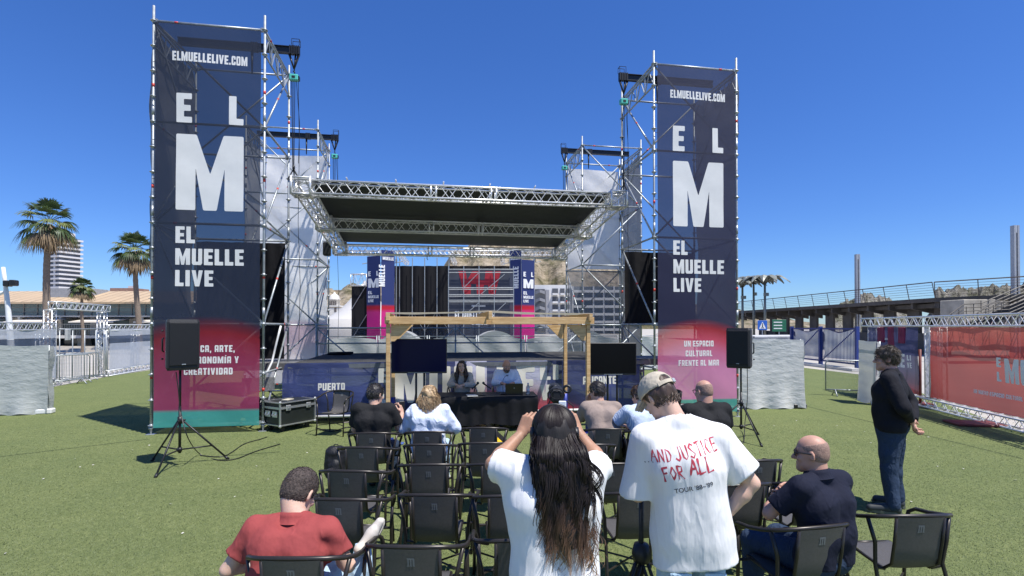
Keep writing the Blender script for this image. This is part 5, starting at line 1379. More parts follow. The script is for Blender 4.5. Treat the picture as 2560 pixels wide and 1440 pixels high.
# ---------------------------------------------------------------- chairs
M_frame = mat('chair_frame_brown', (.036, .031, .027), .35, .35, .15, 20)
M_sling = mat('chair_sling_mesh', (.078, .073, .069), .55, 0, .12, 60, .25, 300)
M_logo = mat('chair_logo_grey', (.16, .165, .165), .6, 0, .05)
def chair_proto():
    root = empty('terrace_chair', (0, 0, 0), 0, 'chair', 'chair')
    def rail(x): return None
    H = [(-.272, .21, .60), (-.292, .215, .665), (-.302, .16, .70), (-.305, .04, .715), (-.300, -.09, .745), (-.268, -.185, .775), (-.18, -.24, .793), (-.08, -.257, .799), (0, -.26, .80)]
    pts = H+[(-x, y, z) for x, y, z in H[:-1][::-1]]
    b = MB(); b.path(pts, .0145, n=8); b.build('top_rail', M_frame, root)
    for s in (-1, 1):
        b = MB(); b.path([(s*.272, .21, .60), (s*.262, .215, .45), (s*.262, .225, .22), (s*.268, .245, 0)], .0135, n=7); b.build('leg', M_frame, root)
        b = MB(); b.path([(s*.285, -.15, .755), (s*.250, -.17, .60), (s*.235, -.15, .44), (s*.245, -.22, .22), (s*.262, -.29, 0)], .0135, n=7); b.build('leg', M_frame, root)
        b = MB(); b.path([(s*.164, .25, .425), (s*.164, .05, .41), (s*.164, -.13, .40), (s*.164, -.205, .46), (s*.164, -.235, .62), (s*.164, -.255, .785)], .011, n=6); b.build('side_tube', M_frame, root)
        b = MB(); b.path([(s*.25, .218, .42), (s*.164, .21, .42)], .011, n=5); b.path([(s*.235, -.15, .42), (s*.164, -.14, .402)], .011, n=5); b.build('bracket', M_frame, root)
        b = MB(); b.path([(s*.262, .23, .20), (-s*.245, -.22, .20)], .008, n=5); b.build('stretcher', M_frame, root)
    b = MB(); b.path([(-.164, .25, .425), (.164, .25, .425)], .011, n=6); b.build('front_tube', M_frame, root)
    prof = [(.262, .418), (.25, .436), (.20, .437), (.10, .425), (0, .415), (-.08, .410)]
    prof2 = [(-.08, .410), (-.14, .413), (-.185, .435), (-.210, .50), (-.225, .58), (-.237, .66), (-.250, .73), (-.262, .792)]
    def strip(pr):
        b = MB(); b.smooth = True; n = 8; vs = []
        for (y, z) in pr:
            for k in range(n+1):
                x = -.160+.320*k/n; q = 1-(x/.160)**2
                vs.append((x, y-(.012*q if z > .45 else 0), z-(.010*q if z < .45 else 0)))
        fs = [(j*(n+1)+k, j*(n+1)+k+1, (j+1)*(n+1)+k+1, (j+1)*(n+1)+k) for j in range(len(pr)-1) for k in range(n)]
        b.add(vs, fs); return b
    strip(prof).build('seat', M_sling, root); bk = strip(prof2).build('backrest', M_sling, root)
    ps, w = text_polys('m', .052); vs, fs = fill_mesh(ps)
    for side in (1, -1):
        b = MB(); b.add([(side*(v[0]-w/2), -.2422-.012*(1-((v[0]-w/2)/.160)**2)-side*.002-v[1]*.186, .688+v[1]) for v in vs], fs); b.build('logo', M_logo, bk)
    return root
CH = chair_proto(); chair_used = [False]
CS = 1.03
def chair(px, py, rz, label, group='dark terrace chairs for the press'):
    """place a chair by the middle of its top rail in the picture"""
    p = GZ(px, py, .80*CS); r = radians(rz); org = p+Matrix.Rotation(r, 3, 'Z') @ Vector((0, .26*CS, 0)); org.z = 0
    o = copy_tree(CH) if chair_used[0] else CH
    chair_used[0] = True
    o.location = org; o.rotation_euler = (0, 0, r); o.scale = (CS,)*3; o['label'] = label; o['group'] = group
    return o
chairs = {}
for key, px, py, rz, lab in [
    ('m1', 928, 1083, 4, 'dark mesh chair the man in the black t-shirt sits on'),
    ('b1', 1068, 1080, 2, 'dark mesh chair the blonde woman sits on'),
    ('f3', 1208, 1070, 0, 'empty dark chair in the front row, right of the blonde woman'),
    ('g3', 1212, 1108, 2, 'empty dark chair directly behind the empty front row chair'),
    ('g1', 903, 1119, -2, 'dark chair with the black backpack beside it, behind the man in black'),
    ('g2', 1073, 1112, 1, 'dark chair directly behind the blonde woman'),
    ('h1', 866, 1178, -4, 'dark chair left of centre, right behind the backpack chair'),
    ('h2', 1071, 1162, 3, 'dark chair in the middle column, third from the front'),
    ('h3', 1250, 1160, 4, 'dark chair left of the long haired woman at her shoulder height'),
    ('i1', 846, 1249, -2, 'dark chair just in front of the man in the red polo'),
    ('i2', 1086, 1238, 0, 'large empty dark chair in the middle column, fourth from the front'),
    ('i3', 1278, 1240, 5, 'dark chair mostly hidden behind the white t-shirt of the long haired woman'),
    ('r1', 727, 1397, 0, 'dark chair the man in the red polo sits on'),
    ('j2', 1027, 1368, -1, 'nearest empty dark chair at the bottom edge, right of the red polo man'),
    ('j3', 1310, 1352, 3, 'dark chair cut by the bottom edge in front of the long haired woman'),
    ('a4', 1520, 1073, 0, 'dark chair the man in the taupe t-shirt sits on'),
    ('a5', 1622, 1078, -4, 'dark chair under the person in the pale blue striped shirt'),
    ('a6', 1786, 1098, 4, 'dark chair the bald man in the black t-shirt sits on'),
    ('b4', 1478, 1112, 2, 'dark chair between the long haired woman and the taupe t-shirt man'),
    ('c4', 1530, 1160, 3, 'dark chair showing between the two standing people, farther one'),
    ('d4', 1600, 1232, 6, 'dark chair showing between the two standing people, nearer one'),
    ('c5', 1900, 1152, 7, 'dark chair right of the elbow of the man in the cap, farther one'),
    ('d5', 1865, 1213, 10, 'dark chair right of the elbow of the man in the cap, nearer one'),
    ('d6', 2040, 1205, 6, 'dark chair just in front of the bald man in navy'),
    ('n1', 2056, 1318, 12, 'dark chair the bald man in navy sits on'),
    ('o1', 2303, 1290, 2, 'empty dark chair at the right, at the feet of the standing man')]:
    chairs[key] = chair(px, py, rz, lab)
chairs['s1'] = chair(855, 976, 172, 'dark chair facing the camera in front of the word PUERTO', 'dark chairs by the stage')
chairs['s2'] = chair(1695, 975, 100, 'dark chair turned sideways in front of the pink banner', 'dark chairs by the stage')

# ---------------------------------------------------------------- speakers on tripods
def speaker_set(px, py, rz, h, lab1, lab2, foot_rot, sc_=1.0):
    p = GZ(px, py); st = empty('speaker_stand', p, radians(foot_rot), lab1, 'speaker stand', None, None, sc_)
    b = MB(); b.tube((0, 0, .18), (0, 0, .85), .019, n=10); b.tube((0, 0, .85), (0, 0, h), .0165, n=10); b.build('pole', M_black, st)
    b = MB(); b.tube((0, 0, .60), (0, 0, .70), .032, n=10); b.tube((.03, 0, .65), (.07, 0, .65), .014, n=6); b.build('upper_collar', M_black, st)
    b = MB(); b.tube((0, 0, .20), (0, 0, .26), .03, n=10); b.build('lower_collar', M_black, st)
    for k in range(3):
        a = 2*pi*k/3; c, s = cos(a), sin(a)
        b = MB(); b.tube((c*.03, s*.03, .65), (c*.60, s*.60, .03), .0135, n=7); l_ = b.build('leg', M_black, st)
        f = MB(); f.tube((c*.58, s*.58, .045), (c*.63, s*.63, .0), .02, n=7); f.build('rubber_foot', M_black, l_)
        b = MB(); b.tube((c*.02, s*.02, .23), (c*.41, s*.41, .235), .011, n=6); b.build('strut', M_black, st)
    sp = empty('loudspeaker', p+Vector((0, 0, h*sc_)), radians(rz), lab2, 'loudspeaker', None, None, sc_)
    w, hh, d = .41, .68, .38
    b = MB(); vs = []
    for z, k in ((-.04, .94), (0, 1), (hh-.04, 1), (hh, .94)):
        for x, y in ((-w/2, -d/2+.02), (-w/2+.03, -d/2), (w/2-.03, -d/2), (w/2, -d/2+.02), (w/2*.72, d/2), (-w/2*.72, d/2)): vs.append((x*k, y*k, z-.0))
    fs = [tuple(range(6))[::-1], tuple(18+i for i in range(6))]
    for j in range(3):
        for i in range(6): fs.append((j*6+i, j*6+(i+1) % 6, (j+1)*6+(i+1) % 6, (j+1)*6+i))
    b.add(vs, fs); b.build('cabinet', mat('speaker_black', (.016, .016, .017), .55, 0, .2, 40, .3, 200), sp)
    b = MB(); b.box((0, -d/2-.006, hh/2-.01), (w-.05, .02, hh-.07), bev=.012); b.build('grille', mat('speaker_grille', (.013, .013, .014), .5, .3, .25, 300, .4, 400), sp)
    for s in (-1, 1):
        b = MB(); b.path([(s*(w/2+.0), -.02, .22), (s*(w/2+.02), -.02, .24), (s*(w/2+.02), -.02, .40), (s*(w/2), -.02, .42)], .012, n=6)
        b.tube((s*w/2, .02, .12), (s*(w/2+.025), .02, .12), .014, n=6); b.tube((s*w/2, .02, .52), (s*(w/2+.025), .02, .52), .014, n=6); b.build('handle', M_black, sp)
    b = MB(); b.box((.0, -d/2-.018, .045), (.05, .004, .012)); b.build('badge', M_galv, sp)
    return st, sp
speaker_set(449, 1164, 44, 1.42, 'black tripod stand in front of the magenta banner', 'black loudspeaker on the tripod in front of the magenta banner', 36, 1.06)
speaker_set(1853, 1098, -38, 1.33, 'black tripod stand at the right edge of the pink banner', 'black loudspeaker on the tripod by the white tarp', -82, 1.04)
def cable(pts, name, label, r=.008, grp=None, n=5):
    P_ = [Vector(p) for p in pts]; out = []
    for i in range(len(P_)-1):
        a = P_[max(i-1, 0)]; b = P_[i]; c = P_[i+1]; d = P_[min(i+2, len(P_)-1)]
        for k in range(6):
            t = k/6; out.append(.5*((2*b)+(c-a)*t+(2*a-5*b+4*c-d)*t*t+(3*b-a-3*c+d)*t**3))
    out.append(P_[-1]); b = MB(); b.path(out, r, n=n); return b.build(name, M_black, None, label, 'cable', grp)
g = lambda x, y, z=.012: GZ(x, y, z)
cable([P(440, 930, 8.0), P(446, 975, 8.02), P(452, 1030, 8.05), P(470, 1095, 8.0), g(500, 1135), g(545, 1150), g(590, 1147), g(640, 1128), g(700, 1110)], 'speaker_cable', 'black cable hanging from the left speaker and crossing the turf')
cable([g(500, 1138), g(560, 1140), g(610, 1110), g(650, 1098), g(668, 1092)], 'floor_cable', 'thin black cable on the turf running to the flight case')
cable([P(1868, 915, 10.9), P(1868, 1000, 10.9), P(1862, 1060, 10.8), g(1860, 1100), g(1850, 1108), g(1800, 1095)], 'speaker_cable', 'black cable hanging from the right speaker')
cable([g(790, 1070), g(830, 1078), g(870, 1068), g(900, 1075), g(860, 1082)], 'floor_cable', 'coil of black cable on the turf under the chair by the stage', .014)

# ---------------------------------------------------------------- flight case
def flight_case():
    a = GZ(700, 1083); b_ = GZ(787, 1066); d = b_-a; L = d.length; rz = atan2(d.y, d.x)
    root = empty('flight_case', a, rz, 'black flight case with silver edges on castors beside the left tower', 'flight case')
    D = .55; z0 = .13; z1 = .60; BK = mat('laminate_black', (.018, .022, .02), .35, 0, .15, 4); AL = mat('case_edge_alu', (.62, .63, .62), .35, .8, .1, 20)
    b = MB(); b.box((L/2, D/2, (z0+z1-.12)/2), (L-.02, D-.02, z1-.12-z0)); b.build('body', BK, root)
    b = MB(); b.box((L/2, D/2, z1-.055), (L-.02, D-.02, .105)); b.build('lid', BK, root)
    b = MB(); t = .03
    for z in (z0+.01, z1-.125, z1-.105, z1-.01):
        for y in (0, D): b.box((L/2, y, z), (L, t, t*.7))
        for x in (0, L): b.box((x, D/2, z), (t, D-.032, t*.7))
    for x in (0, L):
        for y in (0, D): b.box((x, y, (z0+z1)/2), (t*.95, t*.95, z1-z0-.03))
    b.build('edge_profiles', AL, root)
    for x in (0, L):
        for y in (0, D):
            for z in (z0, z1): c = MB(); c.box((x, y, z), (.06, .06, .06), bev=.02); c.build('corner', AL, root)
    for x in (L*.22, L*.80):
        c = MB(); c.box((x, -.012, z1-.12), (.11, .02, .11), bev=.01); c.box((x, -.026, z1-.12), (.05, .012, .03)); c.build('latch', AL, root)
    for y in (.15, .37):
        c = MB(); c.box((-.012, y, .36), (.012, .15, .12), bev=.004); c.path([(-.02, y-.05, .39), (-.04, y-.05, .34), (-.04, y+.05, .34), (-.02, y+.05, .39)], .008, n=5); c.build('handle', AL, root)
    for x in (.12, L-.12):
        for y in (.1, D-.1):
            c = MB(); c.box((x, y, .11), (.09, .09, .02)); c.tube((x, y-.02, .05), (x, y+.02, .05), .05, n=12); c.build('castor', M_black, root)
    c = MB(); c.box((L*.45, D*.5, z1+.006), (.22, .14, .012), rz=.3); c.build('paper_sticker', mat('sticker_paper', (.6, .55, .42), .7), root)
flight_case()

# ---------------------------------------------------------------- screens
def screen(px0, px1, py0, py1, Y, lab, tint, ghost):
    a = P(px0, py1, Y); b_ = P(px1, py1, Y); t = P(px0, py0, Y); w = b_.x-a.x; h = t.z-a.z
    root = empty('television', ((a.x+b_.x)/2, Y, 0), .03, lab, 'television', 'large black televisions on stands')
    c = MB(); c.box((0, 0, a.z+h/2), (w, .05, h), bev=.01); c.build('casing', M_black, root)
    m, n, l, b = newmat('glossy_screen'); b.inputs['Base Color'].default_value = (*tint, 1); b.inputs['Roughness'].default_value = .25; b.inputs['Specular IOR Level'].default_value = .12
    c = MB(); c.box((0, -.0265, a.z+h/2+.008), (w-.03, .004, h-.05)); c.build('panel', m, root)
    c = MB(); c.box((0, -.03, a.z+.012), (w*.4, .006, .008)); c.build('bezel_strip', M_galv, root)
    for x in (-.07, .09) if ghost else (-.1, .1):
        c = MB(); c.tube((x, .07, 0), (x, .07, a.z+h*.6), .022, n=8); c.build('stand_pole', M_black, root)
    c = MB(); c.box((0, .07, .02), (.9, .08, .03)); c.box((-.35, .07, .02), (.06, .7, .03)); c.box((.35, .07, .02), (.06, .7, .03)); c.build('stand_base', M_black, root)
    c = MB(); c.box((0, .05, a.z+h/2), (.4, .05, .3)); c.build('bracket', M_black, root)
screen(979, 1117, 847, 933, 10.55, 'large dark blue television on a stand at the left of the table', (.004, .005, .035), True)
screen(1474, 1591, 857, 937, 11.2, 'large black television on a stand behind the right canopy post', (.004, .004, .005), False)

# ---------------------------------------------------------------- table, laptop, microphones, bottle
ZT = .70
TA = GZ(1090, 993, ZT); TB = GZ(1343, 990, ZT)
def table():
    d = TB-TA; L = d.length; rz = atan2(d.y, d.x)
    root = empty('press_table', (TA.x, TA.y, 0), rz, 'long press table under a black cloth', 'table')
    Dp = .72; BC = cloth('table_cloth_black', (.010, .010, .012), fold=4, rough=.6)
    b = MB(); b.box((L/2, Dp/2, ZT-.02), (L, Dp, .035), bev=.008); b.build('tabletop', mat('table_top_grey', (.035, .035, .038), .4), root)
    for x in (.12, L-.12):
        for y in (.1, Dp-.1): b = MB(); b.tube((x, y, 0), (x, y, ZT-.04), .018); b.build('leg', M_galv, root)
    c = empty('tablecloth', (TA.x, TA.y, 0), rz, 'black tablecloth draped over the press table', 'tablecloth')
    pr = [(0.0, ZT+.006), (-.012, ZT), (-.03, ZT-.06), (-.03, ZT-.35), (-.05, .14)]
    g = MB(); g.smooth = True
    def sf(s, t):
        k = t*4; i = min(int(k), 3); f = k-i; y = pr[i][0]*(1-f)+pr[i+1][0]*f; z = pr[i][1]*(1-f)+pr[i+1][1]*f
        q = s*.9+.05
        return (-.01+s*(L+.02)*(1), y+.018*t*sin(s*48)+.008*t*sin(s*23), z+.02*(t > .95)*sin(s*15))
    g.grid(sf, 90, 14)
    g.build('front_drop', BC, c)
    g = MB(); g.box((L/2, Dp/2, ZT+.004), (L+.02, Dp+.01, .006)); g.build('top_sheet', mat('cloth_top_black', (.03, .03, .034), .6, 0, .2, 9), c)
    for x in (-.012, L+.012):
        g = MB(); g.smooth = True; g.grid(lambda s, t: (x+(.015*t*sin(s*20))*(1 if x > 0 else -1), s*Dp, ZT-t*.66), 14, 6); g.build('side_drop', BC, c)
    return rz
TRZ = table()
def on_table(px, back=.3):
    d = (TB-TA).normalized(); nrm = Vector((-d.y, d.x, 0)); q = (px-1280)/FPX
    base = TA+nrm*back; t = (q*base.y-base.x)/(d.x-q*d.y); p = base+d*t; p.z = ZT+.008; return p
def laptop():
    p = on_table(1284, .18); r = empty('laptop', p, TRZ+pi, 'open black laptop on the right half of the table, seen from behind', 'laptop')
    b = MB(); b.box((0, -.02, .01), (.36, .25, .018), bev=.004); b.build('base', M_black, r)
    b = MB(); M_ = Matrix.Rotation(radians(-12), 3, 'X'); b.box((0, .13, .13), (.36, .008, .24), M=M_, bev=.003); b.build('lid', mat('laptop_lid', (.014, .014, .016), .35), r)
    b = MB(); b.tube((0, .141, .155), (0, .137, .155), .012, n=10); b.build('emblem', M_galv, r)
laptop()
def mics():
    for px, lean, lab in ((1196, -.08, 'black microphone on a small stand, left of the pair on the table'), (1208, .10, 'black microphone with pale cube on a small stand, right of the pair')):
        p = on_table(px, .2); r = empty('microphone', p, TRZ, lab, 'microphone')
        b = MB(); b.tube((0, 0, 0), (0, 0, .012), .06, n=14); b.build('stand_base', M_black, r)
        b = MB(); b.path([(0, 0, .01), (lean*.3, -.0, .10), (lean*.8, .03, .17)], .006, n=6); b.build('stand_arm', M_galv, r)
        b = MB(); b.tube((lean*1.6, -.04, .13), (lean*.2, .08, .22), .013, .018, n=8); b.build('body', M_black, r)
        b = MB(); b.lathe([(0, -.03), (.024, -.018), (.028, 0), (.024, .02), (0, .03)], (lean*.1, .10, .235), n=10); b.build('head', mat('mic_foam', (.02, .05, .06), .9, 0, .3, 60), r)
    p = on_table(1258, .2); r = empty('gooseneck_microphone', p, TRZ, 'thin gooseneck microphone bending towards the bald speaker', 'microphone')
    b = MB(); b.box((0, 0, .02), (.12, .14, .03), bev=.008); b.build('base', M_black, r)
    b = MB(); b.path([(0, 0, .03), (-.01, 0, .2), (0, .02, .31), (.04, .05, .37), (.07, .07, .385)], .005, n=6); b.tube((.07, .07, .385), (.11, .09, .385), .009, n=6); b.build('gooseneck', M_black, r)
    p = on_table(1320, .25); r = empty('water_bottle', p, 0, 'clear plastic water bottle at the right end of the table', 'bottle')
    m, n, l, b_ = newmat('clear_plastic'); b_.inputs['Base Color'].default_value = (.75, .82, .86, 1); b_.inputs['Roughness'].default_value = .1; b_.inputs['Transmission Weight'].default_value = .7
    b = MB(); b.lathe([(0, 0), (.032, 0), (.034, .01), (.034, .07), (.031, .08), (.034, .09), (.034, .15), (.014, .20), (.013, .215)], n=14); b.build('bottle', m, r)
    b = MB(); b.lathe([(0, .235), (.015, .235), (.015, .212)], n=10); b.build('cap', mat('cap_blue', (.05, .2, .5), .5), r)
    b = MB(); b.lathe([(.0345, .075), (.0345, .125)], n=14); b.build('paper_band', M_white, r)
    p = on_table(1180, .12); b = MB(); b.box((p.x, p.y, p.z+.006), (.21, .29, .01), rz=.2); b.build('papers', mat('paper', (.6, .6, .58), .8), label='small stack of papers in front of the woman at the table', cat='papers')
mics()

# ---------------------------------------------------------------- small things on the turf and by the stage
def cable_ramp():
    a = GZ(1184, 1046); b_ = GZ(1302, 1166); d = b_-a; L = d.length; root = empty('cable_ramp', a, atan2(d.y, d.x), 'yellow and black cable protector running diagonally between the chairs', 'cable protector')
    Y_ = mat('protector_yellow', (.75, .48, .015), .5, 0, .12, 6); n = int(L/.5)
    for i in range(n):
        x0 = L*i/n; x1 = L*(i+1)/n-.01
        b = MB(); b.box(((x0+x1)/2, 0, .035), (x1-x0, .13, .02), bev=.005); b.build('lid', Y_, root)
        b = MB()
        b.add([(x0, -.22, .004), (x1, -.22, .004), (x1, -.065, .042), (x0, -.065, .042), (x0, .22, .004), (x1, .22, .004), (x1, .065, .042), (x0, .065, .042)], [(0, 1, 2, 3), (7, 6, 5, 4)])
        for k in range(8): b.box((x0+(k+.5)*(x1-x0)/8, .066, .038), (.02, .03, .02)); b.box((x0+(k+.5)*(x1-x0)/8, -.066, .038), (.02, .03, .02))
        b.build('base', M_black, root)
cable_ramp()
p = GZ(995, 1110); b = MB(); b.box((p.x, p.y, .012), (.2, .16, .014), rz=.1, bev=.003); b.build('blue_mat', mat('folder_blue', (.05, .10, .30), .6, 0, .1), label='small flat blue folder lying on the turf between the first two chairs', cat='folder')
def lumpy(name, loc, size, m, label, cat, seed, rz=0):
    s = SDF((-size[0], -size[1], -.02), (size[0], size[1], size[2]*1.15), .02)
    rg = random.Random(seed)
    for i in range(7): s.ell((rg.uniform(-.45, .45)*size[0], rg.uniform(-.4, .4)*size[1], size[2]*rg.uniform(.25, .65)), (size[0]*.45, size[1]*.5, size[2]*.36), k=.05)
    s.wob(.012, (9, 9, 9), seed); s.cut((0, 0, -1), (0, 0, 0))
    V, Q = s.mesh(); o = from_np(name, V, Q, m); o.location = loc; o.rotation_euler = (0, 0, rz); tag(o, label, cat); return o
lumpy('covered_gear', S(1.3, .95, 1.28), (.55, .45, .55), M_blackcloth, 'black cloth covered equipment on the wing deck in the left tower', 'covered equipment', 1, ANG)
lumpy('rubble_bag', S(1.75, .9, 0.02), (.5, .4, .62), mat('bin_liner', (.025, .026, .03), .3, 0, .3, 5, .6, 9), 'shiny black bags piled on the ground inside the left tower', 'bags', 2, ANG)
lumpy('covered_gear', S(9.9, 1.3, 1.30), (.5, .4, .28), M_blackcloth, 'black cloth covered equipment on the deck near the right tower', 'covered equipment', 3, ANG)
lumpy('covered_gear', S(2.9, 4.6, 1.30), (.4, .25, .10), M_blackcloth, 'low black cable heap at the rear left corner of the stage deck', 'cable heap', 4, ANG)
def leaning_board():
    root = empty('leaning_board', S(1.55, .35, .62), ANG, 'grey perforated metal board resting across the left tower ledgers', 'board')
    b = MB(); b.box((.3, .1, .28), (.62, .05, .28), rz=.3); b.build('panel', mat('board_grey', (.20, .20, .19), .6, .4, .4, 40), root)
leaning_board()
Yh = 11.6; b = MB(); b.path([P(668, 930, Yh-.3), P(680, 905, Yh), P(688, 870, Yh), P(696, 838, Yh), P(702, 815, Yh+.1)], .022, n=10)
b.build('white_hose', M_white, label='white flexible hose hanging inside the left front tower', cat='hose')
def wheel():
    p = GZ(1706, 1052); r = empty('tyre', p, .3, 'small black tyre lying by the pink banner', 'tyre')
    b = MB(); b.path([(cos(a*pi/9)*.15, 0, .20+sin(a*pi/9)*.15) for a in range(18)], .05, n=8, closed=True); b.build('tread', M_black, r)
    b = MB(); b.tube((0, -.03, .2), (0, .03, .2), .10, n=14); b.build('hub', mat('hub_grey', (.12, .12, .12), .5), r)
wheel()
def backpack():
    c = GZ(840, 1170, .38); root = empty('backpack', (c.x, c.y, 0), .25, 'black backpack propped on the seat edge beside the second row chair', 'backpack', None, None, .86)
    M_bp = cloth('backpack_nylon', (.016, .017, .020), fold=12, rough=.5)
    z0 = .30
    s = SDF((-.22, -.2, z0-.05), (.22, .2, z0+.55), .01)
    s.cone((-.06, 0, z0+.1), (-.05, 0, z0+.36), .11, .10, .05); s.cone((.06, 0, z0+.1), (.05, 0, z0+.36), .11, .10, .05); s.ell((0, -.09, z0+.16), (.10, .06, .12), k=.02); s.wob(.004, (18, 18, 18), 3)
    V, Q = s.mesh(); from_np('body', V, Q, M_bp, root)
    b = MB(); b.path([(-.03, .0, z0+.43), (-.025, .0, z0+.475), (.025, .0, z0+.475), (.03, .0, z0+.43)], .009, n=6); b.build('grab_handle', M_bp, root)
    for q in (-1, 1):
        b = MB(); b.path([(q*.08, .09, z0+.42), (q*.14, .15, z0+.36), (q*.15, .15, z0+.2), (q*.10, .10, z0+.06)], .016, n=6); b.build('strap', M_bp, root)
    b = MB(); b.box((-.02, -.155, z0+.12), (.03, .004, .02), rz=.4); b.build('tag', M_white, root)
backpack()
def video_camera():
    p = GZ(1640, 1560); Yc = 3.45
    base = P(1592, 1400, 3.35); root = empty('camera_tripod', (base.x, base.y, 0), .2, 'black video tripod standing between the two standing people', 'tripod')
    hub = Vector((.03, 0, .70))
    for k, (x, y) in enumerate(((-.25, -.18), (.26, -.10), (.0, .34))):
        b = MB()
        for o in (-.018, .018): b.path([hub+Vector((o, 0, 0)), Vector((x*.6+o, y*.6, .30))], .011, n=6)
        b.path([Vector((x*.5, y*.5, .38)), Vector((x, y, .0))], .012, n=6); b.build('leg', M_black, root)
        b = MB(); b.box((x*.55, y*.55, .34), (.06, .05, .07), bev=.01); b.build('leg_lock', M_black, root)
        b = MB(); b.tube((0, 0, .38), (x*.5, y*.5, .40), .010, n=6); b.build('spreader', M_black, root)
    b = MB(); b.tube(hub-Vector((0, 0, .32)), hub+Vector((0, 0, .5)), .016, n=8); b.lathe([(0, -.06), (.05, -.05), (.06, 0), (.045, .06), (0, .07)], hub, n=12); b.build('centre_column', M_black, root)
    b = MB(); b.tube(hub+Vector((0, 0, .5)), hub+Vector((.22, -.25, .38)), .009, n=6); b.build('pan_handle', M_black, root)
    c_ = P(1392, 990, 3.3); r2 = empty('video_camera', c_, -.1, 'black video camera rig with a small pale screen above the long haired woman\'s head', 'video camera', None, None, 1.)
    b = MB(); b.box((0, .08, 0), (.08, .22, .09), bev=.02); b.build('body', M_black, r2)
    b = MB(); b.tube((-.02, .19, .01), (-.02, .30, .01), .035, .042, n=12); b.build('lens', M_black, r2)
    b = MB(); b.path([(cos(t)*.050-.005, -.01, .008+sin(t)*.038) for t in np.linspace(0, 2*pi, 14)[:-1]], .006, n=5, closed=True); b.path([(cos(t)*.036, -.03, .010+sin(t)*.026) for t in np.linspace(0, 2*pi, 14)[:-1]], .004, n=5, closed=True); b.build('cage_ring', M_chain, r2)
    b = MB(); b.box((.035, -.05, -.045), (.045, .012, .045), bev=.004); b.build('small_screen', mat('screen_white', (.75, .8, .82), .3), r2)
    b = MB(); b.path([(cos(t)*.022+.064, .02, .042+sin(t)*.020) for t in np.linspace(0, 2*pi, 12)[:-1]], .009, n=6, closed=True); b.build('headset_cup', M_black, r2)
    b = MB(); b.path([(.06, 0, -.03), (.10, .01, -.06), (.10, 0, -.11), (.06, -.02, -.13)], .004, n=5); b.path([(-.04, 0, -.03), (-.07, .0, -.08), (-.03, 0, -.13)], .004, n=5); b.build('cord', M_black, r2)
    b = MB(); b.tube((0, .06, -.04), (0, .06, -.62), .013, n=8); b.tube((0, .06, -.62), (-.16, .05, -c_.z), .012, n=6); b.tube((0, .06, -.62), (.16, -.02, -c_.z), .012, n=6); b.tube((0, .06, -.62), (.02, .28, -c_.z), .012, n=6); b.build('light_stand', M_black, r2)
video_camera()
# ---------------------------------------------------------------- people
def skin_mat(name, c):
    m = mat(name, c, .5, 0, .10, 14, .12, 160, spec=.35)
    b = m.node_tree.nodes['Principled BSDF']; b.inputs['Subsurface Weight'].default_value = .12; b.inputs['Subsurface Radius'].default_value = (.02, .008, .004); b.inputs['Subsurface Scale'].default_value = .5
    return m
SK1 = skin_mat('skin_light', (.56, .34, .25)); SK2 = skin_mat('skin_tan', (.40, .22, .14)); SK3 = skin_mat('skin_pale', (.62, .40, .30)); SK4 = skin_mat('skin_ruddy', (.52, .29, .21))
def hair_mat(name, a, b_, rough=.45, sc_=30, stretch=(1, 1, .12)):
    m, n, l, b = newmat(name); t = noise(n, l, sc_, 5, rough=.7, stretch=stretch)
    r = ramp(n, l, t.outputs['Fac'], [(.35, a), (.68, b_)]); l.new(r.outputs['Color'], b.inputs['Base Color']); b.inputs['Roughness'].default_value = rough; b.inputs['Specular IOR Level'].default_value = .5
    bp = n.new('ShaderNodeBump'); bp.inputs['Strength'].default_value = .7; bp.inputs['Distance'].default_value = .006
    l.new(t.outputs['Fac'], bp.inputs['Height']); l.new(bp.outputs['Normal'], b.inputs['Normal']); return m
V3 = lambda *a: Vector(a)
def hR(pitch=0, yaw=0, roll=0):
    """head rotation: pitch > 0 looks down, yaw > 0 turns to the left, roll > 0 tilts to the right"""
    return Matrix.Rotation(radians(yaw), 3, 'Z') @ Matrix.Rotation(radians(-pitch), 3, 'X') @ Matrix.Rotation(radians(roll), 3, 'Y')
SEAT = dict(pel=V3(0, -.03, .53), waist=V3(0, -.05, .70), chest=V3(0, -.04, .90), neck=V3(0, -.01, 1.075), head=V3(0, .03, 1.22), HR=hR(15),
            sh=[V3(-.185, -.03, 1.03), V3(.185, -.03, 1.03)], el=[V3(-.26, .06, .77), V3(.26, .06, .77)], wr=[V3(-.12, .27, .70), V3(.12, .27, .70)],
            hip=[V3(-.09, .02, .52), V3(.09, .02, .52)], kn=[V3(-.13, .44, .50), V3(.13, .44, .50)], an=[V3(-.13, .42, .09), V3(.13, .42, .09)], toe=[V3(-.15, .60, .03), V3(.15, .60, .03)], w=1., f=1.)
def pose(base, **kw):
    d = dict(base); d.update(kw); return d
def torso(s, J, e=0., k=.05, seg=0):
    X = (J['sh'][1]-J['sh'][0]).normalized(); w, f = J['w'], J['f']
    for q in (-1, 1):
        s.cone(J['pel']+X*q*.085*w, J['waist']+X*q*.065*w*f, .112*f+e, .100*f+e, k)
        s.cone(J['waist']+X*q*.065*w*f, J['chest']+X*q*.085*w, .100*f+e, .112*f+e, k)
        si = J['neck']*.42+J['sh'][0 if q < 0 else 1]*.58
        s.cone(J['chest']+X*q*.085*w, si-V3(0, 0, .05), .112*f+e, .068+e, k)
        s.cone(J['neck']-V3(0, 0, .015), J['sh'][0 if q < 0 else 1], .050+e, .055+e, .035)
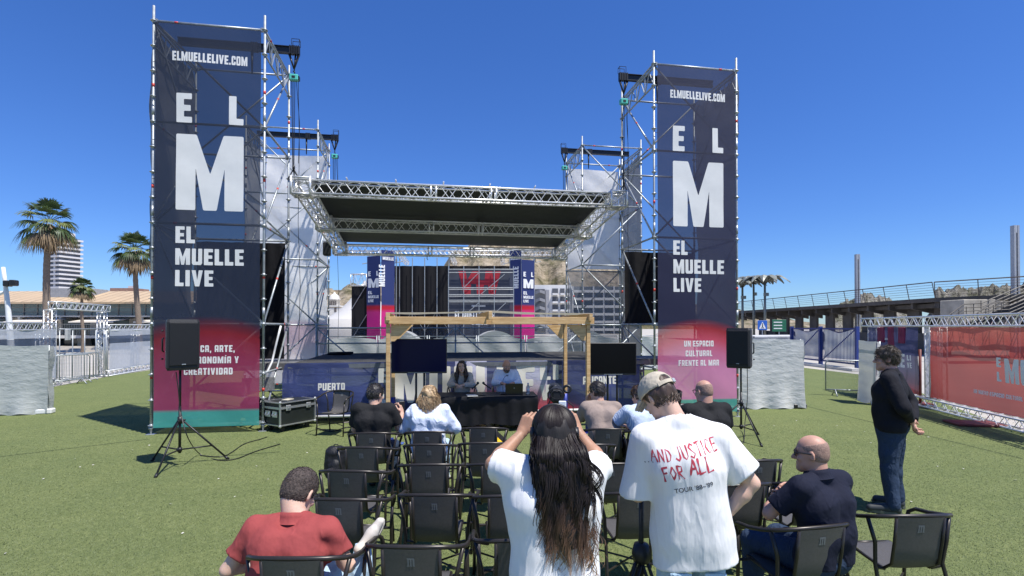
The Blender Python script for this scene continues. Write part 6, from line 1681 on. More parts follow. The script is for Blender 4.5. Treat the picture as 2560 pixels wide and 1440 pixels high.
def head_prims(s, J, sc_=1., k=.02):
    C, R = J['head'], J['HR']; p = lambda x, y, z: C+R @ V3(x*sc_, y*sc_, z*sc_)
    s.cone(J['neck']-V3(0, .0, .03), p(0, -.028, -.055), .062*J.get('nk', 1), .054*J.get('nk', 1), .03)
    s.ell(p(0, -.008, .028), V3(.077, .098, .092)*sc_, R, .02)
    s.ell(p(0, .012, -.035), V3(.066, .080, .075)*sc_, R, .03)
    s.cone(p(-.028, .045, -.075), p(0, .072, -.102), .034*sc_, .026*sc_, .025); s.cone(p(.028, .045, -.075), p(0, .072, -.102), .034*sc_, .026*sc_, .025)
    s.ell(p(0, .075, .030), V3(.052, .018, .014)*sc_, R, .012)
    for q in (-1, 1):
        s.ell(p(q*.031, .098, .006), V3(.017, .014, .012)*sc_, R, .012, sub=True)
        s.ell(p(q*.046, .066, -.030), V3(.022, .022, .020)*sc_, R, .015)
    s.cone(p(0, .090, .010), p(0, .118, -.034), .008*sc_, .0135*sc_, .010); s.ell(p(0, .100, -.040), V3(.017, .013, .009)*sc_, R, .008)
    s.ell(p(0, .092, -.064), V3(.024, .011, .006)*sc_, R, .006); s.ell(p(0, .089, -.077), V3(.021, .012, .007)*sc_, R, .006)
    for q in (-1, 1):
        Re = R @ Matrix.Rotation(q*.35, 3, 'Z') @ Matrix.Rotation(-.15, 3, 'X')
        s.ell(p(q*.082, -.012, -.010), V3(.010, .020, .033)*sc_, Re, .006); s.ell(p(q*.087, -.004, -.008), V3(.008, .010, .016)*sc_, Re, .006, sub=True)
def hand_prims(s, W, D, N, side, curl=.5, sc_=1., spread=1., thumb=.6):
    D = Vector(D).normalized(); N = Vector(N); N = (N-D*N.dot(D)).normalized(); T = D.cross(N)*side
    q = lambda d, t, n: W+(D*d+T*t+N*n)*sc_
    for t0, t1 in ((.020, .033), (.006, .011), (-.007, -.011), (-.019, -.031)): s.cone(q(.0, t0, 0), q(.088-abs(t1-.01)*.25, t1, 0), .0155*sc_, .0125*sc_, .010)
    s.ell(q(.035, .030, .012), V3(.018, .018, .018)*sc_, None, .012)
    for i, (t, L) in enumerate(((.034, .043), (.0115, .048), (-.011, .044), (-.032, .034))):
        p = q(.086-abs(t-.01)*.25, t, 0); a = 0; r = .0098-(i == 3)*.0014
        sp = T*(t-.001)*2.2*spread
        for j, l_ in enumerate((L, L*.62, L*.5)):
            a += curl*(.75, 1.05, .75)[j]*(1+.08*i); d = ((D+sp).normalized()*cos(a)+N*sin(a)); p2 = p+d*l_*sc_
            s.cone(p, p2, r*sc_, (r-.0009)*sc_, .003); p = p2; r -= .0009
    p = q(.022, .030, .006); d = (T*.78+D*.62+N*.35*thumb*2).normalized(); p2 = p+d*.040*sc_; s.cone(p, p2, .0135*sc_, .0115*sc_, .008)
    d2 = (T*(.45-.3*thumb)+D*.85+N*.55*thumb).normalized(); p3 = p2+d2*.030*sc_; s.cone(p2, p3, .0112*sc_, .0098*sc_, .003)
    d3 = (D*.9+N*.5*thumb+T*(.1-.25*thumb)).normalized(); s.cone(p3, p3+d3*.022*sc_, .0098*sc_, .0082*sc_, .003)
def bbox(J, pts, m):
    a = np.array([tuple(p) for p in pts]); return a.min(0)-m, a.max(0)+m
def body(root, J, skin, vox, hands, legs=True, hs=1.):
    keys = [J['pel'], J['chest'], J['head'], *J['sh'], *J['el'], *J['wr']]+([*J['kn'], *J['an']] if legs else [])
    lo, hi = bbox(J, keys, .17); s = SDF(lo, hi, vox)
    torso(s, J, -.012); head_prims(s, J, J.get('hs', 1.))
    for i in (0, 1):
        s.cone(J['sh'][i], J['el'][i], .052, .041, .03); s.ell(J['sh'][i], (.055, .055, .055), None, .03)
        m = J['el'][i]*.72+J['wr'][i]*.28; s.cone(J['el'][i], m, .040, .043, .015); s.cone(m, J['wr'][i], .042, .0275, .02)
        if legs:
            s.cone(J['hip'][i], J['kn'][i], .088, .058, .04); s.cone(J['kn'][i], J['an'][i], .055, .038, .03)
    V, Q = s.mesh(); V = smooth_np(V, Q, 1, .4); Vs, Qs = [V], [Q]; n = len(V)
    for (i, D, N, curl, kw) in hands:
        W = J['wr'][i]; c = W+Vector(D).normalized()*.08
        hv = .0036 if vox < .009 else .0055
        h = SDF(np.array(c)-.15, np.array(c)+.15, hv)
        a = (J['el'][i]-W).normalized(); h.cone(W+a*.045, W, .0315, .0255, .01); h.cone(W, W+Vector(D).normalized()*.02, .026, .022, .012)
        hand_prims(h, W+Vector(D).normalized()*.012, D, N, 1 if i else -1, curl, hs, **kw)
        v, q_ = h.mesh()
        if len(v): Vs.append(v); Qs.append(q_+n); n += len(v)
    return from_np('body', np.concatenate(Vs), np.concatenate(Qs), skin, root)
def cutneck(s, J, r=.062, dz=.02, fwd=.02):
    c = J['neck']+V3(0, fwd, dz); X, Y, Z = s.full()
    d = np.sqrt((X-c[0])**2+((Y-c[1])*.95)**2+((Z-c[2])*1.0)**2)-r
    up = J['neck'][2]
    s.F = np.maximum(s.F, -(np.minimum(d, 9)).astype(np.float32))
def _pair(v): return v if hasattr(v, '__len__') else (v, v)
def shirt(name, root, J, m, e=.016, sleeve=(.62, .62), sr=(.075, .078), hem=None, hemn=(0, 0, -1), wob=.004, ws=(9, 9, 5), vox=.009, seed=1, neck=.066, long=False, kk=.045, collar=False, carve=False, extra=None, nz=.02, fwd=.02, cuff=None):
    sleeve = _pair(sleeve); ends = [J['sh'][i]+(J['el'][i]-J['sh'][i])*sleeve[i] for i in (0, 1)]
    pts = [J['pel'], J['chest'], J['neck'], *J['sh'], *ends]+([*J['el'], *J['wr']] if long else [])
    if extra: pts += [p for c in extra for p in c[:2]]
    lo, hi = bbox(J, pts, .17); s = SDF(lo, hi, vox)
    torso(s, J, e, kk)
    if extra:
        for (a, b_, r0, r1) in extra: s.cone(a, b_, r0, r1, .06)
    X, Y, Z = s.full()
    for i in (0, 1):
        sl = SDF(lo, hi, vox)
        if long:
            sl.cone(J['sh'][i], J['el'][i], sr[0], sr[1]*.88, .035); sl.cone(J['el'][i], J['wr'][i], sr[1]*.88, .043, .02)
            d = (J['wr'][i]-J['el'][i]).normalized(); c = J['wr'][i]-d*(cuff or .015)
            pl = (X-c[0])*d[0]+(Y-c[1])*d[1]+(Z-c[2])*d[2]; rr = np.sqrt((X-c[0])**2+(Y-c[1])**2+(Z-c[2])**2)
            sl.F = np.where(rr < .10, np.maximum(sl.F, pl), sl.F).astype(np.float32)
        else:
            sl.cone(J['sh'][i], ends[i]+(J['el'][i]-J['sh'][i]).normalized()*.05, sr[0], sr[1], .03)
            d = (J['el'][i]-J['sh'][i]).normalized(); c = ends[i]
            sl.F = np.maximum(sl.F, ((X-c[0])*d[0]+(Y-c[1])*d[1]+(Z-c[2])*d[2]).astype(np.float32))
            rr = np.sqrt((X-c[0])**2+(Y-c[1])**2+(Z-c[2])**2); a_ = c-d*.0; t = (X-a_[0])*d[0]+(Y-a_[1])*d[1]+(Z-a_[2])*d[2]
            q = np.sqrt(np.maximum(rr**2-t**2, 0))-(sr[1]-.013)
            if carve: sl.F = np.maximum(sl.F, -np.maximum(q, np.abs(t)-.045)).astype(np.float32)
        k2 = .03; h = np.clip(.5+.5*(s.F-sl.F)/k2, 0, 1); s.F = (s.F*(1-h)+sl.F*h-k2*h*(1-h)).astype(np.float32)
    s.wob(wob, ws, seed)
    if hem is not None: s.cut(hemn, hem)
    cutneck(s, J, neck-(.008 if collar else 0), nz+(.014 if collar else 0), fwd)
    V, Q = s.mesh(); V = smooth_np(V, Q, 1, .35); o = from_np(name, V, Q, m, root)
    if collar:
        c = J['neck']; kk_ = J.get('nk', 1.); b = MB(); n_ = 20; R0 = []; lv = ((.086, -.062), (.080, -.030), (.071, -.004), (.066, .022), (.072, .026), (.079, .002), (.094, -.030), (.100, -.034))
        for rad, dz in lv: R0.append([c+V3(cos(a)*rad*kk_, sin(a)*rad*.95*kk_+.008, dz+.006-.024*sin(a)) for a in np.linspace(0, 2*pi, n_+1)[:-1]])
        b.smooth = True; b.add([p for q in R0 for p in q], [(j*n_+i, j*n_+(i+1) % n_, (j+1)*n_+(i+1) % n_, (j+1)*n_+i) for j in range(len(lv)-1) for i in range(n_)]); b.build('collar', m, o)
    return o
def trousers(root, J, m, vox=.011, e=.014, seed=3, cuffz=.02, wob=.004, toes=True, bottom=None, name='trousers', belt=None):
    pts = [J['pel'], *J['kn'], *J['an'], *J['hip']]; lo, hi = bbox(J, pts, .18); s = SDF(lo, hi, vox); X = V3(1, 0, 0)
    for q in (-1, 1): s.cone(J['pel']+X*q*.075*J['w'], J['pel']+X*q*.065*J['w']+V3(0, 0, .10), .112*J['f']+e, .105*J['f']+e, .04)
    for i in (0, 1):
        s.cone(J['hip'][i], J['kn'][i], .093*J['f']+e, .064+e, .035); s.cone(J['kn'][i], J['an'][i], .062+e, .052+e, .02)
    s.wob(wob, (8, 8, 9), seed)
    for i in (0, 1):
        d = (J['an'][i]-J['kn'][i]).normalized(); c = J['an'][i]+d*cuffz; X_, Y_, Z_ = s.full()
        pl = (X_-c[0])*d[0]+(Y_-c[1])*d[1]+(Z_-c[2])*d[2]; rr = np.sqrt((X_-c[0])**2+(Y_-c[1])**2+(Z_-c[2])**2)
        s.F = np.where(rr < .16, np.maximum(s.F, pl.astype(np.float32)), s.F).astype(np.float32)
    s.cut((0, 0, 1), J['pel']+V3(0, 0, .10) if belt is None else belt)
    V, Q = s.mesh(); return from_np(name, smooth_np(V, Q, 1, .4), Q, m, root)
def shoes(root, J, m, sole=None):
    for i in (0, 1):
        a, t = J['an'][i], J['toe'][i]; d = (t-a); d.z = 0; d.normalize() if d.length > .01 else None
        s = SDF(np.array(a)-.3, np.array(a)+.3, .008); h = a+V3(0, 0, -.045) - d*.03
        s.cone(a+V3(0, 0, -.02), h, .045, .042, .02); s.cone(h, t+V3(0, 0, .012), .043, .034, .02); s.cone(h+d*.08+V3(0, 0, .01), t+V3(0, 0, .005), .05, .035, .02)
        s.cut((0, 0, -1), (0, 0, a.z-.088)) if J['toe'][i].z < a.z+.02 else None
        V, Q = s.mesh(); o = from_np('shoe', V, Q, m, root)
        if sole:
            b = MB(); side = V3(-d.y, d.x, 0); z = a.z-.092; base = V3(h.x, h.y, 0); pts = []
            for k in range(14):
                an = 2*pi*k/14; L = (t-h).length; pts.append(base+d*(L/2+cos(an)*(L/2+.05))+side*sin(an)*(.05-.008*cos(an)))
            b.add([p+V3(0, 0, z) for p in pts]+[p+V3(0, 0, z+.028) for p in pts], [tuple(range(14))[::-1], tuple(range(14, 28))]+[(k, (k+1) % 14, 14+(k+1) % 14, 14+k) for k in range(14)])
            b.build('sole', sole, o)
def short_hair(root, J, m, vox=.006, th=.010, front=.035, bottom=.078, wob=.003, seed=1, ws=(40, 40, 40), top=0., low=.25, sx=1., bald=False, tuft=700, tl=.022, tmax=9.):
    C, R = J['head'], J['HR']; sc_ = J.get('hs', 1.); s = SDF(np.array(C)-.17, np.array(C)+.17, vox); p = lambda x, y, z: C+R @ V3(x*sc_, y*sc_, z*sc_)
    s.ell(p(0, -.010, .030+top/2), V3(.077*sx+th, .098+th, .092+th+top)*sc_, R, .02); s.ell(p(0, -.03, -.02), V3(.068*sx+th*.6, .072+th*.5, .06)*sc_, R, .03)
    s.wob(wob, ws, seed)
    n1 = R @ V3(0, .86, -.5); s.cut(n1, C+n1*front*sc_); n2 = R @ V3(0, low, -1).normalized(); s.cut(n2, C+n2*bottom*sc_)
    for q in (-1, 1): s.ell(p(q*.088, -.004, -.020), V3(.022, .024, .036)*sc_, R, .006, sub=True)
    if bald: s.ell(p(0, .01, .10), V3(.075, .105, .07), R, .01, sub=True)
    V, Q = s.mesh(); o = from_np('hair', V, Q, m, root)
    if tuft:
        rnd = random.Random(seed); st = []; dn = R @ V3(0, -.45, -1)
        for i in range(tuft):
            v = V3(*[float(t_) for t_ in V[rnd.randrange(len(V))]]); nrm = (v-C).normalized()
            if (R.transposed() @ (v-C)).z > tmax: continue
            t = dn-nrm*dn.dot(nrm)+V3(rnd.gauss(0, .35), rnd.gauss(0, .35), rnd.gauss(0, .25)); t = (t-nrm*t.dot(nrm)).normalized(); L = tl*rnd.uniform(.6, 1.3)
            st.append(([v-nrm*.002, v+t*L*.4+nrm*L*.20, v+t*L*.8+nrm*L*.24, v+t*L+nrm*L*.12], rnd.uniform(.0012, .0026)))
        strand_ribbons('hair_tufts', o, st, m)
    return o
def glasses(root, J, m, dark=True, tips=True):
    C, R = J['head'], J['HR']; sc_ = J.get('hs', 1.); p = lambda x, y, z: C+R @ V3(x*sc_, y*sc_, z*sc_); b = MB()
    for q in (-1, 1):
        b.path([p(q*.070, .098, .014), p(q*.080, .05, .012), p(q*.083, -.01, .006), p(q*.082, -.035, -.016)], .0032 if not dark else .0045, n=5)
        ring = [p(q*(.036+cos(a)*.030), .108-.016*abs(.036+cos(a)*.030)/.06, .004+sin(a)*.022) for a in np.linspace(0, 2*pi, 15)[:-1]]
        b.path(ring, .0028, n=5, closed=True)
        if dark: b.add(ring, [tuple(range(14))])
    b.tube(p(-.010, .108, .010), p(.010, .108, .010), .003, n=5); b.build('glasses', m, root)
def eyes(root, J):
    C, R = J['head'], J['HR']; p = lambda x, y, z: C+R @ V3(x, y, z); w = MB(); d = MB(); br = MB(); lp = MB()
    for q in (-1, 1):
        c = p(q*.031, .082, .006); w.lathe([(0, -.0115), (.008, -.008), (.0115, 0), (.008, .008), (0, .0115)], c, n=10)
        d.lathe([(0, -.006), (.0055, 0), (0, .006)], p(q*.031, .0915, .006), n=8)
        br.path([p(q*.014, .094, .024), p(q*.032, .096, .029), p(q*.052, .084, .023)], .004, n=5)
    lp.path([p(-.022, .094, -.068), p(0, .101, -.070), p(.022, .094, -.068)], [.003, .006, .003], n=6)
    w.build('eyeballs', M_white, root); d.build('pupils', M_black, root); br.build('eyebrows', hair_mat('brow', (.03, .02, .015), (.05, .035, .02)), root); lp.build('lips', mat('lips', (.42, .13, .11), .4), root)
def person(label, loc, rz, sc_=1., group=None):
    return empty('person', loc, radians(rz), label, 'person', group, None, sc_)
def seat_root(key, label, dy=-.07, rz=None, sc_=1.02, off=(0, 0, 0)):
    c = chairs[key]; r = c.rotation_euler.z; p = c.location+Matrix.Rotation(r, 3, 'Z') @ V3(0, dy, 0)+V3(*off)
    return empty('person', p, r if rz is None else radians(rz), label, 'person', None, None, sc_)

C_blk = cloth('tee_black', (.018, .018, .019), fold=11, foldb=.6); C_wht = cloth('tee_white', (.80, .79, .775), var=.02, fold=6, foldb=.8, weave=500, crease=1.0, vz=.28); C_wht2 = cloth('tee_white_creased', (.80, .79, .775), var=.02, fold=10, foldb=.55, weave=500, crease=1.0, vz=.32)
C_red = cloth('polo_red', (.30, .060, .057), fold=9, foldb=.6); C_navy = cloth('shirt_navy', (.012, .014, .028), fold=10, foldb=.6); C_jkt = cloth('jacket_black', (.013, .013, .017), fold=9, foldb=.6)
C_taupe = cloth('tee_taupe', (.30, .235, .20), fold=10, foldb=.5); C_jean = cloth('jeans_dark', (.030, .048, .085), fold=14, foldb=.8); C_jeanL = cloth('jeans_light', (.42, .56, .68), fold=12, foldb=.8)
C_shirtW = cloth('shirt_white_blue', (.66, .72, .84), var=.03, fold=12, foldb=.8); C_beige = cloth('blouse_beige', (.50, .46, .40), fold=14, foldb=.7); C_dark = cloth('trousers_black', (.014, .014, .018), fold=10)
C_blue = cloth('shirt_pale_blue', (.40, .50, .64), var=.2, fold=12); M_shoeW = mat('sneaker_cream', (.62, .57, .50), .7, 0, .08, 20); M_shoeB = mat('shoe_black', (.02, .02, .022), .5, 0, .1)
H_blk = hair_mat('hair_black', (.012, .010, .010), (.035, .028, .024)); H_brn = hair_mat('hair_brown', (.035, .020, .013), (.10, .06, .038)); H_gry = hair_mat('hair_greying', (.045, .034, .026), (.17, .13, .095), .6, 45, (1, 1, .5)); H_stub = hair_mat('stubble', (.20, .125, .095), (.40, .25, .19), .7, 90, (1, 1, 1)); H_fade = hair_mat('hair_cropped', (.018, .014, .013), (.11, .08, .065), .75, 130, (1, 1, 1))

def strand_ribbons(name, root, strands, m, w0=.004, ctr=None):
    """thin flat locks following polylines"""
    V = []; Q = []
    for pts, w in strands:
        n = len(pts); o = len(V); prev = None
        for i, p in enumerate(pts):
            t = (pts[min(i+1, n-1)]-pts[max(i-1, 0)]).normalized(); nn = V3(0, -1, -.05)
            if ctr is not None: k_ = max(0, min(1, (p.z-ctr.z+.10)/.12)); nn = nn*(1-k_)+(p-ctr).normalized()*k_
            s = t.cross(nn); s = s.normalized() if s.length > .01 else V3(1, 0, 0)
            k = w*(1-.85*(i/(n-1))**3); c = t.cross(s).normalized()*k*.45
            V += [p-s*k, p+c, p+s*k]
        for i in range(n-1):
            a = o+3*i; Q += [(a, a+1, a+4, a+3), (a+1, a+2, a+5, a+4)]
    return from_np(name, np.array([tuple(v) for v in V]), np.array(Q), m, root)

# 1 man in the red polo, seated, bowed over what he reads
def red_man():
    r = seat_root('r1', 'man in a red polo shirt sitting bowed in the bottom left chair', -.06, 0, 1.06, (-.12, 0, -.115))
    J = pose(SEAT, pel=V3(0, -.01, .53), waist=V3(0, -.03, .70), chest=V3(.0, .05, .85), neck=V3(.005, .13, .985), head=V3(-.01, .225, 1.108), HR=hR(34, -16, 6), nk=1.18, hs=1.13,
             sh=[V3(-.205, .08, .935), V3(.205, .08, .935)], el=[V3(-.345, .04, .72), V3(.325, .10, .72)], wr=[V3(-.17, .30, .70), V3(.165, .335, .71)], w=1.08, f=1.08,
             kn=[V3(-.16, .44, .51), V3(.20, .40, .56)], an=[V3(-.16, .42, .09), V3(-.04, .62, .60)], toe=[V3(-.17, .6, .03), V3(.0, .7, .6)])
    body(r, J, SK3, .0075, [(0, (.7, .6, .05), (.1, .1, -1), .7, {}), (1, (-.8, .5, .05), (-.1, .1, -1), .7, {})], legs=False)
    shirt('polo_shirt', r, J, C_red, .013, .66, (.074, .066), hem=V3(0, 0, .50), wob=.006, ws=(12, 12, 9), vox=.0075, seed=5, collar=True, carve=False)
    trousers(r, J, C_jeanL, .011)
    short_hair(r, J, H_fade, .005, .0055, .035, .082, .0016, 3, (60, 60, 60), tuft=1500, tl=.008); glasses(r, J, M_black, False)
    # his own foot crossed over the other knee: the cream sneaker shows at his right
    s = SDF((-.19, -.09, -.09), (.2, .1, .15), .006)
    s.cone((-.09, 0, .01), (.02, 0, .005), .043, .044, .02); s.cone((.02, 0, .0), (.115, .0, -.012), .042, .030, .02); s.cone((-.085, 0, .03), (-.09, 0, .075), .040, .040, .02); s.cone((-.05, 0, .045), (.05, 0, .015), .03, .028, .02)
    s.cut((0, 0, -1), (0, 0, -.034)); V, Q = s.mesh(); o = from_np('shoe', V, Q, M_shoeW, r)
    o.location = (.39, .34, .795); o.rotation_euler = (1.15, -1.0, .25); o.scale = (.86,)*3
    b = MB(); n = 18; ring = [(.138*cos(2*pi*k/n)+.004, .046*sin(2*pi*k/n)*(1+.12*cos(2*pi*k/n))) for k in range(n)]
    b.add([(x, y, -.052) for x, y in ring]+[(x, y, -.030) for x, y in ring], [tuple(range(n))[::-1], tuple(range(n, 2*n))]+[(k, (k+1) % n, n+(k+1) % n, n+k) for k in range(n)]); b.build('sole', M_shoeW, o)
    g = MB(); g.path([(.34, .36, .74), (.34, .33, .62), (.30, .28, .50)], [.050, .070, .09], n=12); g.build('trouser_leg', C_jeanL, r)
red_man()

# 2 man in the black t-shirt, front row
def black_man():
    r = seat_root('m1', 'man in a black t-shirt in the front row holding a phone', -.05, 0, 1.05)
    J = pose(SEAT, HR=hR(14, -28, 0), head=V3(.0, .05, 1.20), neck=V3(0, .0, 1.06), el=[V3(-.25, .05, .78), V3(.275, .06, .80)], wr=[V3(-.12, .27, .72), V3(.27, .27, .93)], w=1.05, f=1.05)
    body(r, J, SK1, .0095, [(0, (.7, .6, .05), (.1, .1, -1), .6, {}), (1, (-.15, .35, .9), (-.8, .3, .1), .7, {})], legs=False)
    shirt('tshirt', r, J, C_blk, .014, .75, (.078, .078), hem=V3(0, 0, .5), vox=.010, seed=6); trousers(r, J, C_jean); shoes(r, J, M_shoeB)
    short_hair(r, J, H_blk, .007, .010, .035, .075, .003, 4, (30, 30, 30))
    p = r.location+V3(.275, .32, 1.06); b = MB(); b.box(p, (.075, .012, .15), rz=.5, bev=.004); b.build('phone', M_black, None, 'black phone held up by the man in the black t-shirt', 'phone')
black_man()

# 3 blonde woman, front row
def blonde():
    r = seat_root('b1', 'woman with wavy blonde hair and a loose white shirt in the front row', -.05, 0, 1.05)
    J = pose(SEAT, HR=hR(10, 6, 0), head=V3(-.005, .02, 1.17), neck=V3(0, -.01, 1.03), sh=[V3(-.17, -.03, .985), V3(.17, -.03, .985)], el=[V3(-.30, .02, .79), V3(.30, .02, .79)], wr=[V3(-.15, .25, .72), V3(.15, .25, .72)], w=1., f=1.)
    body(r, J, SK1, .011, [(0, (.7, .6, .05), (.1, .1, -1), .6, {}), (1, (-.7, .6, .05), (.1, .1, -1), .6, {})], legs=False)
    shirt('white_shirt', r, J, C_shirtW, .03, .8, (.088, .092), hem=V3(0, 0, .42), vox=.010, seed=8, long=True, wob=.009, ws=(11, 11, 9)); trousers(r, J, C_jeanL); shoes(r, J, M_shoeW)
    C = J['head']; s = SDF(np.array(C)-.24, np.array(C)+.2, .008)
    s.ell(C+V3(0, -.015, .035), (.095, .11, .105), None, .03); s.ell(C+V3(0, -.04, -.06), (.115, .085, .12), None, .04); s.wob(.008, (22, 22, 16), 5); s.ell(C+V3(0, .13, -.03), (.07, .08, .1), None, .02, sub=True)
    V, Q = s.mesh(); H = hair_mat('hair_blonde', (.20, .115, .05), (.62, .44, .24), .5, 34, (1, 1, .35)); from_np('hair', V, Q, H, r)
    rnd = random.Random(5); st = []
    for i in range(420):
        a = rnd.uniform(2.6, 6.8); ca, sa = cos(a), sin(a); rr = rnd.uniform(.8, 1.02); ph = rnd.uniform(0, 6); L = rnd.uniform(.16, .30); z0 = rnd.uniform(.02, .12)
        base = C+V3(ca*.092*sqrt(max(0, 1-(z0/.14)**2)), sa*.105*sqrt(max(0, 1-(z0/.14)**2))-.015, z0+.01); pts = []
        for k in range(9):
            q = k/8; out = 1+.30*sin(pi*q*.75)
            pts.append(V3(C.x+(base.x-C.x)*(1-q)+ca*.118*q*out+.012*sin(q*11+ph), C.y+(base.y-C.y)*(1-q)+(sa*.10-.02)*q*out, base.z-L*q)+V3(ca, sa, 0)*.006*sin(q*13+ph))
        st.append((pts, rnd.uniform(.003, .006)))
    o = strand_ribbons('hair_locks', r, st, H)
blonde()

# 4 man in the taupe t-shirt
def taupe():
    r = seat_root('a4', 'man in a taupe t-shirt leaning forward with a hand at his face', -.03, 8, 1.06)
    J = pose(SEAT, pel=V3(0, 0, .53), waist=V3(.0, .02, .70), chest=V3(0, .09, .88), neck=V3(-.01, .19, 1.03), head=V3(-.02, .25, 1.17), HR=hR(10, 30, 0), sh=[V3(-.19, .15, .985), V3(.185, .13, .975)],
             el=[V3(-.245, .36, .76), V3(.25, .26, .74)], wr=[V3(-.13, .36, 1.01), V3(.12, .42, .70)], w=1.02, f=1.04)
    body(r, J, SK1, .010, [(0, (.5, .1, .8), (.5, -.6, .2), .6, {}), (1, (-.7, .6, .05), (.1, .1, -1), .6, {})], legs=False)
    shirt('tshirt', r, J, C_taupe, .014, .72, (.076, .076), hem=V3(0, 0, .5), vox=.010, seed=9, wob=.005); trousers(r, J, C_dark); shoes(r, J, M_shoeB)
    short_hair(r, J, H_blk, .007, .012, .04, .07, .004, 6, (26, 26, 26)); glasses(r, J, M_black, False)
taupe()
# 5 person in the pale blue striped shirt, mostly hidden
def stripes():
    r = seat_root('a5', 'person in a pale blue striped shirt mostly hidden behind the man in the cap', -.02, 15, 1.05)
    J = pose(SEAT, chest=V3(0, .06, .88), neck=V3(0, .13, 1.02), head=V3(.02, .19, 1.15), HR=hR(20, 10), sh=[V3(-.19, .08, .97), V3(.19, .08, .97)], el=[V3(-.33, .22, .80), V3(.26, .24, .74)], wr=[V3(-.13, .40, .73), V3(.12, .40, .70)])
    body(r, J, SK1, .011, [(0, (.7, .6, .05), (.1, .1, -1), .6, {}), (1, (-.7, .6, .05), (.1, .1, -1), .6, {})], legs=False)
    m = C_blue; n = m.node_tree.nodes; l = m.node_tree.links; tc = n.new('ShaderNodeTexCoord'); wv = n.new('ShaderNodeTexWave'); wv.inputs['Scale'].default_value = 22; wv.inputs['Distortion'].default_value = 1.2
    l.new(tc.outputs['Object'], wv.inputs['Vector']); rr = ramp(n, l, wv.outputs['Fac'], [(.3, (.30, .40, .58)), (.6, (.62, .68, .76))]); l.new(rr.outputs['Color'], n['Principled BSDF'].inputs['Base Color'])
    shirt('striped_shirt', r, J, m, .018, .78, (.08, .086), hem=V3(0, 0, .48), vox=.010, seed=10, wob=.006); trousers(r, J, C_dark); shoes(r, J, M_shoeB)
    short_hair(r, J, H_brn, .007, .010)
stripes()
# 6 bald man in the black t-shirt
def bald_black():
    r = seat_root('a6', 'bald man with glasses and a wide black t-shirt in the front row', -.03, 12, 1.10)
    J = pose(SEAT, HR=hR(8, 14, 0), w=1.18, f=1.14, nk=1.2, sh=[V3(-.205, -.02, 1.02), V3(.205, -.02, 1.02)], el=[V3(-.29, .06, .77), V3(.29, .06, .77)])
    body(r, J, SK4, .010, [(0, (.7, .6, .05), (.1, .1, -1), .6, {}), (1, (-.7, .6, .05), (.1, .1, -1), .6, {})], legs=False)
    shirt('tshirt', r, J, C_blk, .018, .75, (.086, .088), hem=V3(0, 0, .5), vox=.010, seed=11); trousers(r, J, C_dark); shoes(r, J, M_shoeB)
    short_hair(r, J, H_stub, .006, .0015, .02, .078, .0004, 4, bald=True, tuft=0); glasses(r, J, M_black, False)
bald_black()
# 7 bald man in navy, arms folded, sunglasses
def bald_navy():
    r = seat_root('n1', 'bald man in sunglasses and a navy shirt with folded arms in the right foreground', -.03, 26, 1.02, (.17, 0, 0))
    J = pose(SEAT, pel=V3(0, -.02, .53), chest=V3(0, -.02, .90), neck=V3(-.01, .01, 1.075), head=V3(-.02, .045, 1.215), HR=hR(4, 28, 0), nk=1.1, w=1.06, f=1.06, sh=[V3(-.195, .0, 1.015), V3(.195, -.01, 1.015)],
             el=[V3(-.30, .16, .81), V3(.25, .17, .78)], wr=[V3(-.06, .30, .86), V3(.02, .29, .82)])
    body(r, J, SK4, .0078, [(0, (.9, .1, .1), (-.1, -.9, .1), .5, {}), (1, (-.9, .12, .32), (.1, -.9, .1), .6, {})], legs=False)
    shirt('navy_shirt', r, J, C_navy, .014, .74, (.076, .078), hem=V3(0, 0, .5), vox=.008, seed=12, collar=True, carve=False); trousers(r, J, C_jean); shoes(r, J, M_shoeB)
    short_hair(r, J, H_stub, .0055, .0012, .02, .080, .0003, 4, bald=True, tuft=0); glasses(r, J, M_black, True)
    b = MB(); W = J['wr'][0]; b.tube(W-V3(.03, .005, .004), W-V3(.01, .0, .0), .036, n=14); b.build('wristwatch', M_black, r)
bald_navy()
# 8 standing man on the right, hands behind his back
def standing_man():
    p = GZ(2232, 1276); r = person('standing man in a black jacket and jeans with his hands clasped behind his back', p, 48, 1.075)
    J = dict(pel=V3(0, 0, .93), waist=V3(0, .03, 1.08), chest=V3(0, .02, 1.28), neck=V3(0, .01, 1.475), head=V3(0, .045, 1.625), HR=hR(2, 12, 0), sh=[V3(-.195, 0, 1.41), V3(.195, 0, 1.41)],
             el=[V3(-.29, -.13, 1.14), V3(.29, -.13, 1.14)], wr=[V3(-.06, -.175, .985), V3(.05, -.18, .965)], hip=[V3(-.095, 0, .90), V3(.095, 0, .90)], kn=[V3(-.12, .02, .49), V3(.12, .01, .49)], an=[V3(-.15, -.02, .10), V3(.14, -.02, .10)],
             toe=[V3(-.22, .17, .04), V3(.17, .17, .04)], w=1.1, f=1.16, nk=1.1)
    body(r, J, SK4, .010, [(0, (.5, -.15, -.75), (.1, -.9, .1), .5, {}), (1, (-.25, -.12, -.95), (-.1, -.9, .1), .85, {})], legs=True)
    shirt('jacket', r, J, C_jkt, .022, .8, (.080, .082), hem=V3(0, 0, .86), vox=.0095, seed=13, long=True, wob=.004, collar=True, cuff=.0)
    trousers(r, J, C_jean, .010, e=.019, cuffz=.06, wob=.006); shoes(r, J, mat('trainer_dark', (.035, .04, .04), .6), mat('trainer_sole', (.10, .11, .08), .6))
    short_hair(r, J, H_gry, .0065, .013, .045, .082, .004, 7, (30, 30, 26), .004, tuft=1600, tl=.032); glasses(r, J, M_black, False)
standing_man()

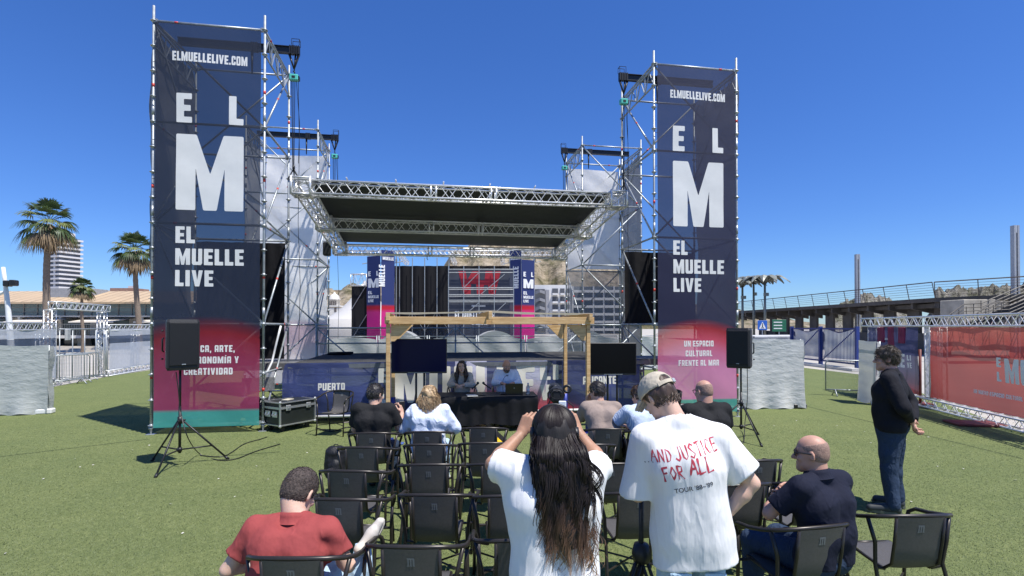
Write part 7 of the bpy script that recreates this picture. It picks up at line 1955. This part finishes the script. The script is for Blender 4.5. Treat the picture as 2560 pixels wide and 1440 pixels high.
# 9 and 10 the pair at the table
def speakers_pair():
    c = chair(1, 1, 0, 'x') if False else None
    for which, px in (('w', 1155), ('m', 1266)):
        p = on_table(px, .92); rz = math.degrees(TRZ)+180
        ch = copy_tree(CH); ch.location = (p.x, p.y, 0); ch.rotation_euler = (0, 0, radians(rz)); ch['label'] = 'dark chair under the woman at the table' if which == 'w' else 'dark chair under the bald man at the table'; ch['group'] = 'dark chairs by the stage'
        if which == 'w':
            r = person('woman with long dark hair and a beige blouse smiling at the table', V3(p.x, p.y, 0)+V3(0, -.05, .03), rz-6, 1.0)
            J = pose(SEAT, HR=hR(4, 4, 5), head=V3(0, .03, 1.215), neck=V3(0, .0, 1.07), sh=[V3(-.165, -.02, 1.0), V3(.165, -.02, 1.0)], el=[V3(-.235, .10, .83), V3(.235, .10, .83)], wr=[V3(-.07, .34, .845), V3(.07, .34, .845)], w=.88, f=.88, hs=.97)
            body(r, J, SK3, .009, [(0, (.6, .7, 0), (0, 0, -1), .4, {}), (1, (-.6, .7, 0), (0, 0, -1), .4, {})], legs=False)
            shirt('blouse', r, J, C_beige, .022, .8, (.07, .085), hem=V3(0, 0, .5), vox=.010, seed=14, long=True, wob=.007, cuff=.03, fwd=.05, neck=.075); trousers(r, J, C_dark); shoes(r, J, M_shoeB)
            C = J['head']; s = SDF(np.array(C)-V3(.2, .2, .42), np.array(C)+.2, .008)
            s.ell(C+V3(0, -.022, .035), (.09, .10, .10), None, .03)
            for q in (-1, 1): s.cone(C+V3(q*.07, .0, .02), C+V3(q*.105, .07, -.18), .03, .045, .04); s.cone(C+V3(q*.105, .07, -.18), C+V3(q*.085, .09, -.34), .042, .02, .03)
            s.cone(C+V3(0, -.06, 0), C+V3(0, -.10, -.24), .08, .06, .04); s.wob(.006, (25, 25, 8), 5); s.ell(C+V3(0, .13, -.02), (.062, .085, .095), None, .02, sub=True)
            V, Q = s.mesh(); from_np('hair', V, Q, hair_mat('hair_dark_brown', (.012, .008, .007), (.05, .03, .022)), r); eyes(r, J)
        else:
            r = person('bald man with a beard and white shirt looking down at the laptop', V3(p.x, p.y, 0)+V3(0, -.05, .03), rz, 1.03)
            J = pose(SEAT, HR=hR(24, 10, 0), head=V3(0, .06, 1.20), neck=V3(0, .02, 1.07), el=[V3(-.26, .10, .84), V3(.26, .10, .84)], wr=[V3(-.10, .33, .85), V3(.10, .33, .85)], w=1.05, f=1.05)
            body(r, J, SK4, .009, [(0, (.3, .9, 0), (0, 0, -1), .4, {}), (1, (-.3, .9, 0), (0, 0, -1), .4, {})], legs=False)
            shirt('white_shirt', r, J, C_shirtW, .018, .8, (.078, .08), hem=V3(0, 0, .5), vox=.010, seed=15, long=True, wob=.005, cuff=.05); trousers(r, J, C_dark); shoes(r, J, M_shoeB)
            C, R = J['head'], J['HR']; s = SDF(np.array(C)-.16, np.array(C)+.16, .006); q_ = lambda x, y, z: C+R @ V3(x, y, z)
            s.cone(q_(-.05, .035, -.055), q_(0, .085, -.105), .028, .030, .02); s.cone(q_(.05, .035, -.055), q_(0, .085, -.105), .028, .030, .02); s.ell(q_(0, .097, -.058), (.028, .012, .006), R, .01); s.wob(.002, (60, 60, 60), 3)
            V, Q = s.mesh(); from_np('beard', V, Q, H_gry, r); eyes(r, J)
speakers_pair()

# 11 long haired woman, hands up holding a camera phone
GS = 1.0
def long_hair_woman():
    d = FPX/500.0; c_ = P(1388, 816, d); r = person('standing woman with very long dark hair, headphones and a white t-shirt, hands raised', (c_.x, d, 0), 0, 1.)
    J = dict(pel=V3(0, .0, .90), waist=V3(0, .01, 1.06), chest=V3(-.005, .0, 1.24), neck=V3(0, .02, 1.43), head=V3(0, .055, 1.585), HR=hR(0, -3, 0), sh=[V3(-.165, .02, 1.385), V3(.165, .02, 1.385)],
             el=[V3(-.315, .145, 1.395), V3(.255, .165, 1.395)], wr=[V3(-.165, .29, 1.525), V3(.150, .29, 1.535)], hip=[V3(-.085, 0, .88), V3(.085, 0, .88)], kn=[V3(-.10, .02, .47), V3(.10, .02, .47)], an=[V3(-.11, -.02, .09), V3(.11, -.02, .09)],
             toe=[V3(-.13, .15, .03), V3(.13, .15, .03)], w=.98, f=.97)
    body(r, J, SK2, .007, [(0, (.42, .15, .85), (.55, .75, -.1), .75, {'thumb': .5}), (1, (-.40, .15, .85), (-.55, .75, -.1), .72, {'thumb': .5})], legs=False)
    o = shirt('white_tshirt', r, J, C_wht, .022, .78, (.082, .088), hem=V3(0, 0, .78), wob=.005, ws=(9, 9, 3.5), vox=.007, seed=21, neck=.07,
          extra=[(V3(-.10, .0, 1.22), V3(-.075, .0, .84), .118, .130), (V3(.09, .0, 1.22), V3(.09, .0, .84), .110, .122), (V3(-.20, .04, 1.33), V3(-.17, .02, 1.12), .075, .06), (V3(.19, .04, 1.33), V3(.16, .02, 1.14), .07, .05)])
    trousers(r, J, cloth('jeans_white', (.62, .62, .62), fold=14), .010); shoes(r, J, M_shoeW)
    # hair: a mass, then locks
    C = J['head']; s = SDF((C.x-.24, C.y-.32, .92), (C.x+.30, C.y+.16, C.z+.17), .0085)
    s.ell(C+V3(0, -.012, .030), (.091, .106, .095), None, .03); s.cone(C+V3(0, -.045, -.01), C+V3(.0, -.10, -.17), .088, .090, .05)
    for q in (-1, 1): s.cone(C+V3(q*.04, -.085, -.10), C+V3(q*.055+.03, -.155, -.42), .062, .052, .04)
    s.cone(C+V3(.02, -.11, -.15), C+V3(.055, -.165, -.48), .07, .05, .05)
    s.wob(.004, (30, 30, 6), 3); s.ell(C+V3(0, .14, -.04), (.075, .085, .12), None, .02, sub=True)
    V, Q = s.mesh(); H = hair_mat('hair_long_dark', (.006, .005, .005), (.022, .016, .014), .65, 26); from_np('hair', V, Q, H, r)
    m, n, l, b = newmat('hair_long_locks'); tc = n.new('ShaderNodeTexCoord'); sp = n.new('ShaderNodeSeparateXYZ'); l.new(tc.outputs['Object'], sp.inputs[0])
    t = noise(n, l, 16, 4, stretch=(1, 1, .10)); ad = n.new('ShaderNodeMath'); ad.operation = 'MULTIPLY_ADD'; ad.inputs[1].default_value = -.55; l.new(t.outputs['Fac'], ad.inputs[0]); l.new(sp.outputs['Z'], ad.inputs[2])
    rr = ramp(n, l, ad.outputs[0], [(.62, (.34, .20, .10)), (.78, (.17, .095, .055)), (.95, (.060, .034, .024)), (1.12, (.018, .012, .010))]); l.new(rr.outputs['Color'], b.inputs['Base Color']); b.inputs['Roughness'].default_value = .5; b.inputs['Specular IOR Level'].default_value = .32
    rnd = random.Random(9); st = []; guides = []
    for g_ in range(105):
        guides.append((rnd.uniform(-pi-.25, .2), rnd.uniform(0, 6.3), rnd.uniform(.005, .017), rnd.gauss(0, .026), rnd.uniform(.44, .68) if rnd.random() > .25 else rnd.uniform(.28, .45), rnd.uniform(.0, .128), rnd.uniform(9, 15), rnd.uniform(.95, 1.07)))
    for i in range(2400):
        a0, ph, wv, gx, L, zr0, fr, lay = guides[i % 105]; a = a0+rnd.gauss(0, .06); ca, sa = cos(a), sin(a); L = L*rnd.uniform(.9, 1.06)
        zr = 0; k0 = 1.; p0z = C.z+.02; pts = []; L -= .02; f0 = rnd.uniform(.06, 1.25); lx = 1+(lay-1)*.6
        for k in range(7):
            f = f0+(1.48-f0)*k/7; pts.append(V3(C.x+ca*sin(f)*.101*lx, C.y-.012+sa*sin(f)*.115*lx, C.z+.026+cos(f)*.107*lx))
        xe = cos(a0)*.105+.062+gx; ye = -.135+sin(a0)*.055-.02*abs(cos(a0)); jx, jy = rnd.gauss(0, .011), rnd.gauss(0, .008)
        for k in range(18):
            q = k/17; z = p0z-(L+zr-.02)*q; w = min(1, q*2.6); w = w*w*(3-2*w); cl = 1-.55*q
            x = (C.x+ca*(.100+.012*w)*(k0+(1-k0)*min(1, q*6)))*(1-max(0, q-.15)/.85)+(C.x+xe)*max(0, q-.15)/.85
            y = (C.y+sa*.113*(k0+(1-k0)*min(1, q*6))-.012)*(1-w)+(C.y+ye)*w
            amp = wv*(q**1.2)*1.8
            ly = 1+(lay-1)*min(1, .6+q*3); x = C.x+(x-C.x)*(1+(lay-1)*.6*(1-min(1, q*3)))
            pts.append(V3(x+jx*cl*min(1, q*4)+amp*sin(q*fr+ph)*1.3+.010*sin(q*5+ph*2)*q, C.y+(y-C.y)*ly+jy*cl*q+amp*cos(q*fr+ph)-.008*min(1, q*3), z))
        st.append((pts, rnd.uniform(.0012, .0028)))
    for i in range(170):   # loose curly ends and fly-aways
        x0 = rnd.uniform(-.08, .19); z0 = rnd.uniform(1.0, 1.25); ph = rnd.uniform(0, 6); pts = []; sd = rnd.choice([-1, 1, 1])
        for k in range(14): q = k/13; pts.append(V3(C.x+x0+sd*.035*q+.022*q*sin(q*12+ph), C.y-.155-.02*q+.020*q*cos(q*12+ph), z0-.17*q))
        st.append((pts, rnd.uniform(.0010, .0022)))
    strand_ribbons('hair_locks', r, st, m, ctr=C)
    b = MB(); pts = [C+V3(cos(t_)*.109, .004, .018+sin(t_)*.1185) for t_ in np.linspace(-.25, pi+.25, 22)]; b.path(pts, .0075, n=8); b.build('headband', M_black, r)
    for q in (-1, 1):
        b = MB(); b.lathe([(0, -.016), (.034, -.014), (.038, 0), (.034, .014), (0, .018)], (0, 0, 0), n=14); o = b.build('headphone_cup', M_black, r); o.location = C+V3(q*.108, 0, -.012); o.rotation_euler = (0, pi/2*q, 0)
    b = MB(); M_ = c_.x
    b.box((c_.x-.005, d+.40, 1.575), (.17, .012, .08), bev=.004); b.build('camera_phone', M_black, None, 'black phone held up in both hands by the long haired woman', 'phone')
long_hair_woman()

# 12 man in the beige cap and printed white t-shirt
def cap_man():
    s0 = 440.; d = FPX/s0; c_ = P(1712, 816, d); X = lambda px: (px-1712)/s0; Z = lambda py: 2.12+(816-py)/s0
    r = person('standing man in a beige cap and white t-shirt with red lettering, hand on hip', (c_.x, d, 0), 0, 1.)
    J = dict(pel=V3(.04, .03, .94), waist=V3(.03, .03, 1.10), chest=V3(.0, .02, 1.32), neck=V3(-.02, .07, 1.575), head=V3(-.105, .15, 1.70), HR=hR(38, 28, -4), nk=1.05, sh=[V3(-.215, .05, 1.475), V3(.205, .02, 1.475)],
             el=[V3(-.245, .10, 1.135), V3(.375, -.01, 1.235)], wr=[V3(-.13, .36, 1.10), V3(.195, .02, 1.00)], hip=[V3(-.06, .03, .91), V3(.14, .03, .91)], kn=[V3(-.07, .05, .50), V3(.15, .05, .50)], an=[V3(-.08, .0, .09), V3(.16, .0, .09)],
             toe=[V3(-.1, .18, .03), V3(.2, .18, .03)], w=1.0, f=.98, hs=1.02)
    body(r, J, SK3, .007, [(0, (.3, .9, .3), (.9, -.3, 0), .8, {}), (1, (-.35, .55, -.75), (-.9, -.3, .2), .35, {})], legs=False)
    xt = [(V3(-.055, .02, 1.38), V3(-.045, .03, .70), .125, .130), (V3(.055, .02, 1.38), V3(.185, .03, .70), .125, .140), (V3(.0, .02, 1.34), V3(.07, .03, .70), .130, .145)]
    J2 = dict(J)
    o = shirt('printed_tshirt', r, J2, C_wht2, .022, (.99, .80), (.086, .110), hem=V3(0, 0, .775), hemn=(.10, 0, -1), wob=.0065, ws=(7, 7, 3.2), vox=.007, seed=31, neck=.072, extra=xt, nz=.03)
    trousers(r, J, C_jeanL, .010, wob=.005); shoes(r, J, M_shoeW)
    b = MB(); bz = .93
    for q in (-1, 1): b.box((.04+q*.095, -.092, .70), (.12, .008, .13), bev=.003)
    b.build('back_pocket', C_jeanL, r)
    # hair under the cap
    C, R = J['head'], J['HR']; q_ = lambda x, y, z: C+R @ (V3(x, y, z)*1.02)
    short_hair(r, J, H_brn, .0055, .013, .030, .095, .004, 9, (40, 40, 18), 0, .1, tuft=1300, tl=.03, tmax=-.03)
    # cap: crown with the opening and strap at the back, brim in front
    m = cloth('cap_beige', (.50, .44, .34), var=.05, fold=14, foldb=.4); s = SDF(np.array(C)-.24, np.array(C)+.24, .0055)
    s.ell(q_(0, -.006, .042), (.102, .124, .108), R, .01); n1 = R @ V3(0, .02, -1); s.cut(n1, C+n1*-.028+R @ V3(0, 0, 0))
    s.ell(q_(0, -.125, .052), (.047, .05, .034), R, .004, sub=True); s.ell(q_(0, -.004, .012), (.091, .113, .085), R, .004, sub=True); s.wob(.0008, (50, 50, 50), 2)
    V, Q = s.mesh(); cp = from_np('cap', V, Q, m, r)
    s = SDF(np.array(C)-.24, np.array(C)+.28, .0055)
    for i in range(5):
        t = (i-2)/2; s.cone(q_(t*.075, .10-.02*abs(t), .030), q_(t*.062, .185-.03*abs(t), .012), .012, .0095, .01)
    V, Q = s.mesh(); from_np('brim', V, Q, m, cp)
    b = MB(); pts = [q_(sin(t_)*.098, -.008-cos(t_)*.122, .029+.004*cos(t_*2)) for t_ in np.linspace(-.75, .75, 12)]
    for a, c2 in zip(pts[:-1], pts[1:]): 
        u = (R @ V3(0, 0, 1))*.011; nrm = (R @ V3(0, -1, 0))*.003
        b.add([a-u+nrm, c2-u+nrm, c2+u+nrm, a+u+nrm, a-u-nrm, c2-u-nrm, c2+u-nrm, a+u-nrm], [(0, 1, 2, 3), (7, 6, 5, 4), (3, 2, 6, 7), (0, 4, 5, 1)])
    b.build('strap', m, cp); b = MB(); b.box(q_(.035, -.129, .030), (.022, .008, .026), M=R, bev=.002); b.build('buckle', M_galv, cp)
    # printed lettering on the back, laid onto the cloth
    from mathutils.bvhtree import BVHTree
    me = o.data; bv = BVHTree.FromPolygons([v.co for v in me.vertices], [tuple(p.vertices) for p in me.polygons])
    def lay(vs, off):
        out = []
        for x, z in vs:
            h = bv.ray_cast(V3(x, -.9, z), V3(0, 1, 0)); out.append((x, (h[0].y if h[0] else -.12)-off, z))
        return out
    ink = mat('ink_red', (.48, .05, .075), .8, 0, .35, 45); inkb = mat('ink_black', (.03, .03, .04), .8, 0, .2, 60)
    def stroke(name, strokes, wd, mm):
        b = MB()
        for st_ in strokes:
            pts = []
            for i in range(len(st_)-1):
                a = Vector(st_[i]); c2 = Vector(st_[i+1]); n_ = max(1, int((c2-a).length/.006))
                for k in range(n_): pts.append(a+(c2-a)*(k/n_))
            pts.append(Vector(st_[-1])); L = len(pts); l_ = []; r_ = []
            for i, p in enumerate(pts):
                t = (pts[min(i+1, L-1)]-pts[max(i-1, 0)]); t.normalize(); nn = Vector((-t.y, t.x))*wd*(.75+.35*sin(i*.45+p.x*40)); l_.append(p+nn); r_.append(p-nn)
            P3 = lay([(p.x, p.y) for p in l_]+[(p.x, p.y) for p in r_], .0010); b.add(P3, [(i, i+1, L+i+1, L+i) for i in range(L-1)])
        return b.build(name, mm, o)
    F = {'A': [[(0, 0), (.32, 1), (.62, 0)], [(.1, .38), (.56, .42)]], 'N': [[(0, 0), (.04, 1), (.5, 0), (.54, 1)]], 'D': [[(.05, 0), (.05, 1), (.4, .82), (.55, .5), (.38, .12), (.02, .02)]], 'J': [[(.5, 1), (.48, .2), (.28, 0), (0, .22)]],
         'U': [[(0, 1), (.06, .2), (.28, 0), (.5, .2), (.55, 1)]], 'S': [[(.55, .85), (.3, 1), (.05, .78), (.28, .52), (.55, .28), (.3, 0), (0, .18)]], 'T': [[(.3, 0), (.3, 1)], [(0, .95), (.62, 1.03)]], 'I': [[(.08, 0), (.1, 1)]],
         'C': [[(.55, .85), (.3, 1), (.03, .5), (.28, 0), (.56, .15)]], 'E': [[(.55, 1), (.05, .98), (.04, 0), (.55, .03)], [(.05, .52), (.45, .55)]], 'F': [[(.58, 1.02), (.05, .98), (.1, -.1)], [(.07, .55), (.45, .6)]],
         'O': [[(.3, 1), (.02, .55), (.25, 0), (.56, .45), (.3, 1)]], 'R': [[(.05, -.05), (.05, 1), (.5, .9), (.45, .55), (.08, .48), (.6, -.1)]], 'L': [[(.05, 1), (.08, 0), (.6, .1)]], '.': [[(.06, .02), (.14, .06)]]}
    def write(txt, x0, z0, x1, z1, h, wd, mm, nm, gap=.2):
        adv = {'I': .22, '.': .26}; ws = [adv.get(c, .62) if c != ' ' else .18 for c in txt]; tot = sum(ws)+gap*(len(txt)-1); L = sqrt((x1-x0)**2+(z1-z0)**2); k = L/tot; ux = (x1-x0)/L; uz = (z1-z0)/L; x = 0; S_ = []
        for c, w in zip(txt, ws):
            for st_ in F.get(c, []): S_.append([(x0+ux*(x+px*(1))*k-uz*pz*h, z0+uz*(x+px)*k+ux*pz*h) for px, pz in st_])
            x += w+gap
        stroke(nm, S_, wd, mm)
    write('...', X(1607), Z(1152), X(1628), Z(1148), .05, .0055, inkb, 'lettering', .1)
    write('AND', X(1622), Z(1147), X(1666), Z(1141), .064, .0038, ink, 'lettering'); write('JUSTICE', X(1675), Z(1139), X(1782), Z(1116), .069, .0046, ink, 'lettering', .14)
    write('FOR', X(1647), Z(1188), X(1693), Z(1177), .070, .0050, ink, 'lettering', .12); write('ALL', X(1706), Z(1171), X(1764), Z(1162), .084, .0062, ink, 'lettering', .1)
    cu = bpy.data.curves.new('tour', 'FONT'); cu.body = "TOUR '88~'89"; cu.size = .062; cu.offset = .0006; ob = bpy.data.objects.new('tour', cu); COL.objects.link(ob)
    dg = bpy.context.evaluated_depsgraph_get(); tm = ob.evaluated_get(dg).to_mesh(); vs = [(v.co.x, v.co.y) for v in tm.vertices]; fs = [tuple(p.vertices) for p in tm.polygons]; w = max(v[0] for v in vs)
    ob.evaluated_get(dg).to_mesh_clear(); bpy.data.objects.remove(ob)
    k = (X(1763)-X(1671))/w; an = atan2(Z(1196)-Z(1217), X(1763)-X(1671)); b = MB()
    b.add(lay([(X(1671)+(v[0]*cos(an)-v[1]*sin(an))*k, Z(1217)+(v[0]*sin(an)+v[1]*cos(an))*k) for v in vs], .0010), fs); b.build('lettering', inkb, o)
cap_man()
for root_ in [o for o in bpy.data.objects if o.get('category') == 'person']:
    pass
